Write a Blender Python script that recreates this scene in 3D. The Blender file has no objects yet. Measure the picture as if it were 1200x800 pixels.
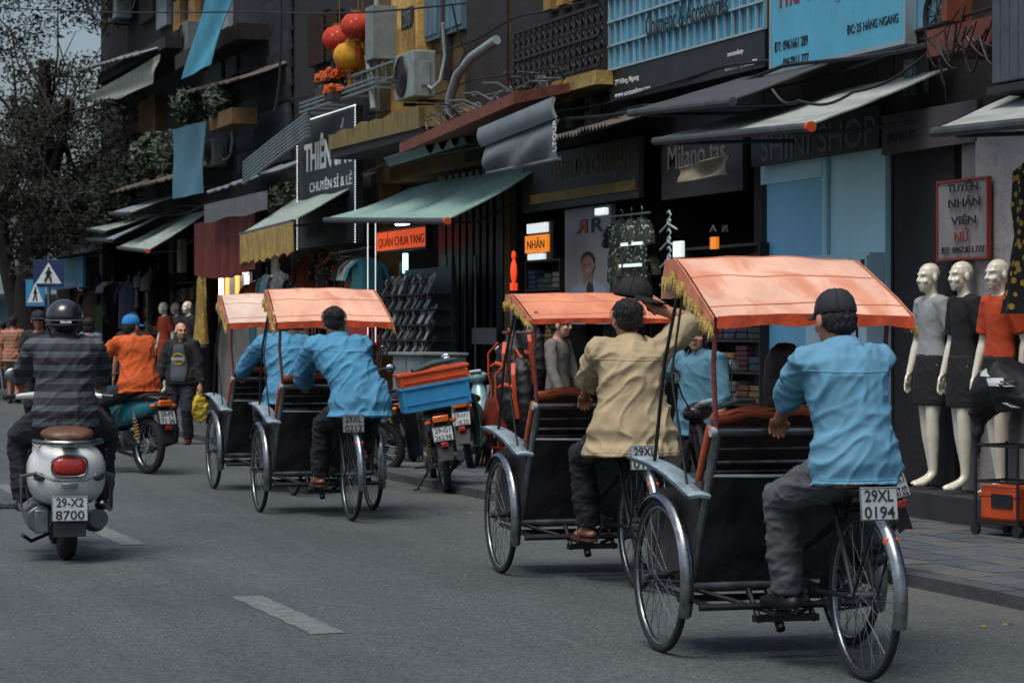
import bpy, bmesh, math, random
from mathutils import Vector, Matrix, noise
from mathutils.bvhtree import BVHTree
R = math.radians
rnd = random.Random(7)
SC = bpy.context.scene
COL = SC.collection
# ------------------------------------------------------------------ camera
CAM_H, FOC, HOR, YAW = 1.45, 3000.0, 386.0, math.atan2(1000.0, 3000.0)
cam_d = bpy.data.cameras.new('camera'); cam = bpy.data.objects.new('camera', cam_d); COL.objects.link(cam)
cam.location = (0, 0, CAM_H); cam.rotation_euler = (math.pi / 2, 0, -YAW)
cam_d.sensor_fit = 'HORIZONTAL'; cam_d.sensor_width = 36.0; cam_d.lens = 36.0 * FOC / 1200.0
cam_d.shift_y = -(400.0 - HOR) / 1200.0
cam_d.clip_start = 0.1; cam_d.clip_end = 2000
cam_d.dof.use_dof = True; cam_d.dof.focus_distance = 15.0; cam_d.dof.aperture_fstop = 8.0
SC.camera = cam
# ------------------------------------------------------------------ sky, sun, exposure
SUN_EL, SUN_AZ = R(66), R(232)        # azimuth from +Y clockwise: high, very soft, from behind left
W = bpy.data.worlds.new('World'); SC.world = W; W.use_nodes = True
wn = W.node_tree.nodes; wn.clear()
sky = wn.new('ShaderNodeTexSky'); sky.sky_type = 'NISHITA'; sky.sun_disc = False
sky.sun_elevation = SUN_EL; sky.sun_rotation = SUN_AZ
sky.air_density = 1.0; sky.dust_density = 4.5; sky.ozone_density = 1.6
bg = wn.new('ShaderNodeBackground'); bg.inputs['Strength'].default_value = 0.095
wo = wn.new('ShaderNodeOutputWorld')
W.node_tree.links.new(sky.outputs[0], bg.inputs[0]); W.node_tree.links.new(bg.outputs[0], wo.inputs[0])
sd = bpy.data.lights.new('sun', 'SUN'); sd.energy = 1.5; sd.angle = R(30); sd.color = (1.0, 0.98, 0.95)
sun = bpy.data.objects.new('sun', sd); COL.objects.link(sun)
sdir = Vector((math.sin(SUN_AZ) * math.cos(SUN_EL), math.cos(SUN_AZ) * math.cos(SUN_EL), math.sin(SUN_EL)))
sun.rotation_euler = (-sdir).to_track_quat('-Z', 'Y').to_euler(); sun.location = (0, 0, 30)
SC.view_settings.view_transform = 'Standard'; SC.view_settings.look = 'None'
SC.view_settings.exposure = 0.62; SC.view_settings.gamma = 1.0; SC.view_settings.use_curve_mapping = False
SC.render.engine = 'CYCLES'
SC.cycles.use_denoising = True
SC.cycles.max_bounces = 5; SC.cycles.diffuse_bounces = 3; SC.cycles.glossy_bounces = 2; SC.cycles.transmission_bounces = 4
SC.cycles.transparent_max_bounces = 6; SC.cycles.caustics_reflective = False; SC.cycles.caustics_refractive = False
# ------------------------------------------------------------------ survey: photo pixel (1200x800) -> place
CY, SY = math.cos(YAW), math.sin(YAW)
def ground(px, py, z=0.0):
    D = (CAM_H - z) * FOC / (py - HOR); L = (px - 600) * D / FOC
    return Vector((SY * D + CY * L, CY * D - SY * L, z))
def at(px, py, D):
    L = (px - 600) * D / FOC
    return Vector((SY * D + CY * L, CY * D - SY * L, CAM_H + (HOR - py) * D / FOC))
def yy(px, X):
    k = (px - 600) / FOC
    return X * (CY - k * SY) / (SY + k * CY)
def wl(px, py, X):                       # point of the plane X = const (parallel to the street)
    Y = yy(px, X); D = SY * X + CY * Y
    return Vector((X, Y, CAM_H + (HOR - py) * D / FOC))
# ------------------------------------------------------------------ materials
def hx(s):
    s = s.lstrip('#'); c = [int(s[i:i + 2], 16) / 255 for i in (0, 2, 4)]
    return tuple((x / 12.92 if x <= .04045 else ((x + .055) / 1.055) ** 2.4) for x in c)
_M = {}
def mat(name, col='#808080', rough=.6, metal=0., var=.18, vs=4., bump=.0, bs=60., emit=0., dirt=0., stripe=None, spots=None, coat=0., sheen=0., stretch=None, trans=0., folds=0., stain=None):
    if name in _M: return _M[name]
    m = bpy.data.materials.new(name); m.use_nodes = True; _M[name] = m
    nt = m.node_tree; N = nt.nodes; Lk = nt.links.new
    b = N['Principled BSDF']
    c = hx(col) if isinstance(col, str) else col
    b.inputs['Roughness'].default_value = rough; b.inputs['Metallic'].default_value = metal
    if coat: b.inputs['Coat Weight'].default_value = coat; b.inputs['Coat Roughness'].default_value = .15
    if sheen: b.inputs['Sheen Weight'].default_value = sheen
    if trans: b.inputs['Transmission Weight'].default_value = trans
    tc = N.new('ShaderNodeTexCoord'); src = tc.outputs['Object']
    if stretch:
        mp = N.new('ShaderNodeMapping'); mp.inputs['Scale'].default_value = stretch; Lk(src, mp.inputs[0]); src = mp.outputs[0]
    out = None
    n1 = N.new('ShaderNodeTexNoise'); n1.inputs['Scale'].default_value = vs; n1.inputs['Detail'].default_value = 5; n1.inputs['Roughness'].default_value = .65
    Lk(src, n1.inputs['Vector'])
    mx = N.new('ShaderNodeMix'); mx.data_type = 'RGBA'
    lo = [x * (1 - var * 1.3) for x in c]; hi = [min(1, x * (1 + var)) for x in c]
    mx.inputs[6].default_value = (*lo, 1); mx.inputs[7].default_value = (*hi, 1)
    rp = N.new('ShaderNodeMapRange'); rp.inputs[1].default_value = .3; rp.inputs[2].default_value = .7
    Lk(n1.outputs['Fac'], rp.inputs[0]); Lk(rp.outputs[0], mx.inputs[0]); out = mx.outputs[2]
    if stripe:                            # (axis, period m, duty, colour)
        ax, per, duty, c2 = stripe
        sp = N.new('ShaderNodeSeparateXYZ'); Lk(tc.outputs['Object'], sp.inputs[0])
        d = N.new('ShaderNodeMath'); d.operation = 'DIVIDE'; Lk(sp.outputs[ax], d.inputs[0]); d.inputs[1].default_value = per
        f = N.new('ShaderNodeMath'); f.operation = 'FRACT'; Lk(d.outputs[0], f.inputs[0])
        g = N.new('ShaderNodeMath'); g.operation = 'LESS_THAN'; Lk(f.outputs[0], g.inputs[0]); g.inputs[1].default_value = duty
        m2 = N.new('ShaderNodeMix'); m2.data_type = 'RGBA'; Lk(g.outputs[0], m2.inputs[0]); Lk(out, m2.inputs[6]); m2.inputs[7].default_value = (*hx(c2), 1); out = m2.outputs[2]
    if spots:                             # (scale, threshold, colour): printed or worn blotches
        v = N.new('ShaderNodeTexVoronoi'); v.inputs['Scale'].default_value = spots[0]; Lk(tc.outputs['Object'], v.inputs['Vector'])
        g = N.new('ShaderNodeMath'); g.operation = 'LESS_THAN'; Lk(v.outputs['Distance'], g.inputs[0]); g.inputs[1].default_value = spots[1]
        m2 = N.new('ShaderNodeMix'); m2.data_type = 'RGBA'; Lk(g.outputs[0], m2.inputs[0]); Lk(out, m2.inputs[6]); m2.inputs[7].default_value = (*hx(spots[2]), 1); out = m2.outputs[2]
    if dirt:
        n2 = N.new('ShaderNodeTexNoise'); n2.inputs['Scale'].default_value = vs * 3.1; n2.inputs['Detail'].default_value = 8; n2.inputs['Roughness'].default_value = .75
        Lk(src, n2.inputs['Vector'])
        r2 = N.new('ShaderNodeMapRange'); r2.inputs[1].default_value = .52; r2.inputs[2].default_value = .68; r2.inputs[4].default_value = dirt
        Lk(n2.outputs['Fac'], r2.inputs[0])
        m3 = N.new('ShaderNodeMix'); m3.data_type = 'RGBA'; Lk(r2.outputs[0], m3.inputs[0]); Lk(out, m3.inputs[6]); m3.inputs[7].default_value = (.022, .019, .016, 1); out = m3.outputs[2]
    if stain:                             # (scale, amount, colour): large washed-out blotches and runs
        n6 = N.new('ShaderNodeTexNoise'); n6.inputs['Scale'].default_value = stain[0]; n6.inputs['Detail'].default_value = 6; n6.inputs['Distortion'].default_value = .8
        mp6 = N.new('ShaderNodeMapping'); mp6.inputs['Scale'].default_value = (2.2, .8, 1); mp6.inputs['Rotation'].default_value = (0, 0, .5); Lk(tc.outputs['Object'], mp6.inputs[0]); Lk(mp6.outputs[0], n6.inputs['Vector'])
        r6 = N.new('ShaderNodeMapRange'); r6.inputs[1].default_value = .5; r6.inputs[2].default_value = .66; r6.inputs[4].default_value = stain[1]; Lk(n6.outputs['Fac'], r6.inputs[0])
        m6 = N.new('ShaderNodeMix'); m6.data_type = 'RGBA'; Lk(r6.outputs[0], m6.inputs[0]); Lk(out, m6.inputs[6]); m6.inputs[7].default_value = (*hx(stain[2]), 1); out = m6.outputs[2]
    Lk(out, b.inputs['Base Color'])
    rr = N.new('ShaderNodeMapRange'); rr.inputs[3].default_value = max(.03, rough - .12); rr.inputs[4].default_value = min(1, rough + .12)
    Lk(n1.outputs['Fac'], rr.inputs[0]); Lk(rr.outputs[0], b.inputs['Roughness'])
    if bump:
        n3 = N.new('ShaderNodeTexNoise'); n3.inputs['Scale'].default_value = bs; n3.inputs['Detail'].default_value = 4; Lk(src, n3.inputs['Vector'])
        bp = N.new('ShaderNodeBump'); bp.inputs['Strength'].default_value = min(1, bump); bp.inputs['Distance'].default_value = .02
        Lk(n3.outputs['Fac'], bp.inputs['Height']); Lk(bp.outputs[0], b.inputs['Normal'])
    if folds:                             # fine creases and weave
        n4 = N.new('ShaderNodeTexNoise'); n4.noise_type = 'RIDGED_MULTIFRACTAL'; n4.inputs['Scale'].default_value = 7.5; n4.inputs['Detail'].default_value = 3.5; n4.inputs['Distortion'].default_value = .7
        mp4 = N.new('ShaderNodeMapping'); mp4.inputs['Scale'].default_value = (1.25, 1, .7); mp4.inputs['Rotation'].default_value = (.3, .5, 0); Lk(tc.outputs['Object'], mp4.inputs[0]); Lk(mp4.outputs[0], n4.inputs['Vector'])
        n5 = N.new('ShaderNodeTexNoise'); n5.inputs['Scale'].default_value = 240; n5.inputs['Detail'].default_value = 2; Lk(tc.outputs['Object'], n5.inputs['Vector'])
        b5 = N.new('ShaderNodeBump'); b5.inputs['Strength'].default_value = .18; b5.inputs['Distance'].default_value = .004; Lk(n5.outputs['Fac'], b5.inputs['Height'])
        b4 = N.new('ShaderNodeBump'); b4.inputs['Strength'].default_value = folds; b4.inputs['Distance'].default_value = .014; Lk(n4.outputs['Fac'], b4.inputs['Height']); Lk(b5.outputs[0], b4.inputs['Normal']); Lk(b4.outputs[0], b.inputs['Normal'])
    if emit:
        b.inputs['Emission Color'].default_value = (*c, 1); b.inputs['Emission Strength'].default_value = emit
    return m
# ------------------------------------------------------------------ mesh builder
class MB:
    def __init__(s): s.v = []; s.f = []
    def add(s, vs, fs):
        o = len(s.v); s.v += [tuple(x) for x in vs]; s.f += [tuple(i + o for i in f) for f in fs]; return s
    def box(s, c, d, M=None):
        x, y, z = d[0] / 2, d[1] / 2, d[2] / 2
        vs = [Vector((a * x, b * y, e * z)) for e in (-1, 1) for b in (-1, 1) for a in (-1, 1)]
        if M: vs = [M @ v for v in vs]
        vs = [v + Vector(c) for v in vs]
        return s.add(vs, [(0, 2, 3, 1), (4, 5, 7, 6), (0, 1, 5, 4), (2, 6, 7, 3), (0, 4, 6, 2), (1, 3, 7, 5)])
    def span(s, a, b):
        return s.box([(p + q) / 2 for p, q in zip(a, b)], [abs(q - p) for p, q in zip(a, b)])
    def ell(s, c, r, n=12, M=None):
        if not hasattr(r, '__len__'): r = (r, r, r)
        h = n // 2; vs = [Vector((0, 0, -r[2]))]
        for i in range(1, h):
            t = -math.pi / 2 + math.pi * i / h
            for j in range(n):
                a = 2 * math.pi * j / n
                vs.append(Vector((r[0] * math.cos(t) * math.cos(a), r[1] * math.cos(t) * math.sin(a), r[2] * math.sin(t))))
        vs.append(Vector((0, 0, r[2]))); top = len(vs) - 1
        fs = [(0, 1 + (j + 1) % n, 1 + j) for j in range(n)]
        for i in range(h - 2):
            for j in range(n):
                a = 1 + i * n + j; b_ = 1 + i * n + (j + 1) % n; fs.append((a, b_, b_ + n, a + n))
        e = 1 + (h - 2) * n; fs += [(e + j, e + (j + 1) % n, top) for j in range(n)]
        if M: vs = [M @ v for v in vs]
        return s.add([v + Vector(c) for v in vs], fs)
    def loft(s, rings, closed=True, caps=True):
        n = len(rings[0]); vs = [p for r in rings for p in r]; fs = []
        for i in range(len(rings) - 1):
            for j in range(n if closed else n - 1):
                a = i * n + j; b_ = i * n + (j + 1) % n; fs.append((a, b_, b_ + n, a + n))
        if caps and closed:
            fs.append(tuple(reversed(range(n)))); fs.append(tuple(range((len(rings) - 1) * n, len(rings) * n)))
        return s.add(vs, fs)
    def tube(s, pts, r, n=8, loop=False, round_=False, flat=1.0, up=None):
        pts = [Vector(p) for p in pts]; m = len(pts)
        rs = list(r) if hasattr(r, '__len__') else [r] * m
        if round_ and not loop:
            d0 = (pts[0] - pts[1]).normalized(); d1 = (pts[-1] - pts[-2]).normalized()
            pts = [pts[0] + d0 * rs[0] * .9, pts[0] + d0 * rs[0] * .6] + pts + [pts[-1] + d1 * rs[-1] * .6, pts[-1] + d1 * rs[-1] * .9]
            rs = [rs[0] * .35, rs[0] * .8] + rs + [rs[-1] * .8, rs[-1] * .35]; m = len(pts)
        rings = []; nrm = None
        for i, p in enumerate(pts):
            if loop: t = pts[(i + 1) % m] - pts[i - 1]
            else: t = pts[min(i + 1, m - 1)] - pts[max(i - 1, 0)]
            t = t.normalized() if t.length > 1e-9 else Vector((0, 0, 1))
            if nrm is None:
                u = Vector(up) if up else (Vector((0, 0, 1)) if abs(t.z) < .9 else Vector((0, 1, 0)))
                nrm = (u - t * u.dot(t)).normalized()
            else:
                nrm = nrm - t * nrm.dot(t); nrm = nrm.normalized() if nrm.length > 1e-6 else t.orthogonal().normalized()
            bn = t.cross(nrm)
            rings.append([p + (nrm * math.cos(2 * math.pi * j / n) * flat + bn * math.sin(2 * math.pi * j / n)) * rs[i] for j in range(n)])
        if loop: rings.append(rings[0]); return s.loft(rings, caps=False)
        return s.loft(rings)
    def rod(s, a, b, r, n=8): return s.tube([a, b], r, n)
    def lathe(s, prof, n=20, M=None, arc=2 * math.pi, a0=0):
        full = abs(arc - 2 * math.pi) < 1e-6; k = n if full else n + 1
        rings = []
        for j in range(k):
            a = a0 + arc * j / n
            rings.append([Vector((r * math.cos(a), r * math.sin(a), z)) for r, z in prof])
        if M: rings = [[M @ p for p in r] for r in rings]
        vs = [p for r in rings for p in r]; m = len(prof); fs = []
        for j in range(n if full else n):
            j2 = (j + 1) % k if full else j + 1
            for i in range(m - 1): fs.append((j * m + i, j2 * m + i, j2 * m + i + 1, j * m + i + 1))
        return s.add(vs, fs)
    def sheet(s, grid, th=.01, d=None):
        nu = len(grid); nv = len(grid[0]); g = [[Vector(p) for p in row] for row in grid]
        nr = [[None] * nv for _ in range(nu)]
        for i in range(nu):
            for j in range(nv):
                if d: nr[i][j] = Vector(d); continue
                a = g[min(i + 1, nu - 1)][j] - g[max(i - 1, 0)][j]; b_ = g[i][min(j + 1, nv - 1)] - g[i][max(j - 1, 0)]
                c = a.cross(b_); nr[i][j] = c.normalized() if c.length > 1e-9 else Vector((0, 0, 1))
        vs = [g[i][j] + nr[i][j] * th / 2 for i in range(nu) for j in range(nv)] + [g[i][j] - nr[i][j] * th / 2 for i in range(nu) for j in range(nv)]
        o = nu * nv; fs = []
        for i in range(nu - 1):
            for j in range(nv - 1):
                a = i * nv + j; fs.append((a, a + nv, a + nv + 1, a + 1)); fs.append((o + a, o + a + 1, o + a + nv + 1, o + a + nv))
        for i in range(nu - 1):
            a = i * nv; fs.append((a, o + a, o + a + nv, a + nv)); a = i * nv + nv - 1; fs.append((a, a + nv, o + a + nv, o + a))
        for j in range(nv - 1):
            a = j; fs.append((a, a + 1, o + a + 1, o + a)); a = (nu - 1) * nv + j; fs.append((a, o + a, o + a + 1, a + 1))
        return s.add(vs, fs)
    def mesh(s, name, smooth=35):
        me = bpy.data.meshes.new(name); me.from_pydata(s.v, [], s.f); me.validate(); me.update()
        bm = bmesh.new(); bm.from_mesh(me); bmesh.ops.recalc_face_normals(bm, faces=bm.faces); bm.to_mesh(me); bm.free()
        if smooth:
            me.shade_smooth(); me.set_sharp_from_angle(angle=R(smooth))
        return me
    def build(s, name, m, parent=None, smooth=35, bev=0):
        o = obj(name, s.mesh(name, smooth), m, parent)
        if bev:
            md = o.modifiers.new('bevel', 'BEVEL'); md.width = bev; md.segments = 2; md.limit_method = 'ANGLE'; md.angle_limit = R(40)
        return o
def obj(name, me, m=None, parent=None):
    o = bpy.data.objects.new(name, me); COL.objects.link(o)
    if m and not me.materials: me.materials.append(m)
    if parent: o.parent = parent
    return o
def tag(o, label, cat, group=None):
    o['label'] = label; o['category'] = cat
    if group: o['group'] = group
    return o
def struct(o): o['kind'] = 'structure'; return o
def stuff(o): o['kind'] = 'stuff'; return o
def empty(name, label, cat, loc=(0, 0, 0), rz=0., group=None):
    o = bpy.data.objects.new(name, None); COL.objects.link(o); o.location = loc; o.rotation_euler = (0, 0, rz); o.empty_display_size = .1
    return tag(o, label, cat, group)
def copy_tree(o, parent=None):
    c = o.copy(); COL.objects.link(c); c.parent = parent
    for ch in o.children: copy_tree(ch, c)
    return c
def child(o, name):
    for c in o.children:
        if c.name.split('.')[0] == name: return c
TMP = bpy.data.scenes.new('workbench')
def evaluate(o):
    TMP.collection.objects.link(o)
    with bpy.context.temp_override(scene=TMP, view_layer=TMP.view_layers[0]): dg = bpy.context.evaluated_depsgraph_get(); dg.update()
    me = bpy.data.meshes.new_from_object(o.evaluated_get(dg))
    TMP.collection.objects.unlink(o); bpy.data.objects.remove(o)
    return me
_TX = {}
def cloud(scale):
    if scale not in _TX:
        t = bpy.data.textures.new('fold', 'CLOUDS'); t.noise_scale = scale; t.noise_depth = 1; _TX[scale] = t
    return _TX[scale]
def vox(mb, voxel, smooth=4, wr=0., ws=.09, name='body', fold=(1, 1, 1)):
    """fuse overlapping pieces into one continuous skin; wr adds cloth folds along noise ridges"""
    o = bpy.data.objects.new('t', mb.mesh('t', 0))
    r = o.modifiers.new('r', 'REMESH'); r.mode = 'VOXEL'; r.voxel_size = voxel; r.use_smooth_shade = True
    if smooth: q = o.modifiers.new('s', 'SMOOTH'); q.iterations = smooth; q.factor = .5
    me = evaluate(o); me.name = name
    if wr:
        k = 1 / (ws * 2.6); fx, fy, fz = fold; nz = noise.noise; out = []
        for v in me.vertices:
            x, y, z = v.co; w = nz(Vector((x * k * .5, y * k * .5, z * k * .5 + 7))) * 1.2
            p = Vector(((x + .55 * z) * k * .75 * fx + w, y * k * .6 * fy, (z - .4 * x) * k * 1.15 * fz + w)); q = Vector(((x - .7 * z) * k * 1.5 * fx, y * k * fy + w, (z + .3 * x) * k * 1.1 * fz + 3))
            a = max(0, 1 - abs(nz(p)) * 3.2) ** 1.6; b = max(0, 1 - abs(nz(q * 1.3)) * 3.4) ** 1.6; e = max(0, 1 - abs(nz(p * 2.3 + q * .4)) * 3.4)
            out.append(v.co + v.normal * wr * (.5 * a + .34 * b + .2 * e - .3))
        for v, c in zip(me.vertices, out): v.co = c
    me.update(); me.shade_smooth()
    return me
def join(meshes, name):
    bm = bmesh.new()
    for m in meshes: bm.from_mesh(m)
    me = bpy.data.meshes.new(name); bm.to_mesh(me); bm.free(); me.shade_smooth(); return me
def text_mesh(body, w, h, depth=.004, bold=.0, name='lettering', keep=False):
    """flat lettering filling w x h, lower left at the origin, x right, y up, front towards +z"""
    cu = bpy.data.curves.new('t', 'FONT'); cu.body = body; cu.extrude = .02; cu.offset = bold; cu.resolution_u = 3; cu.align_x = 'CENTER'
    me = evaluate(bpy.data.objects.new('t', cu)); me.name = name
    xs = [v.co.x for v in me.vertices]; ys = [v.co.y for v in me.vertices]
    x0, x1, y0, y1 = min(xs), max(xs), min(ys), max(ys)
    sx = w / (x1 - x0); sy = h / (y1 - y0)
    if keep: sx = sy = min(sx, sy)
    for v in me.vertices:
        v.co = ((v.co.x - x0) * sx, (v.co.y - y0) * sy, (v.co.z + .02) / .04 * depth)
    return me
def split_words(me, cw):
    """one mesh for each word of a line of lettering"""
    bm = bmesh.new(); bm.from_mesh(me); seen = set(); isl = []
    for v0 in bm.verts:
        if v0 in seen: continue
        st_ = [v0]; seen.add(v0); vs = []
        while st_:
            v = st_.pop(); vs.append(v)
            for e in v.link_edges:
                q = e.other_vert(v)
                if q not in seen: seen.add(q); st_.append(q)
        xs = [v.co.x for v in vs]; isl.append((min(xs), max(xs), vs))
    isl.sort(key=lambda t: t[0]); words = []; end = -1e9
    for a, b, vs in isl:
        if not words or a - end > cw * .3: words.append([])
        words[-1] += vs; end = max(end, b)
    res = []
    for wv in words:
        keep = {v: i for i, v in enumerate(wv)}; m2 = bpy.data.meshes.new('lettering')
        m2.from_pydata([v.co[:] for v in wv], [], [[keep[v] for v in f.verts] for f in bm.faces if f.verts[0] in keep]); res.append(m2)
    bm.free(); return res
WALLM = Matrix(((0, 0, -1), (-1, 0, 0), (0, 1, 0)))     # x -> -Y, y -> +Z, z -> -X : lettering facing the street
def wall_text(body, px0, pyt, pyb, px1, X, m, parent, bold=.004, depth=.005, off=None):
    a = wl(px0, pyb, X); D0 = SY * X + CY * a.y; h = (pyb - pyt) * D0 / FOC; w = a.y - yy(px1, X)
    me = text_mesh(body, w, h, depth, bold if pyb - pyt >= 40 else min(bold, .006))
    out = None
    for wm in split_words(me, w / max(1, len(body))):
        wm.transform(Matrix.Translation(a) @ WALLM.to_4x4()); o = obj('lettering', wm, m, parent); out = out or o
        if off is not None: o.location = off
    return out
def bar(mb, a, b, w, h, up=(0, 0, 1)):
    a = Vector(a); b = Vector(b); t = (b - a).normalized(); u = Vector(up); u = (u - t * u.dot(t)).normalized(); s_ = t.cross(u)
    rings = [[p + s_ * x * w / 2 + u * y * h / 2 for x, y in ((-1, -1), (1, -1), (1, 1), (-1, 1))] for p in (a, b)]
    return mb.loft(rings)
# ------------------------------------------------------------------ the setting: road, kerb, pavement
ASPH = bpy.data.materials.new('asphalt'); ASPH.use_nodes = True
def _asphalt():
    nt = ASPH.node_tree; N = nt.nodes; Lk = nt.links.new; b = N['Principled BSDF']; tc = N.new('ShaderNodeTexCoord')
    def nz(s, d, rg=.6):
        n = N.new('ShaderNodeTexNoise'); n.inputs['Scale'].default_value = s; n.inputs['Detail'].default_value = d; n.inputs['Roughness'].default_value = rg; Lk(tc.outputs['Object'], n.inputs['Vector']); return n
    def mr(n, a, b_, c, d):
        m = N.new('ShaderNodeMapRange'); m.inputs[1].default_value = a; m.inputs[2].default_value = b_; m.inputs[3].default_value = c; m.inputs[4].default_value = d; Lk(n.outputs[0], m.inputs[0]); return m
    big = mr(nz(.35, 6), .3, .7, .8, 1.18); fine = mr(nz(95, 4, .9), .4, .6, .5, 1.55); mid = mr(nz(9, 5, .7), .3, .75, .88, 1.14)
    m1 = N.new('ShaderNodeMath'); m1.operation = 'MULTIPLY'; Lk(big.outputs[0], m1.inputs[0]); Lk(fine.outputs[0], m1.inputs[1])
    mp = N.new('ShaderNodeMapping'); mp.inputs['Scale'].default_value = (1.6, .1, 1); Lk(tc.outputs['Object'], mp.inputs[0]); ns = nz(1.0, 6, .7); Lk(mp.outputs[0], ns.inputs['Vector']); strk = mr(ns, .3, .7, .8, 1.2)
    m0 = N.new('ShaderNodeMath'); m0.operation = 'MULTIPLY'; Lk(strk.outputs[0], m0.inputs[0]); Lk(mid.outputs[0], m0.inputs[1])
    m2 = N.new('ShaderNodeMath'); m2.operation = 'MULTIPLY'; Lk(m1.outputs[0], m2.inputs[0]); Lk(m0.outputs[0], m2.inputs[1])
    vo = N.new('ShaderNodeTexVoronoi'); vo.inputs['Scale'].default_value = 70; Lk(tc.outputs['Object'], vo.inputs['Vector'])
    sv = N.new('ShaderNodeSeparateXYZ'); Lk(vo.outputs['Color'], sv.inputs[0]); sto = mr(sv, .0, 1.0, .62, 1.42)      # aggregate stones of uneven grey
    sd_ = mr(vo, .0, .55, 1.15, .75); m5 = N.new('ShaderNodeMath'); m5.operation = 'MULTIPLY'; Lk(sto.outputs[0], m5.inputs[0]); Lk(sd_.outputs[0], m5.inputs[1])
    m6 = N.new('ShaderNodeMath'); m6.operation = 'MULTIPLY'; Lk(m2.outputs[0], m6.inputs[0]); Lk(m5.outputs[0], m6.inputs[1]); m2 = m6
    # tar seams and oil drips
    mx = N.new('ShaderNodeMix'); mx.data_type = 'RGBA'; mx.blend_type = 'MULTIPLY'; mx.inputs[0].default_value = 1; mx.inputs[6].default_value = (.072, .088, .087, 1); Lk(m2.outputs[0], mx.inputs[7])
    st = mr(nz(1.7, 8, .8), .60, .72, 0, .55); m3 = N.new('ShaderNodeMix'); m3.data_type = 'RGBA'; Lk(st.outputs[0], m3.inputs[0]); Lk(mx.outputs[2], m3.inputs[6]); m3.inputs[7].default_value = (.05, .05, .05, 1)
    # sandy dust near the kerb
    sp = N.new('ShaderNodeSeparateXYZ'); Lk(tc.outputs['Object'], sp.inputs[0])
    k = N.new('ShaderNodeMapRange'); k.inputs[1].default_value = 5.6; k.inputs[2].default_value = 6.7; Lk(sp.outputs[0], k.inputs[0])
    d = mr(nz(3.5, 7, .75), .35, .65, 0, .6); dm = N.new('ShaderNodeMath'); dm.operation = 'MULTIPLY'; Lk(k.outputs[0], dm.inputs[0]); Lk(d.outputs[0], dm.inputs[1])
    m4 = N.new('ShaderNodeMix'); m4.data_type = 'RGBA'; Lk(dm.outputs[0], m4.inputs[0]); Lk(m3.outputs[2], m4.inputs[6]); m4.inputs[7].default_value = (.12, .1, .08, 1)
    Lk(m4.outputs[2], b.inputs['Base Color']); b.inputs['Roughness'].default_value = .72; b.inputs['Specular IOR Level'].default_value = .4
    bp = N.new('ShaderNodeBump'); bp.inputs['Strength'].default_value = .55; bp.inputs['Distance'].default_value = .01; Lk(nz(130, 3, .7).outputs[0], bp.inputs['Height']); Lk(bp.outputs[0], b.inputs['Normal'])
_asphalt()
KX, FX = 6.69, 9.2                      # kerb line, house fronts
struct(MB().add([(-300, -60, 0), (300, -60, 0), (300, 600, 0), (-300, 600, 0)], [(0, 1, 2, 3)]).build('road', ASPH, None, 0))
PAINT = mat('worn_road_paint', '#646b69', .75, var=.35, vs=12, dirt=.75, bump=.3, bs=120)
for i, yc in enumerate((7.4, 12.75, 18.05, 23.35, 28.7, 34.0)):
    mb = MB(); g = []
    for k in range(13):
        w = .085 + .006 * math.sin(k * 2.3 + i); g.append([(3.03 - w, yc - .9 + 1.8 * k / 12, .004), (3.03 + w, yc - .9 + 1.8 * k / 12, .004)])
    vs = [p for r in g for p in r]
    struct(mb.add(vs, [(2 * k, 2 * k + 1, 2 * k + 3, 2 * k + 2) for k in range(12)]).build('lane_marking', PAINT, None, 0))
PAVM = mat('pavement_bed', '#3a3c3d', .85, var=.3, vs=3, dirt=.3, bump=.4, bs=40)
pv = struct(MB().span((KX + .16, -20, -.05), (FX + .3, 140, .062)).build('pavement', PAVM))
PAVE = [mat('paver_%s' % c, h, .8, var=.3, vs=9, dirt=.35, bump=.55, bs=45, stretch=(1, 3.5, 1)) for c, h in (('grey', '#4f565a'), ('slate', '#454c51'), ('warm', '#565956'))]
pm = []
for k in range(5):
    mb = MB(); g = []
    for i in range(5):
        g.append([(-.143 + .286 * j / 4, -.193 + .386 * i / 4, .0) for j in range(5)])
    mb.box((0, 0, 0), (.288, .388, .03)); me = mb.mesh('paver', 0)
    for v in me.vertices:
        if v.co.z > 0: v.co.z += rnd.uniform(-.004, .004); v.co.x *= rnd.uniform(.97, 1); v.co.y *= rnd.uniform(.98, 1)
    me.materials.append(PAVE[k % 3]); pm.append(me)
for i in range(8):
    for j in range(36):
        o = obj('paver', pm[rnd.randrange(5)], None, pv); o.location = (KX + .31 + .3 * i, 11.3 + .4 * j + (.2 if i % 2 else 0), .061 + rnd.uniform(-.002, .002))
KERB = mat('kerb_stone', '#3f4346', .8, var=.25, vs=5, dirt=.35, bump=.4, bs=30)
kb = struct(MB().span((KX + .015, -20, -.05), (KX + .155, 140, .055)).build('kerb', KERB))
km = MB().box((0, 0, 0), (.15, .985, .12)).mesh('kerb_stone', 0); km.materials.append(KERB)
for j in range(34):
    o = obj('kerb_stone', km, None, kb); o.location = (KX + .075 + rnd.uniform(-.004, .004), 8.5 + j, .014 + rnd.uniform(-.004, .003))
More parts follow.
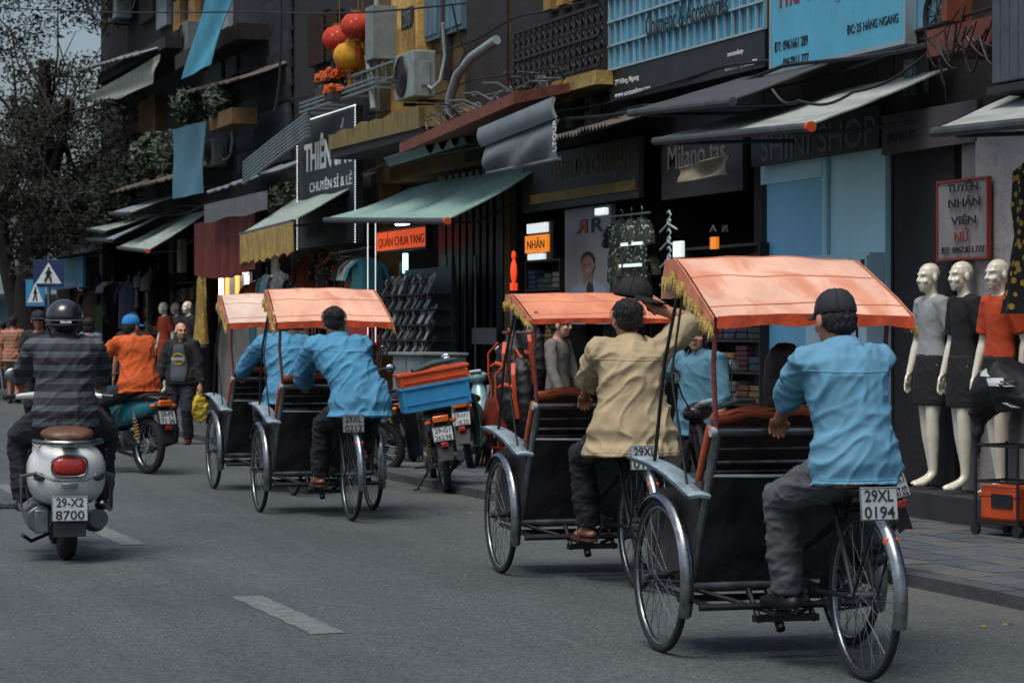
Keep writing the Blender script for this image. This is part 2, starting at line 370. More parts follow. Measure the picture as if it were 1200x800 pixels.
# gutter litter
LEAFM = mat('dry_leaf', '#8a6a35', .8, var=.4, vs=30)
lf = MB()
for i in range(46):
    x = rnd.gauss(6.35, .3); y = rnd.uniform(9, 20); a = rnd.uniform(0, 6.3); s = rnd.uniform(.012, .03)
    c, n = math.cos(a) * s, math.sin(a) * s
    lf.add([(x - c, y - n, .006), (x + n * .5, y - c * .5, .012), (x + c, y + n, .008), (x - n * .5, y + c * .5, .005)], [(0, 1, 2, 3)])
o = stuff(lf.build('leaf_litter', LEAFM)); o['label'] = 'dry leaves scattered along the gutter'; o['category'] = 'leaves'
gp = ground(6, 594)
dg_ = empty('drain_grate', 'dark iron drain grate set in the road by the silver scooter', 'drain grate', gp)
MB().box((0, 0, .003), (.62, .42, .012)).build('frame', mat('cast_iron', '#242527', .6, .5, var=.3, vs=12, dirt=.3), dg_)
for i in range(9): MB().box((-.26 + .065 * i, 0, .011), (.03, .38, .01)).build('grate_bar', mat('cast_iron'), dg_)
# ------------------------------------------------------------------ house fronts
def pl(name, col, **k): k.setdefault('rough', .85); k.setdefault('var', .35); k.setdefault('vs', 2.5); k.setdefault('dirt', .55); k.setdefault('bump', .4); k.setdefault('bs', 25); return mat(name, col, **k)
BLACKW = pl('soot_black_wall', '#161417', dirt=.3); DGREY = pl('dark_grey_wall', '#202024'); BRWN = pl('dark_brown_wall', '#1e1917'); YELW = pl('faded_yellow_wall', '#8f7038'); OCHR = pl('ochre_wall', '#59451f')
DTEAL = pl('dark_slate_cladding', '#191c21'); INTD = mat('dim_interior', '#322d30', .9, var=.3, vs=2); FLOORM = mat('shop_floor', '#34302e', .6, var=.25, vs=3)
def house(name, label, pxl, pxr, z2, zt, wm, group='shop houses along the street', im=INTD, deep=3.0, pier=.2, y0=None, y1=None):
    Y1 = yy(pxl, FX) if y1 is None else y1; Y0 = yy(pxr, FX) if y0 is None else y0
    Y0 += .012; Y1 -= .012
    t = empty(name, label, 'building', (FX, (Y0 + Y1) / 2, .06), 0, group); c = Vector(t.location)
    def p(nm, a, b, m): return MB().span(Vector(a) - c, Vector(b) - c).build(nm, m, t, 0)
    p('wall', (FX, Y0, z2), (FX + .25, Y1, zt), wm)
    p('upper_block', (FX + .26, Y0, z2 + .15), (FX + 7, Y1, zt - .02), wm)
    p('ceiling', (FX + .26, Y0 + .01, z2), (FX + deep + .1, Y1 - .01, z2 + .14), im)
    p('pier', (FX, Y0, .06), (FX + .3, Y0 + pier, z2 - .002), wm); p('pier', (FX, Y1 - pier, .06), (FX + .3, Y1, z2 - .002), wm)
    p('side_wall', (FX + .31, Y0, .06), (FX + deep, Y0 + .1, z2 - .002), im); p('side_wall', (FX + .31, Y1 - .1, .06), (FX + deep, Y1, z2 - .002), im)
    p('back_wall', (FX + deep + .005, Y0, .06), (FX + deep + .15, Y1, z2 - .002), im)
    p('shop_floor', (FX + .005, Y0 + pier + .002, .06), (FX + deep, Y1 - pier - .002, .2), FLOORM)
    p('roof', (FX - .15, Y0 + .005, zt + .005), (FX + 7.1, Y1 - .005, zt + .2), mat('roof_slab', '#3a3533', .9, var=.3, dirt=.5))
    return t, Y0, Y1, c
H = {}
H[1] = house('shop_house', 'dark shop house with three mannequins on its doorstep', 1047, 1400, 3.0, 8.5, BRWN, y0=10.5)
H[2] = house('shop_house', 'narrow shop house with bright blue ground floor front', 895, 1047, 3.1, 8.8, BLACKW, pier=.03)
H[3] = house('shop_house', 'black fronted cosmetics shop with blue louvred upper panel', 715, 895, 3.3, 9.2, BLACKW)
H[4] = house('shop_house', 'dark shop house with wrought iron balcony over a poster', 598, 715, 3.4, 9.6, BRWN)
H[5] = house('shop_house', 'yellow plastered house with air conditioner above green awning', 440, 598, 3.4, 10, OCHR)
H[6] = house('shop_house', 'dark recessed house with lanterns and balcony above black sign', 345, 440, 3.6, 10.5, BLACKW)
H[7] = house('shop_house', 'slate clad house behind grey awning next to black sign', 283, 345, 3.5, 10.5, DTEAL)
H[8] = house('shop_house', 'dark house hung with two blue sheets', 200, 283, 3.6, 11, BLACKW)
H[9] = house('shop_house', 'ochre topped house behind the street tree with wall air conditioner', 118, 200, 3.6, 11, BRWN)
H[10] = house('shop_house', 'low far shop with blue sign behind the crossing sign', 66, 118, 3.2, 4.6, BRWN)
far = MB(); far.span((7, 92, 0), (34, 104, 3.3)); fo = empty('far_building', 'pale far building across the crossing at left edge', 'building', (20, 92, 0))
MB().span((-16, 0, 0), (16, 10, 3.4)).build('wall', pl('pale_far_wall', '#7d8f8c', dirt=.2), fo, 0)
for i in range(9):
    MB().span((-15.4 + 3.4 * i, -.06, .2), (-12.8 + 3.4 * i, .02, 2.5)).build('shopfront', mat('far_glass', '#4d6a70', .3, var=.4, vs=1.5), fo, 0)
MB().span((-16.2, -1.2, 2.7), (16.2, -.05, 2.85)).build('canopy', mat('far_canopy', '#8ea3a3', .7), fo, 0)
# --------------------------------------------- boards and signs
def q4(px0, yt, yb, px1, X):
    a = wl(px0, yt, X); b = wl(px0, yb, X); return a.y, yy(px1, X), b.z, a.z
def board(name, label, px0, yt, yb, px1, X, m, th=.06, cat='sign', frame=None, fw=.025, group=None):
    Y1, Y0, zb, zt = q4(px0, yt, yb, px1, X)
    o = MB().span((X, Y0, zb), (X + th, Y1, zt)).build(name, m, None, 0, .004); tag(o, label, cat, group)
    if frame:
        for a, b in (((X - .012, Y0 - .005, zt - fw), (X + th + .005, Y1 + .005, zt + .006)), ((X - .012, Y0 - .005, zb - .006), (X + th + .005, Y1 + .005, zb + fw)), ((X - .011, Y0 - .006, zb + fw), (X + th + .004, Y0 + fw, zt - fw)), ((X - .011, Y1 - fw, zb + fw), (X + th + .004, Y1 + .006, zt - fw))):
            MB().span(a, b).build('frame', frame, o, 0)
    return o
WHT = mat('white_letters', '#c9cfd0', .6, var=.08); BLKT = mat('black_letters', '#101014', .6, var=.1); REDT = mat('red_letters', '#7e2419', .55, var=.15); GREYT = mat('dull_grey_letters', '#606165', .6, var=.2)
BLUES = mat('sky_blue_signboard', '#4f9db8', .5, var=.12, vs=2, dirt=.12)
ALF = mat('thin_aluminium_frame', '#a9b6b8', .4, .7, var=.1)
o = board('shop_sign', 'sky blue signboard with red name and phone numbers', 903, -60, 87, 1062, 8.86, BLUES, .08, frame=ALF)
wall_text('Thu Trang', 910, -24, 22, 986, 8.86, REDT, o, .02)
wall_text('ĐC: 25 HÀNG NGANG', 993, 28, 41, 1053, 8.86, BLKT, o, .015); wall_text('ĐT: 0961661 289', 908, 50, 62, 947, 8.86, BLKT, o, .02); wall_text('0967811 777', 918, 69, 80, 948, 8.86, BLKT, o, .02)
# blue louvred panel: every pane its own piece
Y1, Y0, zb, zt = q4(714, -29, 83, 896, 8.98)
pn = empty('panelled_sign', 'blue paned shop sign reading Cosmetic and Accessories', 'sign', (8.98, (Y0 + Y1) / 2, zb)); pc = Vector(pn.location)
MB().span(Vector((9.03, Y0, zb)) - pc, Vector((9.06, Y1, zt)) - pc).build('backing', BLACKW, pn, 0)
NC, NR = 22, 4; fmt = mat('pale_sign_frame', '#8fa9ae', .5, .2, var=.15)
panes = [mat('blue_pane_%d' % i, c, .35, var=.2, vs=6) for i, c in enumerate(('#2f86a8', '#2a7797', '#3a93b4'))]
for r in range(NR):
    for c in range(NC):
        y = Y1 - (c + .5) * (Y1 - Y0) / NC; z = zb + (r + .5) * (zt - zb) / NR
        MB().box(Vector((9.01, y, z)) - pc, (.02, (Y1 - Y0) / NC * .84, (zt - zb) / NR * .93), Matrix.Rotation(rnd.uniform(-.06, .1), 3, 'Z')).build('pane', panes[rnd.randrange(3)], pn, 0)
for c in range(NC + 1): MB().box(Vector((8.985, Y1 - c * (Y1 - Y0) / NC, (zb + zt) / 2)) - pc, (.03, .018, zt - zb)).build('frame_bar', fmt, pn, 0)
for r in range(NR + 1): MB().box(Vector((8.975, (Y0 + Y1) / 2, zb + r * (zt - zb) / NR)) - pc, (.03, Y1 - Y0 + .02, .02)).build('frame_bar', fmt, pn, 0)
wall_text('Cosmetic & Accessories', 757, 19, 44, 853, 8.95, BLKT, pn, .02, off=-pc)
o = board('shop_fascia', 'black fascia with small white address lines under the blue panes', 714, 84, 122, 896, 8.98, mat('gloss_black_fascia', '#141317', .45, var=.2), .06)
for tx, a, t, b, e in (('29 Hàng Ngang', 721, 94, 102, 749), ('www.sommshop.com', 721, 109, 117, 762), ('sommshop', 853, 61, 69, 871), ('sommshop.com89', 850, 78, 86, 887)):
    wall_text(tx, a, t, b, e, 8.98, WHT, o, 0, .006)
o = board('shop_sign', 'dark signboard with worn grey letters under grey awning', 775, 160, 235, 870, 9.1, mat('dark_sign_face', '#1d1a1d', .6, var=.3), .05)
wall_text('Milano fas', 783, 172, 200, 850, 9.1, mat('dim_letters', '#55524f', .7, var=.4, vs=20), o, .01)
o = board('shop_sign', 'dark signboard with large grey SHOP lettering above the blue front', 880, 150, 196, 1030, 9.08, mat('dark_sign_face'), .05)
wall_text('SHINI SHOP', 892, 158, 190, 1026, 9.08, GREYT, o, .02)
o = board('shop_sign', 'plain dull grey signboard with small phone number', 1033, 136, 182, 1145, 9.0, mat('dull_grey_board', '#4a464b', .7, var=.15, dirt=.2), .05)
wall_text('0967 811.777', 1041, 157, 168, 1073, 9.0, BLKT, o, .02)
o = board('hiring_notice', 'white hiring notice with black and red words above the mannequins', 1099, 214, 305, 1158, 8.95, mat('white_notice', '#7d7a7c', .7, var=.2, vs=3, dirt=.25), .02, frame=mat('red_notice_edge', '#7a2c1c', .6, var=.2), fw=.01)
for tx, a, t, b, e, m_ in (('TUYỂN', 1111, 212, 226, 1146, BLKT), ('NHÂN', 1112, 231, 244, 1149, BLKT), ('VIÊN', 1115, 252, 264, 1144, BLKT), ('NỮ', 1119, 268, 284, 1136, REDT), ('ĐT: 0967.811.777', 1104, 290, 298, 1154, BLKT)):
    wall_text(tx, a, t, b, e, 8.93, m_, o, .03, .006)
# sign with two words in white
o = board('shop_sign', 'tall black shop sign with large white letters and white bead lights', 349, 145, 292, 417, 8.75, mat('black_sign_face', '#17181b', .5, var=.2), .1)
wall_text('THIÊN SẮC', 357, 152, 203, 414, 8.75, WHT, o, .025); wall_text('CHUYÊN SỈ & LẺ', 363, 211, 226, 413, 8.75, WHT, o, .02); wall_text('ÁO PHÔNG', 359, 233, 246, 401, 8.75, GREYT, o, .02); wall_text('THỜI TRANG', 359, 262, 280, 382, 8.75, GREYT, o, .02)
BEAD = mat('white_bead_light', '#e8f2f4', .4, emit=.9, var=0)
Y1, Y0, zb, zt = q4(349, 145, 292, 417, 8.73); mb = MB()
for k in range(56):
    for y in (Y1, Y0): mb.ell((8.72, y, zb + (zt - zb) * k / 55), .0095, 6)
for k in range(46): mb.ell((8.72, Y0 + (Y1 - Y0) * k / 45, zt), .0095, 6)
mb.build('bead_lights', BEAD, o)
o = board('shop_sign', 'dark signboard with faded yellow letters above the poster', 612, 186, 250, 748, 8.95, mat('dark_green_sign', '#1b1c1a', .6, var=.3), .06)
wall_text('DANH ĐÔI CHÂN ÁN', 646, 186, 212, 738, 8.95, mat('faded_yellow_letters', '#5a4a22', .7, var=.4, vs=30), o, .01)
Y1, Y0, zb, zt = q4(622, 229, 240, 745, 8.94); MB().span((8.93, Y0, zb), (8.949, Y1, zt)).build('yellow_band', mat('dirty_yellow_band', '#6d5a22', .7, var=.4, vs=8, dirt=.4), o, 0)
# lit signs
LEDO = mat('orange_led_face', '#ff5a22', .5, emit=.34, var=.25, vs=30)
o = board('led_sign', 'glowing orange sign above the sandal rack', 441, 271, 297, 500, 8.9, LEDO, .07, frame=mat('black_sign_face'))
wall_text('QUẦN CHUA YANG', 444, 274, 292, 497, 8.9, mat('dark_letters_led', '#3a1208', .6), o, .0)
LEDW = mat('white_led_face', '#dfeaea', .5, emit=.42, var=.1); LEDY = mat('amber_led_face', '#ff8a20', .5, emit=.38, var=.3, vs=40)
o = empty('led_sign', 'small lit sign of white and amber panels left of the poster', 'sign', wl(628, 304, 8.6)); oc = Vector(o.location)
for px0, a, b, px1, m_ in ((617, 263, 274, 639, LEDW), (615, 277, 297, 640, LEDY), (618, 298, 305, 636, LEDW)):
    Y1, Y0, zb, zt = q4(px0, a, b, px1, 8.6); MB().span(Vector((8.6, Y0, zb)) - oc, Vector((8.64, Y1, zt)) - oc).build('lit_panel', m_, o, 0, .004)
Y1, Y0, zb, zt = q4(614, 262, 306, 641, 8.6); MB().span(Vector((8.645, Y0, zb)) - oc, Vector((8.67, Y1, zt)) - oc).build('backing', BLACKW, o, 0)
wall_text('NHẬN', 618, 279, 295, 638, 8.598, mat('dark_letters_led'), o, 0, .004, off=-oc)
mb = MB(); c_ = wl(602, 318, 8.55); mb.ell(c_, (.03, .075, .13), 12); mb.ell(c_ + Vector((0, 0, .17)), (.025, .04, .05), 10); mb.box(c_ - Vector((0, 0, .16)), (.05, .1, .08))
tag(mb.build('glowing_figure', mat('orange_glow', '#ff4a1a', .5, emit=.35, var=.2)), 'small glowing orange figure beside the lit amber sign', 'lamp')
# poster with a man in a grey shirt: a flat print in a light box
Y1, Y0, zb, zt = q4(662, 246, 380, 716, 9.05); w_ = Y1 - Y0; h_ = zt - zb
po = empty('poster', 'tall grey poster of a smiling man under a two letter logo', 'poster', (9.05, (Y0 + Y1) / 2, zb)); F = Matrix.Translation((0, w_ / 2, 0)) @ WALLM.to_4x4()
MB().span((0, -w_ / 2, 0), (.05, w_ / 2, h_)).build('panel', mat('poster_grey', '#7e8082', .5, var=.06, vs=1), po, 0)
def flat(nm, pts, m, z):
    pts = [Vector((x * w_, y * h_, z)) for x, y in pts]; n = len(pts); mb = MB(); mb.loft([[F @ p for p in pts], [F @ (p + Vector((0, 0, .003))) for p in pts]]); mb.build(nm, m, po, 0)
def elp(cx, cy, rx, ry, n=20): return [(cx + math.cos(2 * math.pi * i / n) * rx, cy + math.sin(2 * math.pi * i / n) * ry) for i in range(n)]
flat('print_shirt', [(.1, .0), (.1, .22), (.16, .31), (.3, .345), (.42, .38), (.62, .38), (.76, .34), (.88, .3), (.95, .2), (.95, 0)], mat('print_shirt', '#8d9aa3', .6, var=.15, vs=6), .002)
flat('print_tie', [(.48, 0), (.5, .33), (.56, .365), (.64, .33), (.68, 0)], mat('print_dark', '#1a1c20', .6), .006)
flat('print_neck', [(.42, .34), (.43, .44), (.62, .44), (.63, .34), (.53, .36)], mat('print_skin', '#7d6353', .6, var=.18, vs=9), .005)
flat('print_hair', elp(.52, .545, .15, .075), mat('print_dark'), .006); flat('print_ear', elp(.39, .495, .02, .022, 10), mat('print_skin'), .008); flat('print_ear', elp(.66, .495, .02, .022, 10), mat('print_skin'), .008); flat('print_face', elp(.525, .495, .13, .09), mat('print_skin'), .010)
for x in (.47, .58): flat('print_eye', elp(x, .51, .02, .006, 8), mat('print_dark'), .014)
flat('print_smile', elp(.525, .455, .035, .005, 10), mat('print_teeth', '#b0a49a', .6), .014)
for s, m_ in ((1, mat('black_letters')), (-1, REDT)):
    me = text_mesh('R', .25 * w_, .12 * h_, .004, .02); me.transform(F @ Matrix.Translation(((.6 if s > 0 else .52) * w_, .78 * h_, .004)) @ Matrix.Diagonal((s, 1, 1, 1))); obj('logo', me, m_, po)
# --------------------------------------------- awnings
def awning(label, FL, FR, BR, m, Xf=8.0, Xb=9.12, stripe=None, sag=.05, bar_m=None, cap=None, name='awning', th=.012):
    a = wl(*FL, Xf); b = wl(*FR, Xf); zb = wl(*BR, Xb).z
    nu, nv = 14, 40; g = []
    ylen = abs(a.y - b.y)
    for i in range(nu + 1):
        u = i / nu; row = []
        for j in range(nv + 1):
            v = j / nv; f = a.lerp(b, v); bk = Vector((Xb, f.y, zb)); p = f.lerp(bk, u)
            p.z -= sag * math.sin(math.pi * u) * (1 - .5 * math.cos(v * math.pi * 2 * max(1, round(ylen / 1.6)))) * .7
            p.z += .008 * noise.noise(Vector((v * 9, u * 4, a.y))); row.append(p)
        g.append(row)
    o = MB().sheet(g, th).build(name, m, None, 60); tag(o, label, 'awning')
    bm_ = bar_m or mat('awning_bar', '#4d5052', .5, .5, var=.3, vs=8, dirt=.3)
    MB().tube([a + Vector((-.02, 0, -.02)), b + Vector((-.02, 0, -.02))], .035, 10).build('front_bar', bm_, o)
    if cap: MB().tube([b + Vector((-.02, -.002, -.02)), b + Vector((-.02, -.06, -.02))], .04, 10).build('end_cap', cap, o)
    for v in (.12, .88):
        f = a.lerp(b, v); MB().tube([f + Vector((.02, 0, -.05)), f + Vector((.55, .05, -.02)), Vector((Xb, f.y, zb - .35))], .016, 6).build('folding_arm', bm_, o)
    return o
def afab(n, c, **k): k.setdefault('dirt', .3); return mat(n, c, .75, var=.22, vs=3, bump=.25, bs=14, stretch=(3, .5, 1), **k)
OCAP = mat('orange_cap', '#b8481c', .5, var=.1)
AG = afab('grey_awning', '#8f9691'); AG2 = afab('pale_green_grey_awning', '#86938b'); AT = mat('green_striped_awning', '#86a59b', .75, var=.2, vs=3, bump=.25, bs=14, dirt=.2, stripe=(1, .075, .3, '#4a6663')); AB = afab('blue_grey_awning', '#708084')
awning('long grey fabric awning over the blue shop front', (770, 163), (950, 146), (1090, 85), AG, cap=OCAP, sag=.03)
awning('grey awning at the right edge above the mannequins', (1097, 152), (1290, 132), (1330, 60), AG, sag=.02)
awning('dark metal awning below the black fascia', (741, 130), (862, 116), (935, 76), afab('dark_metal_awning', '#3a3b40'), sag=.01)
awning('green striped awning over the sandal rack', (383, 256), (525, 257), (630, 192), AT, cap=OCAP, sag=.1)
o = awning('faded grey awning with yellow fringed valance next to black sign', (283, 274), (345, 258), (470, 195), AG2, sag=.04)
g = []; a = wl(283, 274, 7.97); b = wl(345, 258, 7.97)
for j in range(49):
    v = j / 48; p = a.lerp(b, v); g.append([p + Vector((-.02 + .02 * math.sin(j * 1.1) * k / 3, 0, -.02 - (.42 + .03 * math.sin(j * .9)) * k / 3)) for k in range(4)])
va = MB().sheet(g, .008).build('valance', mat('dirty_yellow_valance', '#9a7f45', .85, var=.35, vs=7, dirt=.4, bump=.3, bs=30), o, 70)
mb = MB()
for j in range(160):
    p = a.lerp(b, j / 159) + Vector((-.02, 0, -.43)); l = .1 + rnd.uniform(-.04, .04); mb.add([(p.x, p.y - .015, p.z), (p.x + .01, p.y + .015, p.z), (p.x + rnd.uniform(-.02, .02), p.y + rnd.uniform(-.03, .03), p.z - l)], [(0, 1, 2)])
mb.build('fringe', mat('fringe_old', '#8c7338', .9, var=.4, vs=20), va, 0)
awning('large grey green awning at far shops with orange end', (140, 289), (174, 293), (240, 247), AG2, cap=OCAP, sag=.05)
awning('blue grey awning second behind the large far one', (105, 280), (132, 281), (190, 250), AB, sag=.03)
awning('small upper awning left of the blue hanging sheet', (130, 249), (153, 249), (204, 227), AB, sag=.02)
awning('farthest pale awning beside the crossing sign', (62, 300), (84, 296), (122, 272), AB, sag=.02)
awning('pale awning sliver between two far awnings', (104, 268), (122, 271), (152, 258), AG2, sag=.02)
# rolled grey box awning with a hanging tarpaulin
GT = mat('grey_tarpaulin', '#5c6468', .7, var=.2, vs=4, bump=.4, bs=8, dirt=.3)
def quad_sheet(corners, X, bow=.05, th=.014, n=16, fold=0.):
    tl, tr, br, bl = [wl(x, y, X) for x, y in corners]; g = []
    for i in range(9):
        u = i / 8; row = []
        for j in range(n + 1):
            v = j / n; p = tl.lerp(tr, v).lerp(bl.lerp(br, v), u); p.x += -bow * math.sin(u * 3.14) + fold * math.sin(v * 11 + u * 6) * u; p.z += fold * .6 * math.sin(v * 8 + 1) * u; row.append(p)
        g.append(row)
    return MB().sheet(g, th)
o = tag(quad_sheet(((562, 151), (650, 114), (652, 138), (565, 172)), 8.1, .03, .03).build('awning', mat('grey_metal_hood', '#6a7376', .55, .2, var=.2, vs=4, dirt=.25), None, 60), 'grey metal hood awning with rolled tarpaulin hanging under it', 'awning')
tp = quad_sheet(((571, 171), (655, 140), (656, 186), (573, 203)), 8.14, .06, .012, 20, .035).build('tarpaulin', GT, o, 70)
MB().tube([wl(571, 203, 8.12), wl(656, 186, 8.12)], .02, 8).build('hem_bar', GT, tp)
me = text_mesh('LTOUR', .3, .1, .004, .004); me.transform(Matrix.Translation(wl(652, 177, 8.03)) @ WALLM.to_4x4() @ Matrix.Rotation(R(90), 4, 'Z')); obj('lettering', me, WHT, tp)
# grey fascia over the red curtain, red curtain
Y1, Y0, zb, zt = q4(240, 240, 261, 312, 8.3)
g = [[Vector((8.3 + .01 * math.sin(j), Y1 + (Y0 - Y1) * j / 14, zt - (zt - zb) * q - .02 * math.sin(j * .8) * q)) for q in (0, .5, 1)] for j in range(15)]
tag(MB().sheet(g, .02).build('rolled_awning', mat('grey_canvas', '#5a5c5e', .8, var=.2, vs=4, dirt=.35)), 'rolled grey canvas awning above the dark red curtain', 'awning')
Y1, Y0, zb, zt = q4(228, 262, 322, 298, 8.5)
g = [[Vector((8.5 + .05 * math.sin(j * 1.3) * (.4 + q), Y1 + (Y0 - Y1) * j / 34, zt - (zt - zb) * q - .1 * q * math.sin(j / 34 * 3.1))) for q in (0, .25, .5, .75, 1)] for j in range(35)]
tag(MB().sheet(g, .01).build('curtain', mat('dark_red_curtain', '#5a1d15', .8, var=.3, vs=4, bump=.3, bs=12)), 'dark red curtain hanging under the rolled grey awning', 'curtain')
# --------------------------------------------- upper storeys
t, Y0, Y1, c = H[5]
def part(t, nm, a, b, m, bev=0): return MB().span(Vector(a) - Vector(t.location), Vector(b) - Vector(t.location)).build(nm, m, t, 0, bev)
PIL = pl('pale_yellow_pilaster', '#c09a52', dirt=.5)
ya, yb = yy(461, 9.05), yy(492, 9.05); part(t, 'pilaster', (9.02, yb, 4.1), (9.3, ya, 9.9), PIL); part(t, 'pilaster_panel', (9.0, yb + .1, 4.15), (9.019, ya - .12, 5.3), YELW)
mb = MB(); part(t, 'wall_upper_dark', (9.17, yy(545, 9.17) - 1.6, 3.45), (9.199, yy(545, 9.17), 9.8), BRWN)
for k, (p0, p1) in enumerate(((496, 516), (519, 545))):
    A, B_ = yy(p0, 9.15), yy(p1, 9.15); z0 = wl(496, 52, 9.15).z
    wf = part(t, 'window', (9.12, B_, z0), (9.24, A, z0 + 1.9), mat('blue_grey_shutter', '#4f6a78', .6, var=.2, dirt=.25))
    n = 4
    for i in range(n): MB().span((9.1, B_ + (A - B_) * (i + .1) / n, z0 + .06), (9.118, B_ + (A - B_) * (i + .9) / n, z0 + 1.84)).build('shutter_board', mat('blue_grey_shutter'), wf, 0); wf.children[-1].location = -Vector(t.location)
part(t, 'window_post', (9.08, yy(519.5, 9.08), 4.5), (9.25, yy(516, 9.08), 7.5), mat('dark_wood', '#2a2420', .7, var=.3))
pq = board('house_plaque', 'small black plaque with white characters on yellow pilaster', 470, 12, 36, 483, 8.99, mat('plaque_dark', '#22201f', .5, var=.3), .02, cat='plaque')
wall_text('28B', 472, 15, 33, 481, 8.985, GREYT, pq, .02, .004)
# terracotta eave with corrugated sheets on it
TER = pl('terracotta_eave', '#6b3a2c', dirt=.45); a = wl(468, 180, 8.2); b = wl(602, 122, 8.2)
o = tag(MB().loft([[p + Vector(q) for q in ((0, 0, 0), (.95, 0, .22), (.95, 0, .30), (0, 0, .12))] for p in (a, b)]).build('eave', TER, None, 0), 'terracotta coloured concrete eave with rubbish on top', 'eave')
mb = MB()
for i in range(60):
    p = a.lerp(b, rnd.uniform(.15, .98)) + Vector((rnd.uniform(.1, .8), 0, 0)); p.z += .16 + .23 * (p.x - 8.2) * .9
    q = p + Vector((rnd.uniform(-.3, .3), rnd.uniform(-.6, .6), rnd.uniform(.02, .15))); mb.tube([p, p.lerp(q, .5) + Vector((0, 0, .05)), q], .012, 5)
tag(stuff(mb.build('cable_tangle', mat('grey_cable', '#4a5052', .7, var=.4))), 'tangle of cables and sticks lying on the terracotta eave', 'cables')
g = []; a2 = wl(560, 150, 8.6); b2 = wl(608, 104, 8.6)
for j in range(33):
    v = j / 32; p = a2.lerp(b2, v); dz = .02 * math.cos(j * 1.57); g.append([p + Vector((0, 0, dz)), p + Vector((.4, 0, .16 + dz))])
tag(MB().sheet(g, .006).build('corrugated_sheet', mat('pale_corrugated', '#7f8f92', .5, .3, var=.2, dirt=.3)), 'pale corrugated sheet at the near end of the terracotta eave', 'roof sheet')
o = empty('ledge', 'mossy yellow concrete ledge across the black sign', 'ledge', wl(385, 176, 8.35)); oc = Vector(o.location)
a = wl(385, 176, 8.35); b = wl(491, 150, 8.35)
g = []; mb = MB()
for j in range(27):
    v = j / 26; p = a.lerp(b, v) - oc; h = .2 + .07 * noise.noise(Vector((v * 9, 1, 1))) + .06 * v; g.append([p + Vector(q) for q in ((0, 0, 0), (.8, 0, 0), (.8, 0, h + .02), (.0 + .02 * noise.noise(Vector((v * 30, 2, 2))), 0, h))])
mb.loft(g).build('slab', mat('mossy_concrete', '#77673a', .9, var=.6, vs=4, dirt=1.0, bump=.8, bs=14, stretch=(1, 6, .8)), o, 40)
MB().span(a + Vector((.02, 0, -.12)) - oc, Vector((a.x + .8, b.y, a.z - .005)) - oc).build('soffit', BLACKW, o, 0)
g = []; a2 = wl(445, 172, 8.3); b2 = wl(492, 156, 8.3)
for j in range(5): pass
mb = MB()
g = [[a2.lerp(b2, v) + Vector((.05 + .6 * q, 0, -.02 + .06 * math.cos(q * 25))) - Vector((0, 0, .18 * (1 - q))) for v in (0, .5, 1)] for q in [k / 24 for k in range(25)]]
tag(MB().sheet(g, .008).build('corrugated_sheet', mat('blue_grey_corrugated', '#54666d', .5, .3, var=.2, dirt=.3)), 'blue grey corrugated sheet under the mossy ledge', 'roof sheet')
# air conditioner on the yellow house
def aircon(label, loc, sc=1., m=None, mirror=1):
    t = empty('air_conditioner', label, 'air conditioner', loc); m = m or mat('aircon_grey', '#7b8583', .5, var=.2, vs=6, dirt=.3)
    MB().box((-.15 * sc, 0, .3 * sc), (.3 * sc, .82 * sc, .58 * sc)).build('case', m, t, 0, .015)
    RY = Matrix.Translation((-.305 * sc, .1 * sc, .3 * sc)) @ Matrix.Rotation(R(-90), 4, 'Y')
    MB().lathe([(.0, .0), (.235 * sc, 0), (.235 * sc, .012), (.25 * sc, .02), (.265 * sc, .0)], 28, RY).build('fan_ring', mat('aircon_dark', '#1a1b1d', .5), t)
    mb = MB()
    for r_ in (.06, .1, .14, .18, .22): mb.tube([RY @ Vector((math.cos(k) * r_ * sc, math.sin(k) * r_ * sc, .025)) for k in [2 * math.pi * i / 24 for i in range(24)]], .004, 4, loop=True)
    for k in range(12): mb.rod(RY @ Vector((0, 0, .025)), RY @ Vector((math.cos(k * .5236) * .24 * sc, math.sin(k * .5236) * .24 * sc, .025)), .003, 4)
    mb.build('fan_grille', mat('aircon_dark'), t)
    MB().box((-.14 * sc, -.418 * sc, .3 * sc), (.12 * sc, .015, .3 * sc)).build('side_panel', m, t, 0, .005)
    mb = MB(); mb.tube([(-.1 * sc, -.41 * sc, .14 * sc), (-.08, -.52 * sc, .1 * sc), (.0, -.6 * sc, .2 * sc), (.05, -.62 * sc, .5 * sc), (0, -.7 * sc, .9 * sc)], .022, 8); mb.build('pipe', mat('pipe_wrap', '#8d9594', .7, var=.2), t)
    for y in (-.3, .3): MB().box((-.02, y * sc, -.03), (.4 * sc, .04, .04)).build('bracket', mat('dark_wood'), t)
    return t
# seen from its narrow end in the photo: the fan looks down the street
ac = aircon('grey air conditioner unit on bracket beside yellow pilaster', wl(500, 118, 8.75), .95)
aircon('white air conditioner unit on the far ochre wall', wl(150, 25, 9.1), 1.1, mat('aircon_white', '#9aa5a5', .5, var=.15, dirt=.2))
def pipe(label, pts, r, m, name='pipe'):
    return tag(MB().tube(pts, r, 10).build(name, m, None, 60), label, 'pipe')
PIPE = mat('grey_pipe', '#7f8a8a', .5, var=.2, vs=7, dirt=.25)
pipe('thick bent grey pipe rising from the terracotta eave', [wl(526, 134, 8.7), wl(528, 112, 8.7), wl(536, 88, 8.7), wl(552, 68, 8.75), wl(582, 47, 8.85)], .055, PIPE)
pipe('vertical grey drain pipe left of the yellow pilaster', [wl(443, 130, 8.85), wl(443, 60, 8.85), wl(441, -10, 8.85)], .035, PIPE)
pipe('short grey pipe leaning by the balcony', [wl(438, 128, 8.75), wl(435, 95, 8.75), wl(431, 66, 8.75)], .045, PIPE)
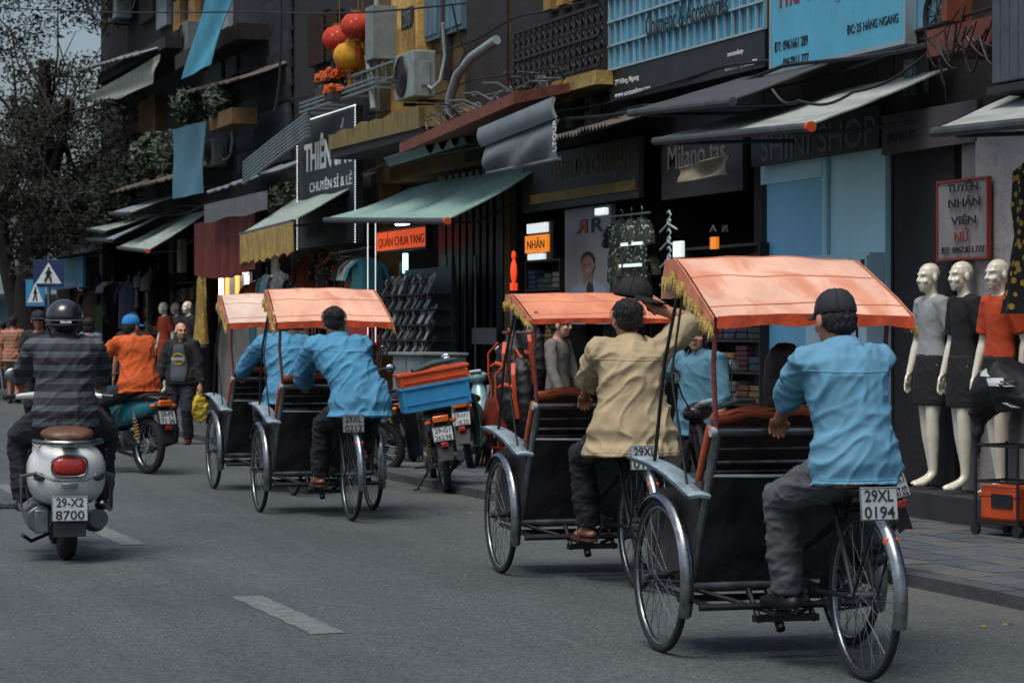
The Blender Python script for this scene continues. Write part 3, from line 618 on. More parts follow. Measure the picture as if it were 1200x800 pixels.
o = board('signboard_edge', 'narrow grey upright box by the lanterns', 428, 10, 72, 437, 8.7, mat('grey_box', '#707a78', .6, var=.2, dirt=.3), .5, cat='box')
# balcony, lanterns, flowers
def railing(label, pxl, pxr, yt, yb, X, m, nbar, orn=False, rails=(0, .5, 1), depth=.0):
    A = wl(pxl, yb, X); B_ = yy(pxr, X); zt = wl(pxl, yt, X).z; t = empty('balcony_railing', label, 'railing', A)
    h = zt - A.z; L = A.y - B_
    for q in rails: MB().box((0, -L / 2, h * q), (.035, L, .03)).build('rail', m, t)
    mb = MB()
    for i in range(nbar + 1):
        y = -L * i / nbar; mb.box((0, y, h / 2), (.018, .018, h))
        if orn:
            for z0 in (.15, .38, .62, .85):
                for s in (-1, 1): mb.tube([(0, y + s * .02 + L / nbar * .5 * s * (.2 + .5 * math.sin(k * .7) ** 2), h * (z0 - .1 + .03 * k)) for k in range(7)], .008, 4)
                mb.tube([(0, y + .05 * math.cos(k * .9), h * z0 + .05 * math.sin(k * .9)) for k in range(8)], .007, 4)
    mb.build('balusters', m, t)
    if depth:
        for y in (0, -L):
            for q in rails: MB().box((depth / 2, y, h * q), (depth, .03, .03)).build('side_rail', m, t)
    return t
railing('grey metal balcony railing under the lanterns', 352, 440, 122, 132, 8.5, mat('grey_rail', '#6f7a7a', .5, .4, var=.2, dirt=.3), 7, rails=(0, .55, 1), depth=.7)
railing('upper grey balcony railing beside the drain pipe', 398, 462, 95, 112, 8.7, mat('grey_rail'), 7, rails=(0, 1), depth=.4)
railing('ornate black wrought iron balcony railing under the yellow louvres', 603, 703, 40, 104, 8.9, mat('wrought_iron', '#1a191b', .5, .3, var=.3), 15, orn=True)
t4 = H[4][0]; A, B_ = yy(603, 8.85), yy(704, 8.85); z0 = wl(603, 112, 8.85).z
part(t4, 'balcony_slab', (8.8, B_, z0 - .12), (9.199, A, z0 + .02), pl('yellow_ledge', '#8f7a42', dirt=.7))
for i in range(6):
    y = A - .35 - i * .42; part(t4, 'louvre', (9.1, y - .12, z0 + .9), (9.199, y + .12, z0 + 1.6 + .1 * (i % 2)), mat('yellow_louvre', '#8f6f33', .7, var=.3, dirt=.3))
for a_, b_ in ((388, 60), (652, 12)): pass
def lantern(label, px, py, X, m, r=.24):
    c = wl(px, py, X); t = empty('lantern', label, 'lantern', c)
    mb = MB(); n = 16; rings = []
    prof = [(.35, .72), (.7, .6), (.93, .3), (1, 0), (.93, -.3), (.7, -.6), (.35, -.72)]
    for q, z in prof: rings.append([Vector((math.cos(2 * math.pi * j / 32) * r * q * (1 if j % 2 else .95), math.sin(2 * math.pi * j / 32) * r * q * (1 if j % 2 else .95), z * r)) for j in range(32)])
    mb.loft(rings).build('shade', m, t, 50)
    mb = MB(); mb.rod((0, 0, r * .72), (0, 0, r * .85), r * .36, 14); mb.rod((0, 0, -r * .72), (0, 0, -r * .85), r * .36, 14); mb.rod((0, 0, r * .8), (0, 0, r * 2.6), .008, 5); mb.build('caps', mat('gold_cap', '#8a6420', .5, .3), t)
    mb = MB()
    for k in range(14): a = k * .45; mb.rod((math.cos(a) * .03, math.sin(a) * .03, -r * .8), (math.cos(a) * .05, math.sin(a) * .05, -r * 1.7), .006, 4)
    mb.build('tassel', m, t)
RLAN = mat('red_silk_lantern', '#b03318', .85, var=.25, vs=16, spots=(14, .16, '#d8a08a')); YLAN = mat('yellow_silk_lantern', '#c08a1e', .85, var=.3, vs=14)
lantern('upper red silk lantern next to the grey upright box', 420, 31, 8.75, RLAN); lantern('left red silk lantern hanging over the balcony', 398, 46, 8.75, RLAN)
lantern('lower yellow silk lantern under the red ones', 412, 66, 8.72, YLAN, .25); lantern('upper yellow silk lantern half behind the lower one', 425, 52, 8.85, YLAN, .22)
def foliage(mb, c, rad, n, size, flat_=.7):
    for i in range(n):
        d = Vector((rnd.gauss(0, 1), rnd.gauss(0, 1), rnd.gauss(0, 1))).normalized() * (rnd.random() ** .45); p = Vector(c) + Vector((d.x * rad[0], d.y * rad[1], d.z * rad[2]))
        u = Vector((rnd.gauss(0, 1), rnd.gauss(0, 1), rnd.gauss(0, flat_))).normalized(); v = u.orthogonal().normalized(); v = (v + u.cross(v) * rnd.uniform(-1, 1)).normalized(); s = size * rnd.uniform(.6, 1.3)
        mb.add([p - u * s, p + v * s * .42, p + u * s, p - v * s * .42 + u.cross(v) * s * .15], [(0, 1, 2, 3)])
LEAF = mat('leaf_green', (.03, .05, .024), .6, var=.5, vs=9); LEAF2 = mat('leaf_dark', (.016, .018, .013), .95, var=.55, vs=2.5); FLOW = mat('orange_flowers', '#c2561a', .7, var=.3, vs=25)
o = empty('flower_box', 'box of orange flowers on the balcony below the lanterns', 'flower box', wl(388, 116, 8.6)); mb = MB(); mb.box((0, 0, .08), (.22, .95, .18)); mb.build('box', mat('dark_wood'), o)
mb = MB(); foliage(mb, (0, 0, .22), (.14, .5, .1), 150, .05); mb.build('foliage', LEAF, o, 0)
mb = MB()
for i in range(70): mb.ell((rnd.uniform(-.13, .1), rnd.uniform(-.48, .48), .3 + rnd.uniform(-.05, .06)), (.045, .05, .035), 6)
stuff(mb.build('flowers', FLOW, o))
mb = MB()
o = empty('flower_box', 'second lower clump of orange flowers on the balcony rail', 'flower box', wl(392, 116, 8.45)); mb.box((0, 0, .03), (.18, .4, .1)); mb.build('box', mat('dark_wood'), o); mb = MB()
for i in range(26): mb.ell((rnd.uniform(-.1, .1), rnd.uniform(-.2, .2), .12 + rnd.uniform(-.04, .05)), (.045, .05, .035), 6)
stuff(mb.build('flowers', FLOW, o))
# slate cladding of house 7: overlapping boards
t7, Y0, Y1, c7 = H[7]
CL = [mat('slate_board_%d' % i, h, .75, var=.4, vs=5, dirt=.5, bump=.5, bs=16, stretch=(1, .4, 1)) for i, h in enumerate(('#22262c', '#1c2026', '#2c3138'))]
for i in range(22):
    z = 4.2 + .28 * i; mid = Y0 + (Y1 - Y0) * rnd.uniform(.35, .6)
    for a_, b_ in ((Y0, mid - .01), (mid + .01, Y1)):
        pcs = MB().box((0, 0, 0), (.05, b_ - a_ - .004, .3), Matrix.Rotation(R(-9 + rnd.uniform(-3, 3)), 3, 'Y')).build('cladding_board', CL[rnd.randrange(3)], t7, 0); pcs.location = Vector((FX - .06, (a_ + b_) / 2, z)) - c7
# blue sheets
BLU = mat('blue_sheet', '#3f8ea6', .6, var=.2, vs=3, dirt=.15, bump=.25, bs=6); BLU2 = mat('dull_blue_sheet', '#3f6a7c', .65, var=.15, vs=3, dirt=.2, bump=.25, bs=6)
def hang(name, label, corners, X, m, cat='banner', bow=.06):
    tl, tr, br, bl = [wl(x, y, X) for x, y in corners]; g = []
    for i in range(13):
        u = i / 12; row = []
        for j in range(9):
            v = j / 8; p = tl.lerp(tr, v).lerp(bl.lerp(br, v), u); p.x += bow * math.sin(u * 3.14) * math.sin(v * 3.14) + .02 * math.sin(v * 8 + u * 5); row.append(p)
        g.append(row)
    return tag(MB().sheet(g, .012).build(name, m, None, 60), label, cat)
hang('blue_sheet', 'upper bright blue sheet hanging aslant from the top', ((244, -14), (276, -14), (247, 76), (214, 93)), 8.3, BLU)
hang('blue_sheet', 'lower dull blue sheet hanging straight below the plants', ((202, 152), (240, 142), (238, 226), (204, 233)), 8.3, BLU2)
hang('white_sheet', 'off white torn sheet stretched between far upper floors', ((188, 63), (178, 98), (140, 116), (92, 119)), 8.4, mat('off_white_sheet', '#8f9488', .8, var=.2, vs=4, dirt=.25), 'banner')
for px, py, r_, lb, sz in ((222, 126, .4, 'bushy green potted plant above the lower blue sheet left', .08), (260, 118, .36, 'bushy green potted plant above the lower blue sheet right', .08), (178, 182, .5, 'green climbing plant left of the lower blue sheet', .085), (108, 205, .6, 'dull green bush on the far low roof', .09)):
    p = wl(px, py, 8.5); o = empty('potted_plant', lb, 'plant', p - Vector((0, 0, r_ + .2)))
    mb = MB()
    if r_ < .45: mb.lathe([(.02, .1), (.1, .1), (.13, .3), (.14, .32), (.12, .3), (.02, .27)], 14).build('pot', mat('terracotta_pot', '#5f3423', .8, var=.2, dirt=.3), o)
    mb = MB()
    for k in range(7): a = k * .9; mb.tube([(0, 0, .25), (math.cos(a) * r_ * .25, math.sin(a) * r_ * .25, r_ * .7), (math.cos(a) * r_ * .7, math.sin(a) * r_ * .7, r_ * (.7 + .1 * k))], [.018, .012, .005], 5)
    mb.build('stems', mat('dark_wood'), o)
    mb = MB(); foliage(mb, (0, 0, r_ + .2), (r_ * .8, r_ * 1.05, r_ * .85), 420, sz); mb.build('foliage', LEAF, o, 0)
tag(MB().span(*[Vector(p) for p in (wl(262, 142, 8.4) + Vector((0, -.6, -.08)), wl(245, 142, 8.4) + Vector((.4, 0, .08)))]).build('planter_shelf', pl('mossy_shelf', '#5f4722', dirt=.8), None, 0), 'mossy planter shelf carrying the potted plants', 'shelf')
# details of the ochre house behind the tree
t9, Y0, Y1, c9 = H[9]
for px0, px1, yt, yb, m_ in ((186, 198, -10, 36, mat('white_curtain', '#7d8688', .8, var=.3, vs=5)), (166, 182, -10, 30, mat('dark_wood')), (206, 214, 4, 38, YELW), (224, 232, 2, 36, YELW), (258, 270, -5, 38, mat('white_curtain'))):
    tt = t9 if px0 < 200 else H[8][0]; A, B_, zb, zt = q4(px0, yt, yb, px1, 9.15); part(tt, 'window', (9.1, B_, zb), (9.199, A, zt), m_)
A, B_, zb, zt = q4(119, -30, 30, 190, 9.16); part(t9, 'ochre_wall', (9.16, B_, zb), (9.199, A, zt), OCHR)
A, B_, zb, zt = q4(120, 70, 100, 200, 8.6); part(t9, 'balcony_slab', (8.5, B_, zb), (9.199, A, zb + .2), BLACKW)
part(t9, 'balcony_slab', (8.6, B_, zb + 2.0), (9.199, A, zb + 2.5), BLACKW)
part(H[8][0], 'balcony_slab', (8.6, yy(283, 8.6) + .3, 6.0), (9.199, yy(205, 8.6), 6.25), BRWN)
A, B_, zb, zt = q4(168, 120, 165, 188, 9.1); part(t9, 'column', (9.0, B_, zb), (9.199, A, zt), OCHR)
so = empty('slatted_overhang', 'grey slatted metal overhang beside the tall black sign', 'overhang', wl(286, 215, 8.3)); soc = Vector(so.location)
for i in range(7):
    A = wl(286, 215 - 4 * i, 8.3); MB().tube([A - soc, A + Vector((.1, -1.5, .25)) - soc, Vector((8.5, yy(345, 8.3), A.z + .5)) - soc], .03, 6).build('slat', mat('grey_rail'), so)
# right end: orange beam, corrugated cladding, wheel panel
t1 = H[1][0]
A, B_, zb, zt = q4(1086, 56, 68, 1170, 8.6); part(t1, 'orange_beam', (8.6, B_, zb), (9.199, A, zt + .12), mat('orange_painted_beam', '#64301c', .6, var=.3, dirt=.6))
A, B_, zb, zt = q4(1103, -20, 26, 1110, 8.8); part(t1, 'orange_post', (8.8, B_, zb), (9.0, A, zt), mat('orange_painted_beam'))
o = board('side_sign', 'light blue panel with black wheel emblem right of the blue signboard', 1064, -40, 38, 1102, 8.95, mat('light_blue_panel', '#5b8ea3', .5, var=.15, vs=4, dirt=.15), .05)
c_ = wl(1098, 18, 8.93); mb = MB()
for r_ in (.17, .2): mb.tube([c_ + Vector((0, math.cos(k) * r_, math.sin(k) * r_)) for k in [2 * math.pi * i / 30 for i in range(30)]], .012, 5, loop=True)
for k in range(12): mb.rod(c_, c_ + Vector((0, math.cos(k * .5236) * .18, math.sin(k * .5236) * .18)), .006, 5)
mb.build('emblem', BLKT, o)
A, B_, zb, zt = q4(1165, -10, 100, 1290, 8.3); cg = empty('corrugated_cladding', 'grey corrugated box cladding at upper right edge', 'cladding', (8.3, A, zb))
for i in range(12): MB().box((0, -.06 - .115 * i, (zt - zb) / 2), (.05, .1, zt - zb)).build('panel', mat('grey_corrugated', '#4c555c', .55, .3, var=.2, vs=4, dirt=.35), cg, 0, .012)
MB().box((.06, -.7, (zt - zb) / 2), (.04, 1.4, zt - zb - .01)).build('backing', DGREY, cg, 0)
MB().box((.4, -.7, zt - zb + .03), (.9, 1.45, .05)).build('top_cap', DGREY, cg, 0); MB().box((.4, -.7, -.04), (.9, 1.42, .05)).build('bottom_cap', DGREY, cg, 0)
# more weathered clutter on the far upper floors
def shutters(t, px0, px1, yt, yb, X, m, n=9):
    A, B_, zb, zt = q4(px0, yt, yb, px1, X); w = part(t, 'window', (X, B_, zb), (9.199, A, zt), mat('window_dark', '#121316', .4)); wl_ = Vector(t.location)
    for i in range(n):
        s_ = MB().box((0, 0, 0), (.03, A - B_ - .06, (zt - zb) / n * .9), Matrix.Rotation(R(-24), 3, 'Y')).build('slat', m, w, 0); s_.location = Vector((X - .02, (A + B_) / 2, zb + (zt - zb) * (i + .5) / n)) - wl_
SHT = mat('grey_green_shutter', '#39454a', .7, var=.3, vs=6, dirt=.45); SHB = mat('brown_shutter', '#4a3424', .7, var=.3, vs=6, dirt=.45)
shutters(H[8][0], 246, 262, 52, 100, 9.1, SHT); shutters(H[8][0], 266, 280, 44, 92, 9.1, SHT); shutters(H[9][0], 150, 166, 120, 160, 9.1, SHB); shutters(H[6][0], 362, 380, 20, 80, 9.1, SHB); shutters(H[6][0], 384, 396, 16, 72, 9.1, SHB)
def corr(label, pxa, ya_, pxb, yb_, X, dep, rise, m):
    a_, b_ = wl(pxa, ya_, X), wl(pxb, yb_, X); n = max(12, int(abs(a_.y - b_.y) / .09)); g = []
    for j in range(n * 4 + 1):
        p_ = a_.lerp(b_, j / (n * 4)); dz = .022 * math.sin(j * math.pi / 2) + .03 * noise.noise(Vector((j * .07, X, 1))); g.append([p_ + Vector((0, 0, dz)), p_ + Vector((dep * .5, 0, rise * .5 + dz - .02)), p_ + Vector((dep, 0, rise + dz))])
    tag(MB().sheet(g, .006).build('corrugated_sheet', m, None, 50), label, 'roof sheet')
RUST = mat('rusty_corrugated', '#4f4740', .7, .2, var=.4, vs=3, dirt=.6, stain=(1.2, .6, '#4a2a18')); COLD = mat('cold_corrugated', '#57646a', .55, .3, var=.3, vs=4, dirt=.4)
corr('dark corrugated roof sheet high behind the tree', 88, 84, 166, 62, 8.2, 1.0, .35, COLD); corr('rusty corrugated roof sheet above the far awnings', 128, 226, 204, 208, 8.3, .9, .35, RUST); corr('rusty corrugated sheet below the upper blue sheet', 206, 112, 282, 92, 8.4, .8, .3, RUST)
corr('grey corrugated sheet over the red curtain', 242, 226, 300, 208, 8.3, .8, .3, COLD); corr('rusty corrugated strip above the faded yellow sign', 612, 172, 712, 146, 8.5, .65, .22, RUST)
aircon('grey far air conditioner under the upper blue sheet', wl(232, 62, 9.1), .9, mat('aircon_far', '#5d6666', .6, var=.2, dirt=.4)); aircon('small dark air conditioner above the red curtain', wl(262, 196, 9.1), .8, mat('aircon_far'))
for k_, (px_, py_, r_, X_) in enumerate(((150, 214, .55, 8.6), (122, 232, .5, 8.4), (88, 236, .6, 8.5), (196, 176, .4, 8.6), (330, 236, .28, 8.7))):
    p_ = wl(px_, py_, X_); o = empty('climbing_plant', ('dark green creeper over the small far awning', 'creeper hanging beside the farthest awnings', 'low creeper behind the street tree', 'creeper right beside the lower blue sheet', 'small creeper under the slatted overhang')[k_], 'plant', p_); mb = MB()
    for q in range(9): mb.tube([(.1, rnd.uniform(-r_, r_), r_ * .6), (0, rnd.uniform(-r_, r_), 0), (-.05, rnd.uniform(-r_, r_), -r_ * .8)], .009, 4)
    mb.build('stems', mat('dark_wood'), o); mb = MB(); foliage(mb, (0, 0, 0), (.3, r_ * 1.3, r_), 420, .065)
    for q in range(7): foliage(mb, (-.05, rnd.uniform(-r_, r_), -r_ * rnd.uniform(.5, 1.3)), (.1, .15, .3), 45, .06)
    mb.build('foliage', LEAF, o, 0)
# wires
WIRE = mat('black_wire', '#0f0f11', .6, var=.1)
def wire(label, pts, r=.012):
    P_ = [at(x, y, d) for x, y, d in pts]; out = []
    for a, b in zip(P_, P_[1:]):
        for k in range(10): v = k / 10; q = a.lerp(b, v); q.z -= .06 * math.sin(math.pi * v); out.append(q)
    tag(MB().tube(out + [P_[-1]], r, 5).build('overhead_wire', WIRE), label, 'wire', 'overhead wires')
wire('black overhead wire crossing the top left of the view', [(-40, 6, 44), (300, 14, 33), (545, 4, 27)])
wire('grey cable sagging across the dark far house from the tree', [(0, 190, 54), (120, 140, 50), (178, 105, 49)], .02)
for k_, (za, zb_, X_) in enumerate(((3.55, 3.7, 8.9), (3.75, 3.95, 8.95), (3.62, 3.6, 8.8), (4.3, 4.5, 9.05), (4.9, 5.0, 9.1))):
    n_ = 90; ys_ = [14 + 34 * i / n_ for i in range(n_ + 1)]
    tag(MB().tube([(X_ + .03 * math.sin(y * 2.1 + k_), y, za + (zb_ - za) * (y - 14) / 34 - .1 * abs(math.sin(y * .55 + k_))) for y in ys_], .011 + .003 * (k_ % 3), 5).build('overhead_wire', WIRE), ('lowest', 'second', 'third', 'fourth', 'highest')[k_] + ' black cable strung along the house fronts', 'wire', 'cables along the house fronts')
for k_, (px_, py_) in enumerate(((668, 150), (690, 146), (1068, 112), (335, 250), (606, 160))):
    p_ = wl(px_, py_, 9.08); o = empty('meter_box', ('left', 'second', 'near right', 'far left', 'middle')[k_] + ' small grey electricity meter box on a dark wall', 'meter box', p_, 0, 'meter boxes'); MB().box((.04, 0, .14), (.12, .2, .28)).build('case', mat('meter_grey', '#4b4f50', .6, var=.25, dirt=.4), o, 0, .01); MB().box((-.022, 0, .18), (.006, .12, .1)).build('window', mat('meter_glass', '#20262a', .2), o, 0)
wire('cable looping under the blue signboard', [(905, 105, 19.5), (935, 118, 19.2), (1000, 108, 19), (1090, 60, 18.6)], .012)
wire('cable hanging beside the orange beam', [(1100, 60, 18.5), (1108, 100, 18.4), (1112, 118, 18.4)], .01)
wire('thin wire hanging across the green awning', [(530, 5, 28), (545, 60, 28), (530, 80, 28), (524, 70, 28)], .012)
wire('wire running down the slate cladding', [(330, -5, 37), (328, 90, 37), (322, 130, 37)], .02)
mb = MB()
for k in range(16):
    a = wl(1082 + 5 * k, 44 + rnd.uniform(-8, 6), 8.52); b = a + Vector((rnd.uniform(-.05, .1), -rnd.uniform(.15, .7), rnd.uniform(-.05, .15))); dp = rnd.uniform(.05, .3)
    mb.tube([a.lerp(b, q / 8) - Vector((.03, 0, dp * math.sin(q / 8 * math.pi))) for q in range(9)], rnd.uniform(.005, .011), 5)
o = tag(stuff(mb.build('cable_tangle', WIRE)), 'tangle of black cables looping over the orange beam', 'cables')
# ------------------------------------------------------------------ shop interiors and goods at the fronts
# blue front of house 2
BP = mat('blue_painted_panel', '#78bede', .45, var=.08, vs=2); BP2 = mat('light_blue_panel_wall', '#b4e2ee', .45, var=.08, vs=2); LOCK = mat('locker_door', '#aed2de', .4, var=.08, vs=3)
t2, Y0, Y1, c2 = H[2]
ya, ym, yb = yy(897, 9.25), yy(970, 9.25), yy(1047, 9.25)
part(t2, 'blue_side_panel', (9.21, ym + .002, .21), (9.25, ya - .02, 3.02), BP); part(t2, 'blue_back_panel', (9.2, yb + .045, .21), (9.25, ym, 3.05), BP2); part(t2, 'head_panel', (9.195, ym + .004, 2.72), (9.209, ya - .02, 3.0), BP2)
FRM = mat('pale_door_frame', '#9cc6d4', .4, var=.06)
for px in (970.5,): y = yy(px, 9.19); part(t2, 'door_frame', (9.165, y - .02, .21), (9.194, y + .02, 3.02), FRM)
lk = empty('locker', 'pale blue row of lockers with black handles inside the blue front', 'locker', (9.06, yb + .05, .2)); zt = wl(1010, 296, 9.06).z - .2
MB().span((.01, .0, 0), (.135, ym - yb - .06, zt)).build('case', LOCK, lk, 0)
n = 4; w_ = (ym - yb - .06) / n
for i in range(n):
    y = w_ * (i + .5)
    for z0, z1 in ((.02, zt * .45 - .01), (zt * .45 + .01, zt - .02)):
        d = MB().span((-.02, y - w_ / 2 + .006, z0), (.008, y + w_ / 2 - .006, z1)).build('door', LOCK, lk, 0, .004)
        hy = y + (w_ / 2 - .06) * (1 if i % 2 else -1); mb = MB(); zc = z1 - .35; mb.tube([(-.02, hy, zc + .07), (-.06, hy, zc + .06), (-.06, hy, zc - .06), (-.02, hy, zc - .07)], .012, 6); mb.box((-.024, hy, zc), (.012, .05, .16)); mb.box((-.024, hy, z1 - .06), (.01, .05, .05)); mb.build('handle', mat('black_plastic', '#131316', .45, var=.25, vs=10), d)
# doorstep
A = wl(1047, 590, 9.0).y
tag(MB().span((8.72, 12.5, .066), (9.19, yy(1047, 8.8), .27)).build('doorstep', mat('dark_step', '#2b2a2c', .7, var=.3, dirt=.3), None, 0, .01), 'dark stone doorstep carrying the mannequins', 'step')
part(t1, 'white_wall', (9.0, 12.6, .28), (9.19, yy(1143, 9.0), 2.95), pl('grubby_white_wall', '#8d8a88', dirt=.3, var=.15)); part(t1, 'door_leaf', (9.05, yy(1143, 9.0) + .003, .28), (9.15, yy(1120, 9.0), 2.95), mat('pale_door', '#6c6a6c', .6, var=.2, dirt=.3))
part(t1, 'dark_panel', (9.1, yy(1119, 9.1) + .01, .28), (9.19, yy(1050, 9.1), 2.98), BLACKW)
# generic hanging garment: body with two sleeves, soft folds
HANG = mat('hanger_wire', '#8d9496', .4, .6)
def garment(label, loc, rz, w, h, m, kind='shirt', group=None, hanger=True, name=None):
    mb = MB(); n = 22
    def ring(z, hw, d, ph):
        return [Vector((math.cos(2 * math.pi * j / n) * hw * (1 + .04 * math.sin(5 * 2 * math.pi * j / n + ph)), math.sin(2 * math.pi * j / n) * d * (1 + .35 * math.sin(7 * 2 * math.pi * j / n + ph)), z)) for j in range(n)]
    if kind == 'dress': prof = [(0, .12, .03), (-.06, .34, .05), (-.3, .36, .06), (-.48, .3, .06), (-.75, .42, .08), (-1, .55, .1)]
    elif kind == 'trousers': prof = [(0, .3, .05), (-.2, .34, .06), (-.6, .3, .05), (-1, .28, .05)]
    else: prof = [(0, .12, .03), (-.05, .3, .04), (-.14, .46, .05), (-.4, .44, .055), (-.7, .45, .06), (-1, .47, .065)]
    mb.loft([ring(z * h, q * w, d * min(1, w / .5 + .2), i * .7) for i, (z, q, d) in enumerate(prof)])
    if kind == 'shirt':
        for s in (-1, 1): mb.tube([(s * w * .3, 0, -.08 * h), (s * w * .5, .01, -.2 * h), (s * w * .6, .015, -.42 * h)], [.07 * w / .5, .075 * w / .5, .07 * w / .5], 10, flat=.5)
    o = mb.build(name or ('dress' if kind == 'dress' else 'shirt' if kind == 'shirt' else 'trousers'), m, None, 60); o.location = loc; o.rotation_euler = (0, 0, rz); tag(o, label, name or ('dress' if kind == 'dress' else 'shirt' if kind == 'shirt' else 'trousers'), group)
    if hanger:
        hb = MB(); hb.tube([(-w * .4, 0, -.1 * h), (0, 0, .02), (w * .4, 0, -.1 * h)], .006, 5); hb.tube([(0, 0, .01), (0, 0, .05), (.03, 0, .08), (0, 0, .11), (-.02, 0, .09)], .004, 5); hb.build('hanger', HANG, o)
    return o
PATT = mat('black_orange_print', '#131214', .85, var=.2, spots=(13, .36, '#b5742a'), bump=.3, bs=18)
FRONT = -math.pi / 2                      # garment width along the street
garment('black shirt printed with orange shapes facing the street', wl(378, 292, 8.7), FRONT, .78, 1.0, PATT)
cols = ('#6d2a22', '#7d8b88', '#2f6d78', '#8f9a99', '#1f2a30', '#7a2f1e', '#2b4a46', '#a0a7a2')
for i in range(11):
    p = wl(398 + i * 3.2, 302, 9.0); garment(('first', 'second', 'third', 'fourth', 'fifth', 'sixth', 'seventh', 'eighth', 'ninth', 'tenth', 'last')[i] + ' shirt from the left on the rail behind black printed shirt', p, R(rnd.uniform(-20, 20)), .5, .75, mat('rail_shirt_%d' % (i % 8), cols[i % 8], .85, var=.2, vs=5), group='shirts on the clothes rail')
pr = [wl(393, 297, 9.0), wl(434, 290, 9.0)]; tag(MB().rod(pr[0], pr[1], .012, 6).build('clothes_rail', mat('dull_steel', '#6d7275', .45, .85, var=.3, vs=10, dirt=.4)), 'steel clothes rail with shirts in the lit shop', 'rail')
garment('red and teal shirt left of the black printed shirt', wl(361, 300, 8.75), R(-60), .5, .9, mat('rail_shirt_0'), name='shirt')
for px, py, w, h, c_, lb in ((327, 318, .5, .8, '#5d5f60', 'grey shirt hanging under the yellow valance'), (345, 322, .45, .8, '#1c1d20', 'black shirt hanging under the yellow valance'), (312, 322, .4, .7, '#4d7077', 'blue grey shirt hanging under the yellow valance')):
    garment(lb, wl(px, py, 8.7), R(-70), w, h, mat('hung_' + c_[1:], c_, .85, var=.25, spots=(9, .25, '#8b8f90')))
garment('yellow dress hanging in the far dark shop', wl(236, 322, 8.6), FRONT, .55, 1.15, mat('mustard_dress', '#8f7430', .85, var=.35, vs=8, spots=(9, .2, '#b0a070')), 'dress')
garment('grey dress below the yellow one in the far shop', wl(234, 352, 8.75), FRONT, .4, .8, mat('grey_dress', '#55565a', .85, var=.3), 'dress')
garment('black cloth printed with yellow leaves at right edge', wl(1208, 190, 8.6), R(-75), .45, 1.0, mat('black_yellow_print', '#121213', .85, var=.2, spots=(17, .36, '#a8892e'), bump=.3, bs=18), 'dress')
for i, (px, py, c_, cn_) in enumerate(((112, 318, '#161b26', 'navy'), (112, 338, '#3a281c', 'brown'), (112, 352, '#2c4026', 'green'), (150, 330, '#161e38', 'deep blue'), (163, 322, '#1b1f26', 'slate'), (132, 330, '#25252d', 'grey'), (176, 318, '#2c2d30', 'mid grey'), (186, 316, '#1c1718', 'plum'))):
    garment(cn_ + ' cloth hung at the far left shop fronts', wl(px, py, 8.6), FRONT + R(rnd.uniform(-60, 60)), rnd.uniform(.45, .8), rnd.uniform(.55, .95), mat('far_cloth_%d' % i, c_, .85, var=.3), group='cloths at the far shop fronts')
for i, (px, py, w, h, c_, cn_) in enumerate(((300, 330, .5, .7, '#7d3a22', 'rust'), (307, 352, .5, .7, '#2c5a66', 'teal'), (318, 345, .5, .8, '#8a8274', 'cream'), (330, 352, .5, .8, '#54282a', 'wine'), (352, 330, .5, .8, '#b09a86', 'beige'), (405, 346, .5, .7, '#a04a24', 'orange'), (416, 344, .5, .7, '#3f7d82', 'aqua'), (426, 343, .5, .7, '#8f2f28', 'red'), (398, 348, .5, .7, '#c2c4bc', 'white'))):
    garment(cn_ + ' garment low in the lit clothes shop behind the cyclos', wl(px, py, 8.95), R(rnd.uniform(-75, -20)), w, h, mat('lit_goods_%d' % i, c_, .85, var=.3, vs=8), group='garments low in the lit shop')
# camouflage clothes, hangers in the dark shop
CAMO = mat('camouflage_cloth', '#232b24', .85, var=.4, vs=16, spots=(24, .3, '#8f9a92')); CAMO2 = mat('dark_green_cloth', '#2a2f22', .85, var=.4, vs=14, spots=(22, .22, '#6c6a4a'))
for i, (px, py) in enumerate(((728, 258), (740, 256), (752, 255))): garment(('left', 'middle', 'right')[i] + ' camouflage shirt on the upper rail right of the poster', wl(px, py, 8.9), FRONT + R(rnd.uniform(-20, 20)), .42, .62, CAMO, group='camouflage shirts on the upper rail')
for i, (px, py) in enumerate(((724, 294), (737, 292), (750, 291))): garment(('left', 'middle', 'right')[i] + ' dark green shirt on the lower rail right of the poster', wl(px, py, 8.9), FRONT + R(rnd.uniform(-20, 20)), .42, .62, CAMO2, group='green shirts on the lower rail')
for py in (258, 289, 314):
    a, b = wl(716, py - 4, 8.88), wl(762, py - 9, 8.88); tag(MB().rod(a, b, .012, 6).build('clothes_rail', mat('dull_steel')), {258: 'upper', 289: 'middle', 314: 'lower'}[py] + ' steel rail of the camouflage clothes', 'rail')
for k, (px0, px1, py) in enumerate(((727, 751, 287), (725, 750, 312))):
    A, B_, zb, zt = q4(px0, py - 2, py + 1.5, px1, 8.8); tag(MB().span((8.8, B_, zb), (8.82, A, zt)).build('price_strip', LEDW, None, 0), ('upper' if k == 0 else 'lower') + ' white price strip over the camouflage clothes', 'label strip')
for i in range(4):
    c_ = wl(784, 262 + 21 * i, 8.95); mb = MB(); mb.tube([c_ + Vector((0, .22, -.07)), c_ + Vector((0, .03, 0)), c_ + Vector((0, -.2, -.06))], .011, 5); mb.tube([c_ + Vector((0, 0, .0)), c_ + Vector((0, 0, .04)), c_ + Vector((0, -.05, .08)), c_ + Vector((0, 0, .12)), c_ + Vector((0, .04, .1))], .009, 5); mb.tube([c_ + Vector((0, .04 * math.cos(k), .02 + .03 * math.sin(k))) for k in range(7)], .008, 5, loop=True)
    tag(mb.build('clothes_hanger', mat('pale_hanger', '#a3b4b2', .4, var=.1)), ('top', 'second', 'third', 'lowest')[i] + ' pale empty hanger in the column left of the white lamp', 'hanger', 'empty hangers in a column')
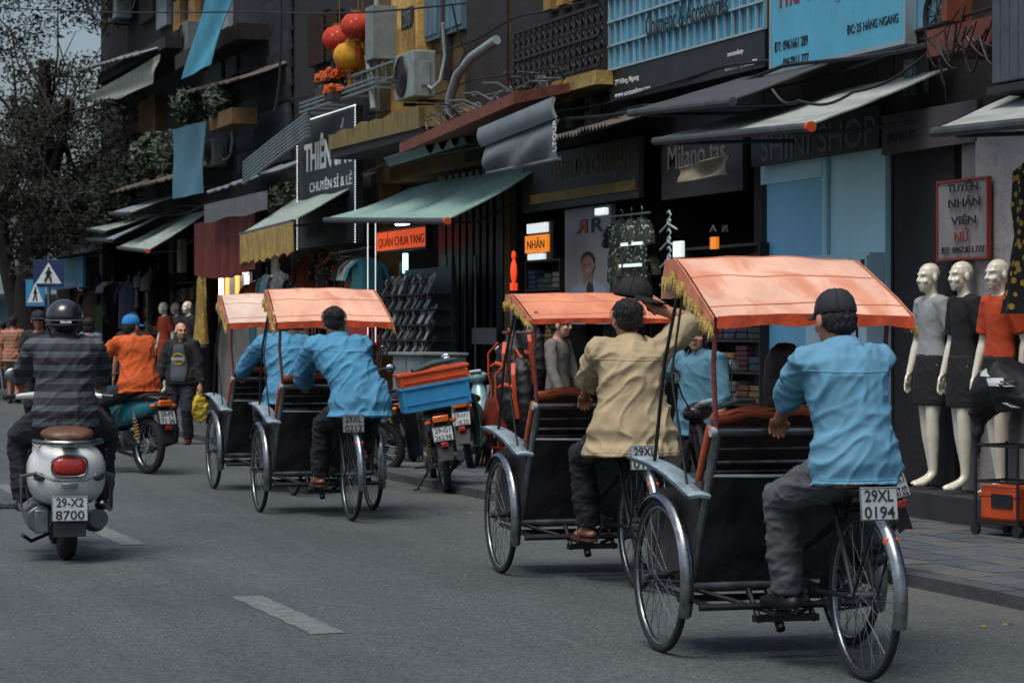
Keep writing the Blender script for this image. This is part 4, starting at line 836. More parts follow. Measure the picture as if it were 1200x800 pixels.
A, B_, zb, zt = q4(788, 283, 302, 797, 8.9); tag(MB().span((8.9, B_, zb), (8.95, A, zt)).build('wall_lamp', LEDW, None, 0, .01), 'small white lit box lamp by the empty hangers', 'lamp')
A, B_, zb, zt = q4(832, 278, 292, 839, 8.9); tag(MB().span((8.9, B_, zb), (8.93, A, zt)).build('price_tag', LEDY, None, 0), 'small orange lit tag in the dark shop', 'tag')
for i, (px, py) in enumerate(((832, 272), (846, 272))):
    o = wall_text('AML' if i else 'A', px, py - 8, py, px + 8, 8.95, GREYT, None, 0); o.name = 'wall_lettering'; tag(o, ('right' if i else 'left') + ' white outlined letters on the dark shop wall', 'lettering')
hang('stained_sheet', 'stained rolled plastic sheet under the dark signboard', ((795, 197), (853, 181), (853, 204), (797, 214)), 8.85, mat('stained_plastic', '#7d7460', .6, var=.4, vs=4, dirt=.6), 'sheet')
# right part of the cosmetics shop: mirror grid and metal shutter of house 5
t5, Y0, Y1, c5 = H[5]
for i in range(9):
    y = yy(518 + i * 8, 9.3); part(t5, 'shutter_panel', (9.25, y - .38, .28), (9.3, y - .01, 3.35), mat('dark_shutter', '#232327', .55, .3, var=.25, vs=6, dirt=.3))
for px in (523, 545, 557): A = wl(px, 300, 9.2); tag(MB().rod(A, A - Vector((0, 0, 1.6)), .02, 8).build('steel_pole', mat('dull_steel')), {523: 'left', 545: 'middle', 557: 'right'}[px] + ' thin upright steel pole at the dark shutter right of the rack', 'pole', 'poles at the dark shutter')
board('wall_notice', 'plain dull grey notice panel on the dark shutter', 553, 384, 403, 581, 9.05, mat('dull_notice', '#55595b', .7, var=.15), .02, cat='notice')
# shelves of folded cloth filling the dim shop fronts
ORD = ('first', 'second', 'third', 'fourth', 'fifth', 'sixth', 'seventh', 'eighth', 'ninth', 'tenth')
def stock(where, px0, px1, X, z0, z1, ns, nc, cols):
    A, B_ = yy(px0, X), yy(px1, X); t = empty('stock_shelf', 'dark shelf unit of folded cloth ' + where, 'shelf', (X, (A + B_) / 2, z0)); h = (z1 - z0) / ns; L = A - B_
    for k in range(ns + 1): MB().box((.15, 0, h * k), (.3, L, .025)).build('shelf', mat('dark_wood'), t, 0)
    for s in (-1, 1): MB().box((.15, s * (L / 2 + .014), (z1 - z0) / 2), (.3, .025, z1 - z0 + .02)).build('side', mat('dark_wood'), t, 0)
    MB().box((.31, 0, (z1 - z0) / 2), (.015, L, z1 - z0)).build('back', INTD, t, 0)
    for k in range(ns):
        for i in range(nc):
            c_, cn_ = cols[(i * 5 + k * 3 + int(px0)) % len(cols)]; hh = h * rnd.uniform(.35, .8); mb = MB(); n = max(2, int(hh / .045))
            for q in range(n): mb.box((rnd.uniform(-.01, .015), rnd.uniform(-.008, .008), hh * (q + .5) / n), (.22, L / nc * rnd.uniform(.78, .9), hh / n * .86))
            o = mb.build('folded_cloth', mat('stock_' + cn_.replace(' ', '_'), c_, .85, var=.3, vs=9), None, 0, .006); o.location = (X + .13, A - L / nc * (i + .5), z0 + h * k + .014)
            tag(o, cn_ + ' folded cloth, %s from left on %s shelf up %s' % (ORD[i], ORD[k], where), 'cloth', 'folded cloth ' + where)
SC_ = (('#5d3b2c', 'brown'), ('#2d3f52', 'navy'), ('#6d6a62', 'stone'), ('#4a2430', 'wine'), ('#38463a', 'moss'), ('#7a5f3a', 'tan'), ('#3b3a44', 'slate'))
stock('in the black fronted shop', 803, 889, 9.12, .5, 2.2, 6, 6, SC_); stock('left of the far mannequins', 168, 186, 9.1, .3, 2.4, 6, 4, SC_); stock('beside the red curtain', 206, 226, 9.1, .3, 2.3, 6, 4, SC_); stock('under the poster shop sign', 616, 655, 9.12, .3, 2.2, 6, 4, SC_)
# sandal rack
A, B_ = yy(446, 8.6), yy(506, 8.6); zs = [wl(446, y, 8.6).z for y in (335, 352, 369, 386, 403)]
rk = empty('display_rack', 'tall rack of dark sandals under the glowing orange sign', 'rack', (8.6, (A + B_) / 2, .066)); rc = Vector(rk.location)
for z in zs: MB().span(Vector((8.55, B_, z - .14)) - rc, Vector((8.85, A, z - .12)) - rc).build('shelf', mat('dark_wood'), rk, 0)
for y in (A, B_): MB().span(Vector((8.84, y - .02, .066)) - rc, Vector((8.88, y + .02, zs[0] + .3)) - rc).build('post', mat('dark_wood'), rk, 0)
MB().span(Vector((8.881, B_, .066)) - rc, Vector((8.9, A, zs[0] + .2)) - rc).build('back_board', mat('blue_grey_boards', '#3f4a55', .6, var=.25, vs=6), rk, 0)
sm = MB(); g = []
rings = [[Vector((x * w, y, z + .012 * (1 - x * x))) for x, z in ((-1, 0), (-.5, 0), (.5, 0), (1, 0), (1, .02), (-1, .02))] for y, w, z in ((-.13, .028, .0), (-.1, .038, 0), (0, .036, .002), (.08, .046, .0), (.12, .036, 0), (.135, .015, .0))]
sm.loft(rings); sm.tube([(-.044, -.01, .02), (-.03, .02, .05), (0, .08, .045), (.03, .02, .05), (.044, -.01, .02)], .009, 6); sm.tube([(-.046, .05, .02), (0, .055, .058), (.046, .05, .02)], .012, 6)
smesh = sm.mesh('sandal', 40); smesh2 = smesh.copy(); smesh.materials.append(mat('black_sandal', '#333336', .3, var=.3, vs=20)); smesh2.materials.append(mat('grey_sandal', '#a3a39e', .3, var=.4, vs=20))
for r_, z in enumerate(zs):
    n = 15
    for i in range(n):
        gy = (i * 7 + r_ * 3) % 5 < 2; o = obj('sandal', smesh2 if gy else smesh); o.location = (8.62 + .02 * (i % 2), B_ + .06 + (A - B_ - .12) * i / (n - 1), z - .01); o.rotation_euler = (R(62 + rnd.uniform(-6, 6)), R(rnd.uniform(-6, 6)), FRONT + R(rnd.uniform(-18, 10)))
        tag(o, ('grey' if gy else 'black') + ' sandal, number %s from the left on the %s shelf of the rack' % (('one', 'two', 'three', 'four', 'five', 'six', 'seven', 'eight', 'nine', 'ten', 'eleven', 'twelve', 'thirteen', 'fourteen', 'fifteen')[14 - i], ('top', 'second', 'middle', 'fourth', 'lowest')[r_]), 'sandal', 'sandals on the display rack')
TUBEC = mat('cyan_tube_light', '#9fe6f0', .4, emit=3.0, var=0); TUBEW = mat('white_tube_light', '#f2f6f4', .4, emit=4.0, var=0)
def tubelight(label, p, q, m, r=.025): return tag(MB().tube([p, q], r, 8).build('tube_light', m), label, 'lamp')
tubelight('cyan upright tube light above the sandal rack', wl(475, 297, 8.9), wl(475, 320, 8.9), TUBEC, .035)
for i, px in enumerate((431, 440)):
    mb = MB(); a, b = wl(px, 262, 8.7), wl(px, 400, 8.7)
    for k in range(70): mb.ell(a.lerp(b, k / 69), .0095, 5)
    tag(mb.build('bead_light_string', BEAD), ('left' if i == 0 else 'right') + ' upright string of white bead lights by the sandal rack', 'lamp')
for i, (x0, y0, x1, y1) in enumerate(((352, 262, 385, 255), (392, 262, 434, 258), (465, 262, 478, 261))): tubelight(('left', 'middle', 'right')[i] + ' white tube light under the awnings at clothes shop', wl(x0, y0, 9.3), wl(x1, y1, 9.3), TUBEW, .03)
for i, px in enumerate((259, 266, 278, 289)):
    m_ = TUBEW if i in (0, 3) else mat('warm_tube', '#ff9a4a', .4, emit=1.5, var=0); tubelight(('first', 'second', 'third', 'fourth')[i] + ' upright lit strip in the shop beside the red curtain', wl(px, 322, 8.9), wl(px, 350, 8.9), m_, .035)
tubelight('flat white lit strip over the shop beside the red curtain', wl(257, 321, 8.85), wl(290, 318, 8.85), TUBEW, .03)
A, B_, zb, zt = q4(256, 322, 470, 292, 9.0); tag(MB().span((9.0, B_, zb), (9.05, A, zt)).build('display_board', mat('pale_display', '#77736c', .6, var=.3, vs=3), None, 0), 'pale display panel behind lit strips beside the red curtain', 'panel')
tag(MB().box(wl(705, 248, 8.7), (.06, .25, .07)).build('spot_lamp', LEDW, None, 0, .01), 'small white lamp at the top corner of the poster', 'lamp')
tag(MB().box(wl(322, 312, 8.8), (.05, .3, .3)).build('light_panel', mat('pale_panel', '#8f8a7a', .6, var=.2), None, 0, .01), 'small pale panel under the yellow valance', 'panel')
# metal cabinet, red folding chairs, backpack
p = ground(503, 532, .11); cb = empty('metal_cabinet', 'pale grey metal cabinet behind the crates', 'cabinet', (8.0, yy(503, 8.0), .066)); hz = wl(503, 416, 8.0).z - .066
CABM = mat('pale_green_cabinet', '#7f8b86', .5, .2, var=.2, vs=3, dirt=.35)
MB().box((0, 0, hz / 2), (.5, 1.15, hz)).build('body', CABM, cb, 0, .012); MB().box((-.02, 0, hz + .015), (.56, 1.22, .03)).build('top', CABM, cb, 0, .006)
for s in (-1, 1): d = MB().box((-.256, s * .28, hz / 2), (.012, .52, hz - .12)).build('door', CABM, cb, 0, .006); MB().box((-.27, s * .06, hz / 2 + .1), (.02, .02, .12)).build('handle', mat('dull_steel'), d, 0)
RCH = mat('dark_red_steel', '#6a2a1c', .5, .2, var=.25, vs=9, dirt=.35)
for i in range(3):
    c_ = wl(562 + 7 * i, 440, 7.9); t = empty('folded_chair', ('left', 'middle', 'right')[i] + ' folded dark red steel chair leaning by the backpack', 'chair', (c_.x, c_.y, .066), R(8 * i)); 
    f = MB()
    for s in (-1, 1): f.tube([(.0, s * .19, .0), (.12, s * .19, .5), (.2, s * .18, .93), (.2, s * .13, .98)], .013, 7); f.tube([(.08, s * .17, .0), (.14, s * .17, .45), (.13, s * .17, .55)], .012, 7)
    f.rod((.2, -.14, .98), (.2, .14, .98), .013, 7); f.rod((.05, -.19, .2), (.05, .19, .2), .01, 6); f.build('frame', RCH, t)
    MB().box((.17, 0, .82), (.02, .34, .16), Matrix.Rotation(R(10), 3, 'Y')).build('backrest', RCH, t, 0, .006); MB().box((.1, 0, .5), (.03, .36, .36), Matrix.Rotation(R(12), 3, 'Y')).build('seat', RCH, t, 0, .01)
def backpack(label, loc, rz, sc, m1, m2):
    t = empty('backpack', label, 'backpack', loc, rz)
    mb = MB(); mb.tube([(0, 0, .0), (0, 0, .12), (0, 0, .32), (0, 0, .5), (0, .02, .58)], [.15 * sc, .19 * sc, .18 * sc, .14 * sc, .07 * sc], 16, flat=.6, up=(0, 1, 0), round_=True); obj('body', vox(mb, .02, 3, .02, .08), m1, t)
    mb = MB(); mb.tube([(0, -.1, .08), (0, -.11, .22), (0, -.09, .3)], [.11 * sc, .12 * sc, .08 * sc], 12, flat=.5, up=(0, 1, 0), round_=True); obj('pocket', vox(mb, .02, 3, .012, .06), m1, t)
    for s in (-1, 1):
        mb = MB(); mb.tube([(s * .06, -.1, .55), (s * .13, -.16, .45), (s * .14, -.15, .25), (s * .12, -.1, .05)], .022, 6, flat=.5); mb.build('strap', m2, t)
    mb = MB(); mb.tube([(-.12, -.13, .33), (0, -.16, .36), (.12, -.13, .33)], .018, 6); mb.tube([(-.05, .0, .6), (0, -.02, .68), (.05, 0, .6)], .012, 6); mb.build('trim', m2, t)
    return t
BPK = mat('black_nylon', '#151518', .6, var=.25, vs=6, bump=.3, bs=20); BPO = mat('orange_nylon', '#c04a1a', .6, var=.2, vs=6)
backpack('black backpack with orange straps hanging left of cyclo', wl(598, 470, 7.6), R(-75), 1.15, BPK, BPO); backpack('black and orange backpack lowest beside the folded chairs', wl(607, 496, 7.5), R(-70), 1.0, BPK, BPO); backpack('black backpack with orange trim behind the hanging one', wl(622, 455, 7.9), R(-60), 1.0, BPK, BPO)
st = tag(MB().rod(Vector((7.75, yy(600, 7.75), .066)), Vector((7.75, yy(600, 7.75), 1.75)), .02, 8).tube([Vector((7.75, yy(590, 7.75), 1.42)), Vector((7.75, yy(625, 7.75), 1.42))], .015, 8).build('display_stand', mat('dull_steel')), 'steel stand on which the backpacks hang', 'stand')
# bag trolley at the right edge
p = ground(1186, 628, .07); tr = empty('trolley', 'small black trolley with wheels under a black bag', 'trolley', (p.x, p.y, .076), R(14)); TM = mat('dark_painted_steel', '#26262a', .5, .4, var=.3, vs=9, dirt=.3)
f = MB()
for x in (-.14, .14):
    for y in (-.2, .2): f.rod((x, y, .07), (x, y, .62), .011, 7)
for z in (.09, .36, .6):
    for x in (-.14, .14): f.rod((x, -.2, z), (x, .2, z), .009, 6)
    for y in (-.2, .2): f.rod((-.14, y, z), (.14, y, z), .009, 6)
f.build('frame', TM, tr); MB().box((0, 0, .085), (.3, .42, .015)).build('deck', TM, tr, 0)
for x in (-.14, .14):
    for y in (-.2, .2): MB().rod((x - .014, y, .037), (x + .014, y, .037), .037, 16).build('wheel', mat('tyre_rubber', '#17171a', .85, var=.2, vs=20, bump=.25, bs=90), tr)
o = tag(MB().box((0, 0, 0), (.25, .36, .24)).build('orange_case', mat('orange_plastic_case', '#b8481c', .45, var=.2, vs=6, dirt=.2), None, 0, .025), 'orange plastic case standing on the trolley deck', 'case'); o.location = (p.x, p.y, .076 + .2155); o.rotation_euler = (0, 0, R(14))
mb = MB(); mb.box((-.128, -.04, .02), (.012, .2, .09)); mb.build('dark_panel', BPK, o, 0); MB().box((0, 0, .06), (.262, .372, .02)).build('lid_rim', mat('orange_plastic_case'), o, 0)
mb = MB(); mb.tube([(0, -.34, -.05), (0, -.2, .1), (0, 0, .16), (0, .18, .1), (0, .3, -.06)], [.08, .16, .2, .17, .08], 14, round_=True, flat=.8); mb.tube([(-.05, -.1, .2), (0, -.1, .0)], .16, 10); mb.tube([(0, .26, .0), (-.04, .3, -.2), (-.03, .28, -.42)], [.05, .025, .012], 8)
o = obj('black_bag', vox(mb, .016, 3, .035, .12), mat('black_nylon')); o.location = (p.x, p.y + .03, .076 + .86); o.rotation_euler = (0, 0, R(10)); tag(o, 'large black bag with white print heaped on the trolley', 'bag')
bvb = BVHTree.FromPolygons([v.co[:] for v in o.data.vertices], [list(p.vertices) for p in o.data.polygons])
for y, z, w, h in ((.02, .2, .06, .05), (-.13, .14, .09, .05), (-.2, .0, .03, .03)):
    g = []
    for i in range(5):
        row = []
        for j in range(4):
            h_, n_, *_ = bvb.ray_cast(Vector((-1, y - w + 2 * w * i / 4 + (.03 * j if i < 3 else .01 * j), z + h * j / 3)), Vector((1, 0, 0))); row.append((h_ + n_ * .004) if h_ else Vector((-.1, y, z)))
        g.append(row)
    MB().sheet(g, .003).build('white_print', mat('white_letters'), o, 0)
# pedestrian crossing signs and blue far sign
p0 = wl(57, 400, 7.0)
t = empty('crossing_sign', 'blue pedestrian crossing sign with white triangle by the tree', 'road sign', (p0.x, p0.y, .0)); z1 = wl(57, 305, 7.0).z; z0 = wl(57, 336, 7.0).z
SB = mat('road_sign_blue', '#152a52', .45, var=.12)
MB().rod((.03, 0, 0), (.03, 0, z1 + .1), .035, 10).build('post', mat('dull_steel'), t)
def crossing(zc, w, h, m, nm, parent, xo=0.):
    b = MB().box((xo, 0, zc), (.02, w, h)).build(nm, m, parent, 0, .004)
    mb = MB(); tri = [(-.42, -.36), (.42, -.36), (0, .4)]; mb.loft([[Vector((xo - .012, -x * w, zc + y * h)) for x, y in tri], [Vector((xo - .016, -x * w, zc + y * h)) for x, y in tri]]); mb.build('triangle', mat('white_letters'), b, 0)
    mb = MB(); P_ = lambda x, y: Vector((xo - .02, -x * w, zc + y * h)); r_ = .035 * h
    mb.ell(P_(.01, .19), (.006, .045 * w, .045 * h), 8); mb.tube([P_(.0, .13), P_(-.01, -.05)], .06 * w, 6); mb.tube([P_(-.01, -.05), P_(.06, -.17), P_(.08, -.3)], .035 * w, 6); mb.tube([P_(-.01, -.05), P_(-.07, -.17), P_(-.12, -.28)], .035 * w, 6); mb.tube([P_(0, .1), P_(.1, .0)], .025 * w, 6); mb.tube([P_(0, .1), P_(-.1, .0)], .025 * w, 6); mb.build('walking_figure', BLKT, b)
    return b
t.rotation_euler = (0, 0, R(72))
crossing((z0 + z1) / 2, .58, z1 - z0 + .02, SB, 'plate', t); crossing(wl(49, 344, 7.0).z, .36, .5, mat('road_sign_light_blue', '#2d7fa8', .45, var=.1), 'lower_plate', t); child(t, 'lower_plate').location = (0, .25, 0)
o = board('shop_sign', 'far bright blue shop sign with white word behind crossing sign', 60, 306, 340, 97, 8.3, mat('bright_blue_sign', '#2a86ac', .5, var=.1), .06); wall_text('Saut', 74, 329, 336, 89, 8.3, WHT, o, .02); wall_text('C', 91, 333, 341, 96, 8.3, WHT, o, .02)
# far mannequins heads and goods boxes
o = tag(MB().box(wl(213, 300, 9.0), (.1, .35, .6)).build('wall_notice', mat('pale_panel'), None, 0), 'pale papers pinned in the far dark shop', 'notice')
# street tree
def tree(label, base, segs, crowns, m_leaf, n, size):
    t = empty('street_tree', label, 'tree', base); mb = MB()
    for pts, rs in segs: mb.tube(pts, rs, 12)
    mb.build('trunk', mat('dark_bark', '#2a2321', .9, var=.4, vs=6, bump=.9, bs=14, stretch=(1, 1, .3)), t)
    mb = MB()
    for (c, r_), k in crowns:
        cl = [(Vector((rnd.gauss(0, .5), rnd.gauss(0, .5), rnd.gauss(0, .5)))) for _ in range(14)]
        for q in cl: foliage(mb, Vector(c) + Vector((q.x * r_[0], q.y * r_[1], q.z * r_[2])), (r_[0] * .4, r_[1] * .4, r_[2] * .34), k // 14, size)
        for q in cl[:6]:
            e = Vector(c) + Vector((q.x * r_[0], q.y * r_[1], q.z * r_[2])); s0 = Vector((0, 0, 4.2)); mm = s0.lerp(e, .5) + Vector((rnd.uniform(-.4, .4), rnd.uniform(-.4, .4), .3))
    mb.build('crown', m_leaf, t, 0)
    mb = MB()
    for (c, r_), k in crowns:
        for q in range(7):
            e = Vector(c) + Vector((rnd.gauss(0, .45) * r_[0], rnd.gauss(0, .45) * r_[1], rnd.gauss(0, .4) * r_[2])); sg = segs[q % len(segs)][0]; k0 = rnd.randrange(len(sg) // 2, len(sg) - 1); s0 = Vector(sg[k0]).lerp(Vector(sg[k0 + 1]), rnd.random()); mm = s0.lerp(e, .5) + Vector((rnd.uniform(-.4, .4), rnd.uniform(-.4, .4), .2)); mb.tube([s0, mm, e], [.04, .022, .008], 5)
    mb.build('branches', mat('dark_bark'), t)
    return t
b0 = Vector((7.4, yy(36, 7.4), .05))
tree('large dark street tree with forked trunk at left', b0, [
    ([(0, 0, 0), (.0, 0, 1.2), (-.05, -.1, 2.2), (.1, -.15, 3.4), (.25, -.4, 5), (.2, -.6, 7)], [.42, .34, .3, .27, .2, .12]),
    ([(0, 0, 1.0), (-.2, .45, 1.7), (-.35, .9, 2.6), (-.5, 1.3, 4.2)], [.26, .2, .17, .1]),
    ([(.1, -.15, 3.2), (.2, -1.0, 4.2), (.3, -2.0, 5.0), (.3, -3.2, 6.0)], [.18, .13, .1, .06]),
    ([(.2, -.3, 4.4), (.0, .7, 5.6), (-.2, 1.6, 6.4)], [.14, .1, .06])],
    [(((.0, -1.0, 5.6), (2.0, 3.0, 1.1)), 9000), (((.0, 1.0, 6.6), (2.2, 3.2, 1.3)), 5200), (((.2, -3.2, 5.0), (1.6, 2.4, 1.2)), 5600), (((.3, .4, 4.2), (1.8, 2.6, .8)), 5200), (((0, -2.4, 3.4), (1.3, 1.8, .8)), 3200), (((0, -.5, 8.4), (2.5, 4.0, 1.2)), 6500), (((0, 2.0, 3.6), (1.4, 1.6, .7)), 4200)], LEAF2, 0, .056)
# ------------------------------------------------------------------ people
SKIN = mat('skin', '#a8745a', .55, var=.12, vs=14, bump=.08, bs=120)
SKIN2 = mat('skin_pale', '#c09078', .55, var=.1, vs=14, bump=.08, bs=120)
HAIR = mat('black_hair', '#0b0a0b', .45, var=.4, vs=60, bump=.8, bs=160, stretch=(1, 1, .25))
HAIRB = mat('brown_hair', '#22130f', .42, var=.4, vs=60, bump=.8, bs=160, stretch=(1, 1, .25))
EYE = mat('eye_dark', '#120c0a', .2, var=0)
LIP = mat('lips', '#8c4f45', .5, var=.05)
def fab(name, col='#808080', **k):
    k.setdefault('rough', .85); k.setdefault('var', .14); k.setdefault('vs', 6); k.setdefault('folds', .5)
    return mat(name, col, **k)
def ik(a, b, l1, l2, pole):
    a = Vector(a); b = Vector(b); d = b - a; n = min(d.length, (l1 + l2) * .998); u = d.normalized()
    x = (l1 * l1 - l2 * l2 + n * n) / (2 * n); h = math.sqrt(max(0, l1 * l1 - x * x))
    p = Vector(pole); p = p - u * p.dot(u); p = p.normalized() if p.length > 1e-6 else u.orthogonal().normalized()
    return a + u * x + p * h, a + u * n
def hand_mb(w, d, back, side, curl=.5, sc=1.):
    y = Vector(d).normalized(); z = Vector(back); z = (z - y * z.dot(y)).normalized(); x = y.cross(z)
    def P(a, b, c): return Vector(w) + (x * a + y * b + z * c) * sc
    mb = MB(); s = 1 if side == 'L' else -1
    mb.tube([P(0, -.03, 0), P(0, .01, 0), P(0, .05, 0), P(0, .088, -.002)], [.026 * sc, .031 * sc, .041 * sc, .036 * sc], 10, flat=.48, up=z, round_=True)
    for i, (o, ln) in enumerate(((.030, .068), (.010, .077), (-.010, .072), (-.029, .056))):
        a = 0; p = P(s * o, .084, -.003); pts = [P(s * o * .9, .06, -.002), p]
        for seg, k in ((.42, .7), (.32, 1.0), (.26, .8)):
            a += curl * k; p = p + (y * math.cos(a) - z * math.sin(a)) * ln * seg * sc; pts.append(p)
        mb.tube(pts, [.0095 * sc, .0095 * sc, .0088 * sc, .0082 * sc, .007 * sc], 7, round_=True)
    mb.tube([P(s * .018, .018, -.006), P(s * .04, .042, -.012), P(s * (.052 - .012 * curl), .066, -.02), P(s * (.05 - .025 * curl), .09, -.03)], [.014 * sc, .0125 * sc, .0105 * sc, .008 * sc], 7, round_=True)
    return mb
def head_mb(M):
    mb = MB()
    def E(c, r): mb.ell(M @ Vector(c), r, 12, M.to_3x3())
    E((0, -.014, .028), (.075, .096, .086)); E((0, .024, -.042), (.057, .064, .072)); E((0, .057, -.088), (.026, .024, .022))
    E((0, .07, .026), (.05, .02, .013)); E((0, -.03, -.05), (.056, .05, .05))
    for s in (-1, 1):
        E((s * .036, .06, -.028), (.024, .022, .022)); E((s * .079, -.008, -.008), (.011, .022, .034)); E((s * .012, .092, -.03), (.011, .012, .01))
    mb.tube([M @ Vector(p) for p in ((0, .082, .014), (0, .094, -.008), (0, .103, -.026))], [.009, .0105, .0125], 8, round_=True)
    E((0, .08, -.058), (.024, .011, .007)); E((0, .079, -.068), (.021, .011, .008))
    return mb
def person(name, label, loc, rz, pose, look, cat='person', group=None):
    g = pose.get; S = look.get('s', 1.0); far = look.get('far', False)
    pel = Vector(g('pel', (0, 0, .9))); neck = Vector(g('neck', (0, .03, 1.39)))
    def lat(yaw, roll=0): return Vector((math.cos(yaw) * math.cos(roll), math.sin(yaw) * math.cos(roll), math.sin(roll)))
    hl = lat(R(g('hip_yaw', 0)), R(g('hip_roll', 0))); sl = lat(R(g('sh_yaw', 0)), R(g('sh_roll', 0)))
    up0 = Vector((0, g('hunch', 0), 1)).normalized(); top = Vector(g('top', (0, .25, 1))).normalized(); L0 = (neck - pel).length
    P = [pel, pel + up0 * L0 * .38, neck - top * L0 * .33, neck]
    def spine(t):
        if t < 0: return pel + up0 * t * L0, up0
        u = 1 - t
        p = P[0] * u ** 3 + P[1] * 3 * u * u * t + P[2] * 3 * u * t * t + P[3] * t ** 3
        d = (P[1] - P[0]) * u * u + (P[2] - P[1]) * 2 * u * t + (P[3] - P[2]) * t * t
        return p, d.normalized()
    bw = look.get('w', 1.0) * S
    TOR = [(-.2, .07, .06), (-.13, .145, .1), (0, .165, .115), (.13, .155, .108), (.28, .14, .1), (.5, .148, .108), (.7, .166, .115), (.84, .172, .105), (.93, .135, .085), (1.0, .062, .06)]
    def torso(mb, ext=0., t0=-.2, t1=1.0, flare=0., n=20):
        rings = []
        prof = [q for q in TOR if t0 < q[0] < t1]
        def rad(t):
            for a, b in zip(TOR, TOR[1:]):
                if a[0] <= t <= b[0]:
                    k = (t - a[0]) / (b[0] - a[0]); return (a[1] + (b[1] - a[1]) * k, a[2] + (b[2] - a[2]) * k)
            return TOR[0][1:] if t < TOR[0][0] else TOR[-1][1:]
        ts = [t0] + [q[0] for q in prof] + [t1]
        for t in ts:
            rx, ry = rad(t) if t >= -.13 else (.16, .112)
            if t < 0 and ext == 0: rx, ry = rad(t)
            p, d = spine(t); f = min(1, max(0, t)); l = hl.lerp(sl, f).normalized(); l = (l - d * l.dot(d)).normalized(); q = d.cross(l)
            fl = flare * max(0, .45 - t)
            rx = rx * bw + ext + fl; ry = ry * bw + ext + fl
            rings.append([p + l * math.cos(2 * math.pi * j / n) * rx + q * math.sin(2 * math.pi * j / n) * ry for j in range(n)])
        mb.loft(rings)
    nb, nd = spine(.89)
    A = {}
    for s, k in ((-1, 'L'), (1, 'R')):
        sh = nb + sl * s * .165 * bw; wr = Vector(g('w' + k, (s * .24, .05, .78)))
        el, wr = ik(sh, wr, .285 * S, .255 * S, g('e' + k, (s * .6, -1, -.2)))
        hp = pel + hl * s * .085 * bw - Vector((0, 0, .03)); an = Vector(g('a' + k, (s * .1, 0, .09)))
        kn, an = ik(hp, an, .41 * S, .40 * S, g('k' + k, (s * .15, 1, .1)))
        A[k] = (sh, el, wr, hp, kn, an, Vector(g('t' + k, (s * .15, 1, 0))).normalized())
    hd = Vector(g('head', neck + Vector((0, .035, .135))))
    HM = Matrix.Translation(hd) @ Matrix.Rotation(R(g('turn', 0)), 4, 'Z') @ Matrix.Rotation(R(g('tilt', 0)), 4, 'Y') @ Matrix.Rotation(R(g('nod', 0)), 4, 'X') @ Matrix.Scale(S * look.get('hs', 1), 4)
    # body: one continuous skin
    mb = MB(); torso(mb, -.006)
    mb.tube([spine(.9)[0], neck, hd + (neck - hd) * .25], [.062 * S, .052 * S, .05 * S], 12, round_=True)
    for k in 'LR':
        sh, el, wr, hp, kn, an, td = A[k]
        mb.tube([nb.lerp(sh, .5), sh, sh.lerp(el, .45), el, el.lerp(wr, .3), wr], [q * S for q in (.06, .055, .047, .039, .04, .027)], 12, round_=True)
        mb.tube([pel.lerp(hp, .5), hp, hp.lerp(kn, .5), kn, kn.lerp(an, .3), kn.lerp(an, .8), an], [q * S for q in (.09, .088, .075, .053, .054, .038, .034)], 12, round_=True)
        side = Vector((td.y, -td.x, 0)); ft = an - Vector((0, 0, .055 * S))
        if look.get('heel'):
            mb.tube([an, an + td * .05 * S - Vector((0, 0, .045 * S)), an + td * .115 * S - Vector((0, 0, .075 * S)), an + td * .175 * S - Vector((0, 0, .08 * S))], [.034 * S, .032 * S, .032 * S, .018 * S], 10, round_=True)
        else:
            mb.tube([ft - td * .045 * S, ft + td * .03 * S, ft + td * .11 * S - Vector((0, 0, .008)), ft + td * .17 * S - Vector((0, 0, .014))], [.033 * S, .038 * S, .038 * S, .026 * S], 10, round_=True, flat=.75)
    ms = [vox(mb, .015 if far else .012, 4)]
    hm = head_mb(HM); hm.tube([neck, neck.lerp(hd, .7)], .05 * S, 12, round_=True)
    ms.append(vox(hm, .008 if far else .006, 3 if look.get('face', True) else 14))
    for k in 'LR':
        sh, el, wr, *_ = A[k]; d = Vector(g('h' + k, (wr - el)))
        hmb = hand_mb(wr, d, g('b' + k, (1 if k == 'R' else -1, .2, .4)), k, g('curl' + k, .45), S)
        hmb.tube([el.lerp(wr, .75), wr], [.03 * S, .027 * S], 10, round_=True)
        ms.append(vox(hmb, .0055 if far else .0042, 2))
    body = obj(name, join(ms, name), look.get('skin', SKIN)); body.location = loc; body.rotation_euler = (0, 0, rz); tag(body, label, cat, group)
    vx = .015 if far else .0085
    # trousers or skirt
    if 'legs' in look:
        m, kind = look['legs'][:2]; ex = look['legs'][2] if len(look['legs']) > 2 else .014
        mb = MB(); torso(mb, .004, -.16, .16)
        if kind == 'skirt':
            p0, _ = spine(0); zb = look['legs'][3]; rings = []
            for t in (0, .33, .66, 1):
                z = pel.z + .04 + (zb - pel.z - .04) * t; k_ = (0, .75, 1, .96)[round(t * 3)]; rx = (.125 + .035 * k_) * S + ex * .6; ry = (.095 + .012 * k_) * S + ex * .6
                rings.append([Vector((p0.x + math.cos(2 * math.pi * j / 24) * rx, p0.y + math.sin(2 * math.pi * j / 24) * ry, z)) for j in range(24)])
            mb.loft(rings)
        else:
            for k in 'LR':
                sh, el, wr, hp, kn, an, td = A[k]
                if kind == 'long':
                    e = an.lerp(kn, -.02)
                    mb.tube([pel.lerp(hp, .5), hp, hp.lerp(kn, .5), kn, kn.lerp(e, .45), e], [q * S + ex for q in (.09, .092, .078, .062, .058, .052)], 14)
                else:
                    mb.tube([pel.lerp(hp, .5), hp, hp.lerp(kn, .5), kn.lerp(an, .06)], [q * S + ex for q in (.09, .092, .084, .075)], 14)
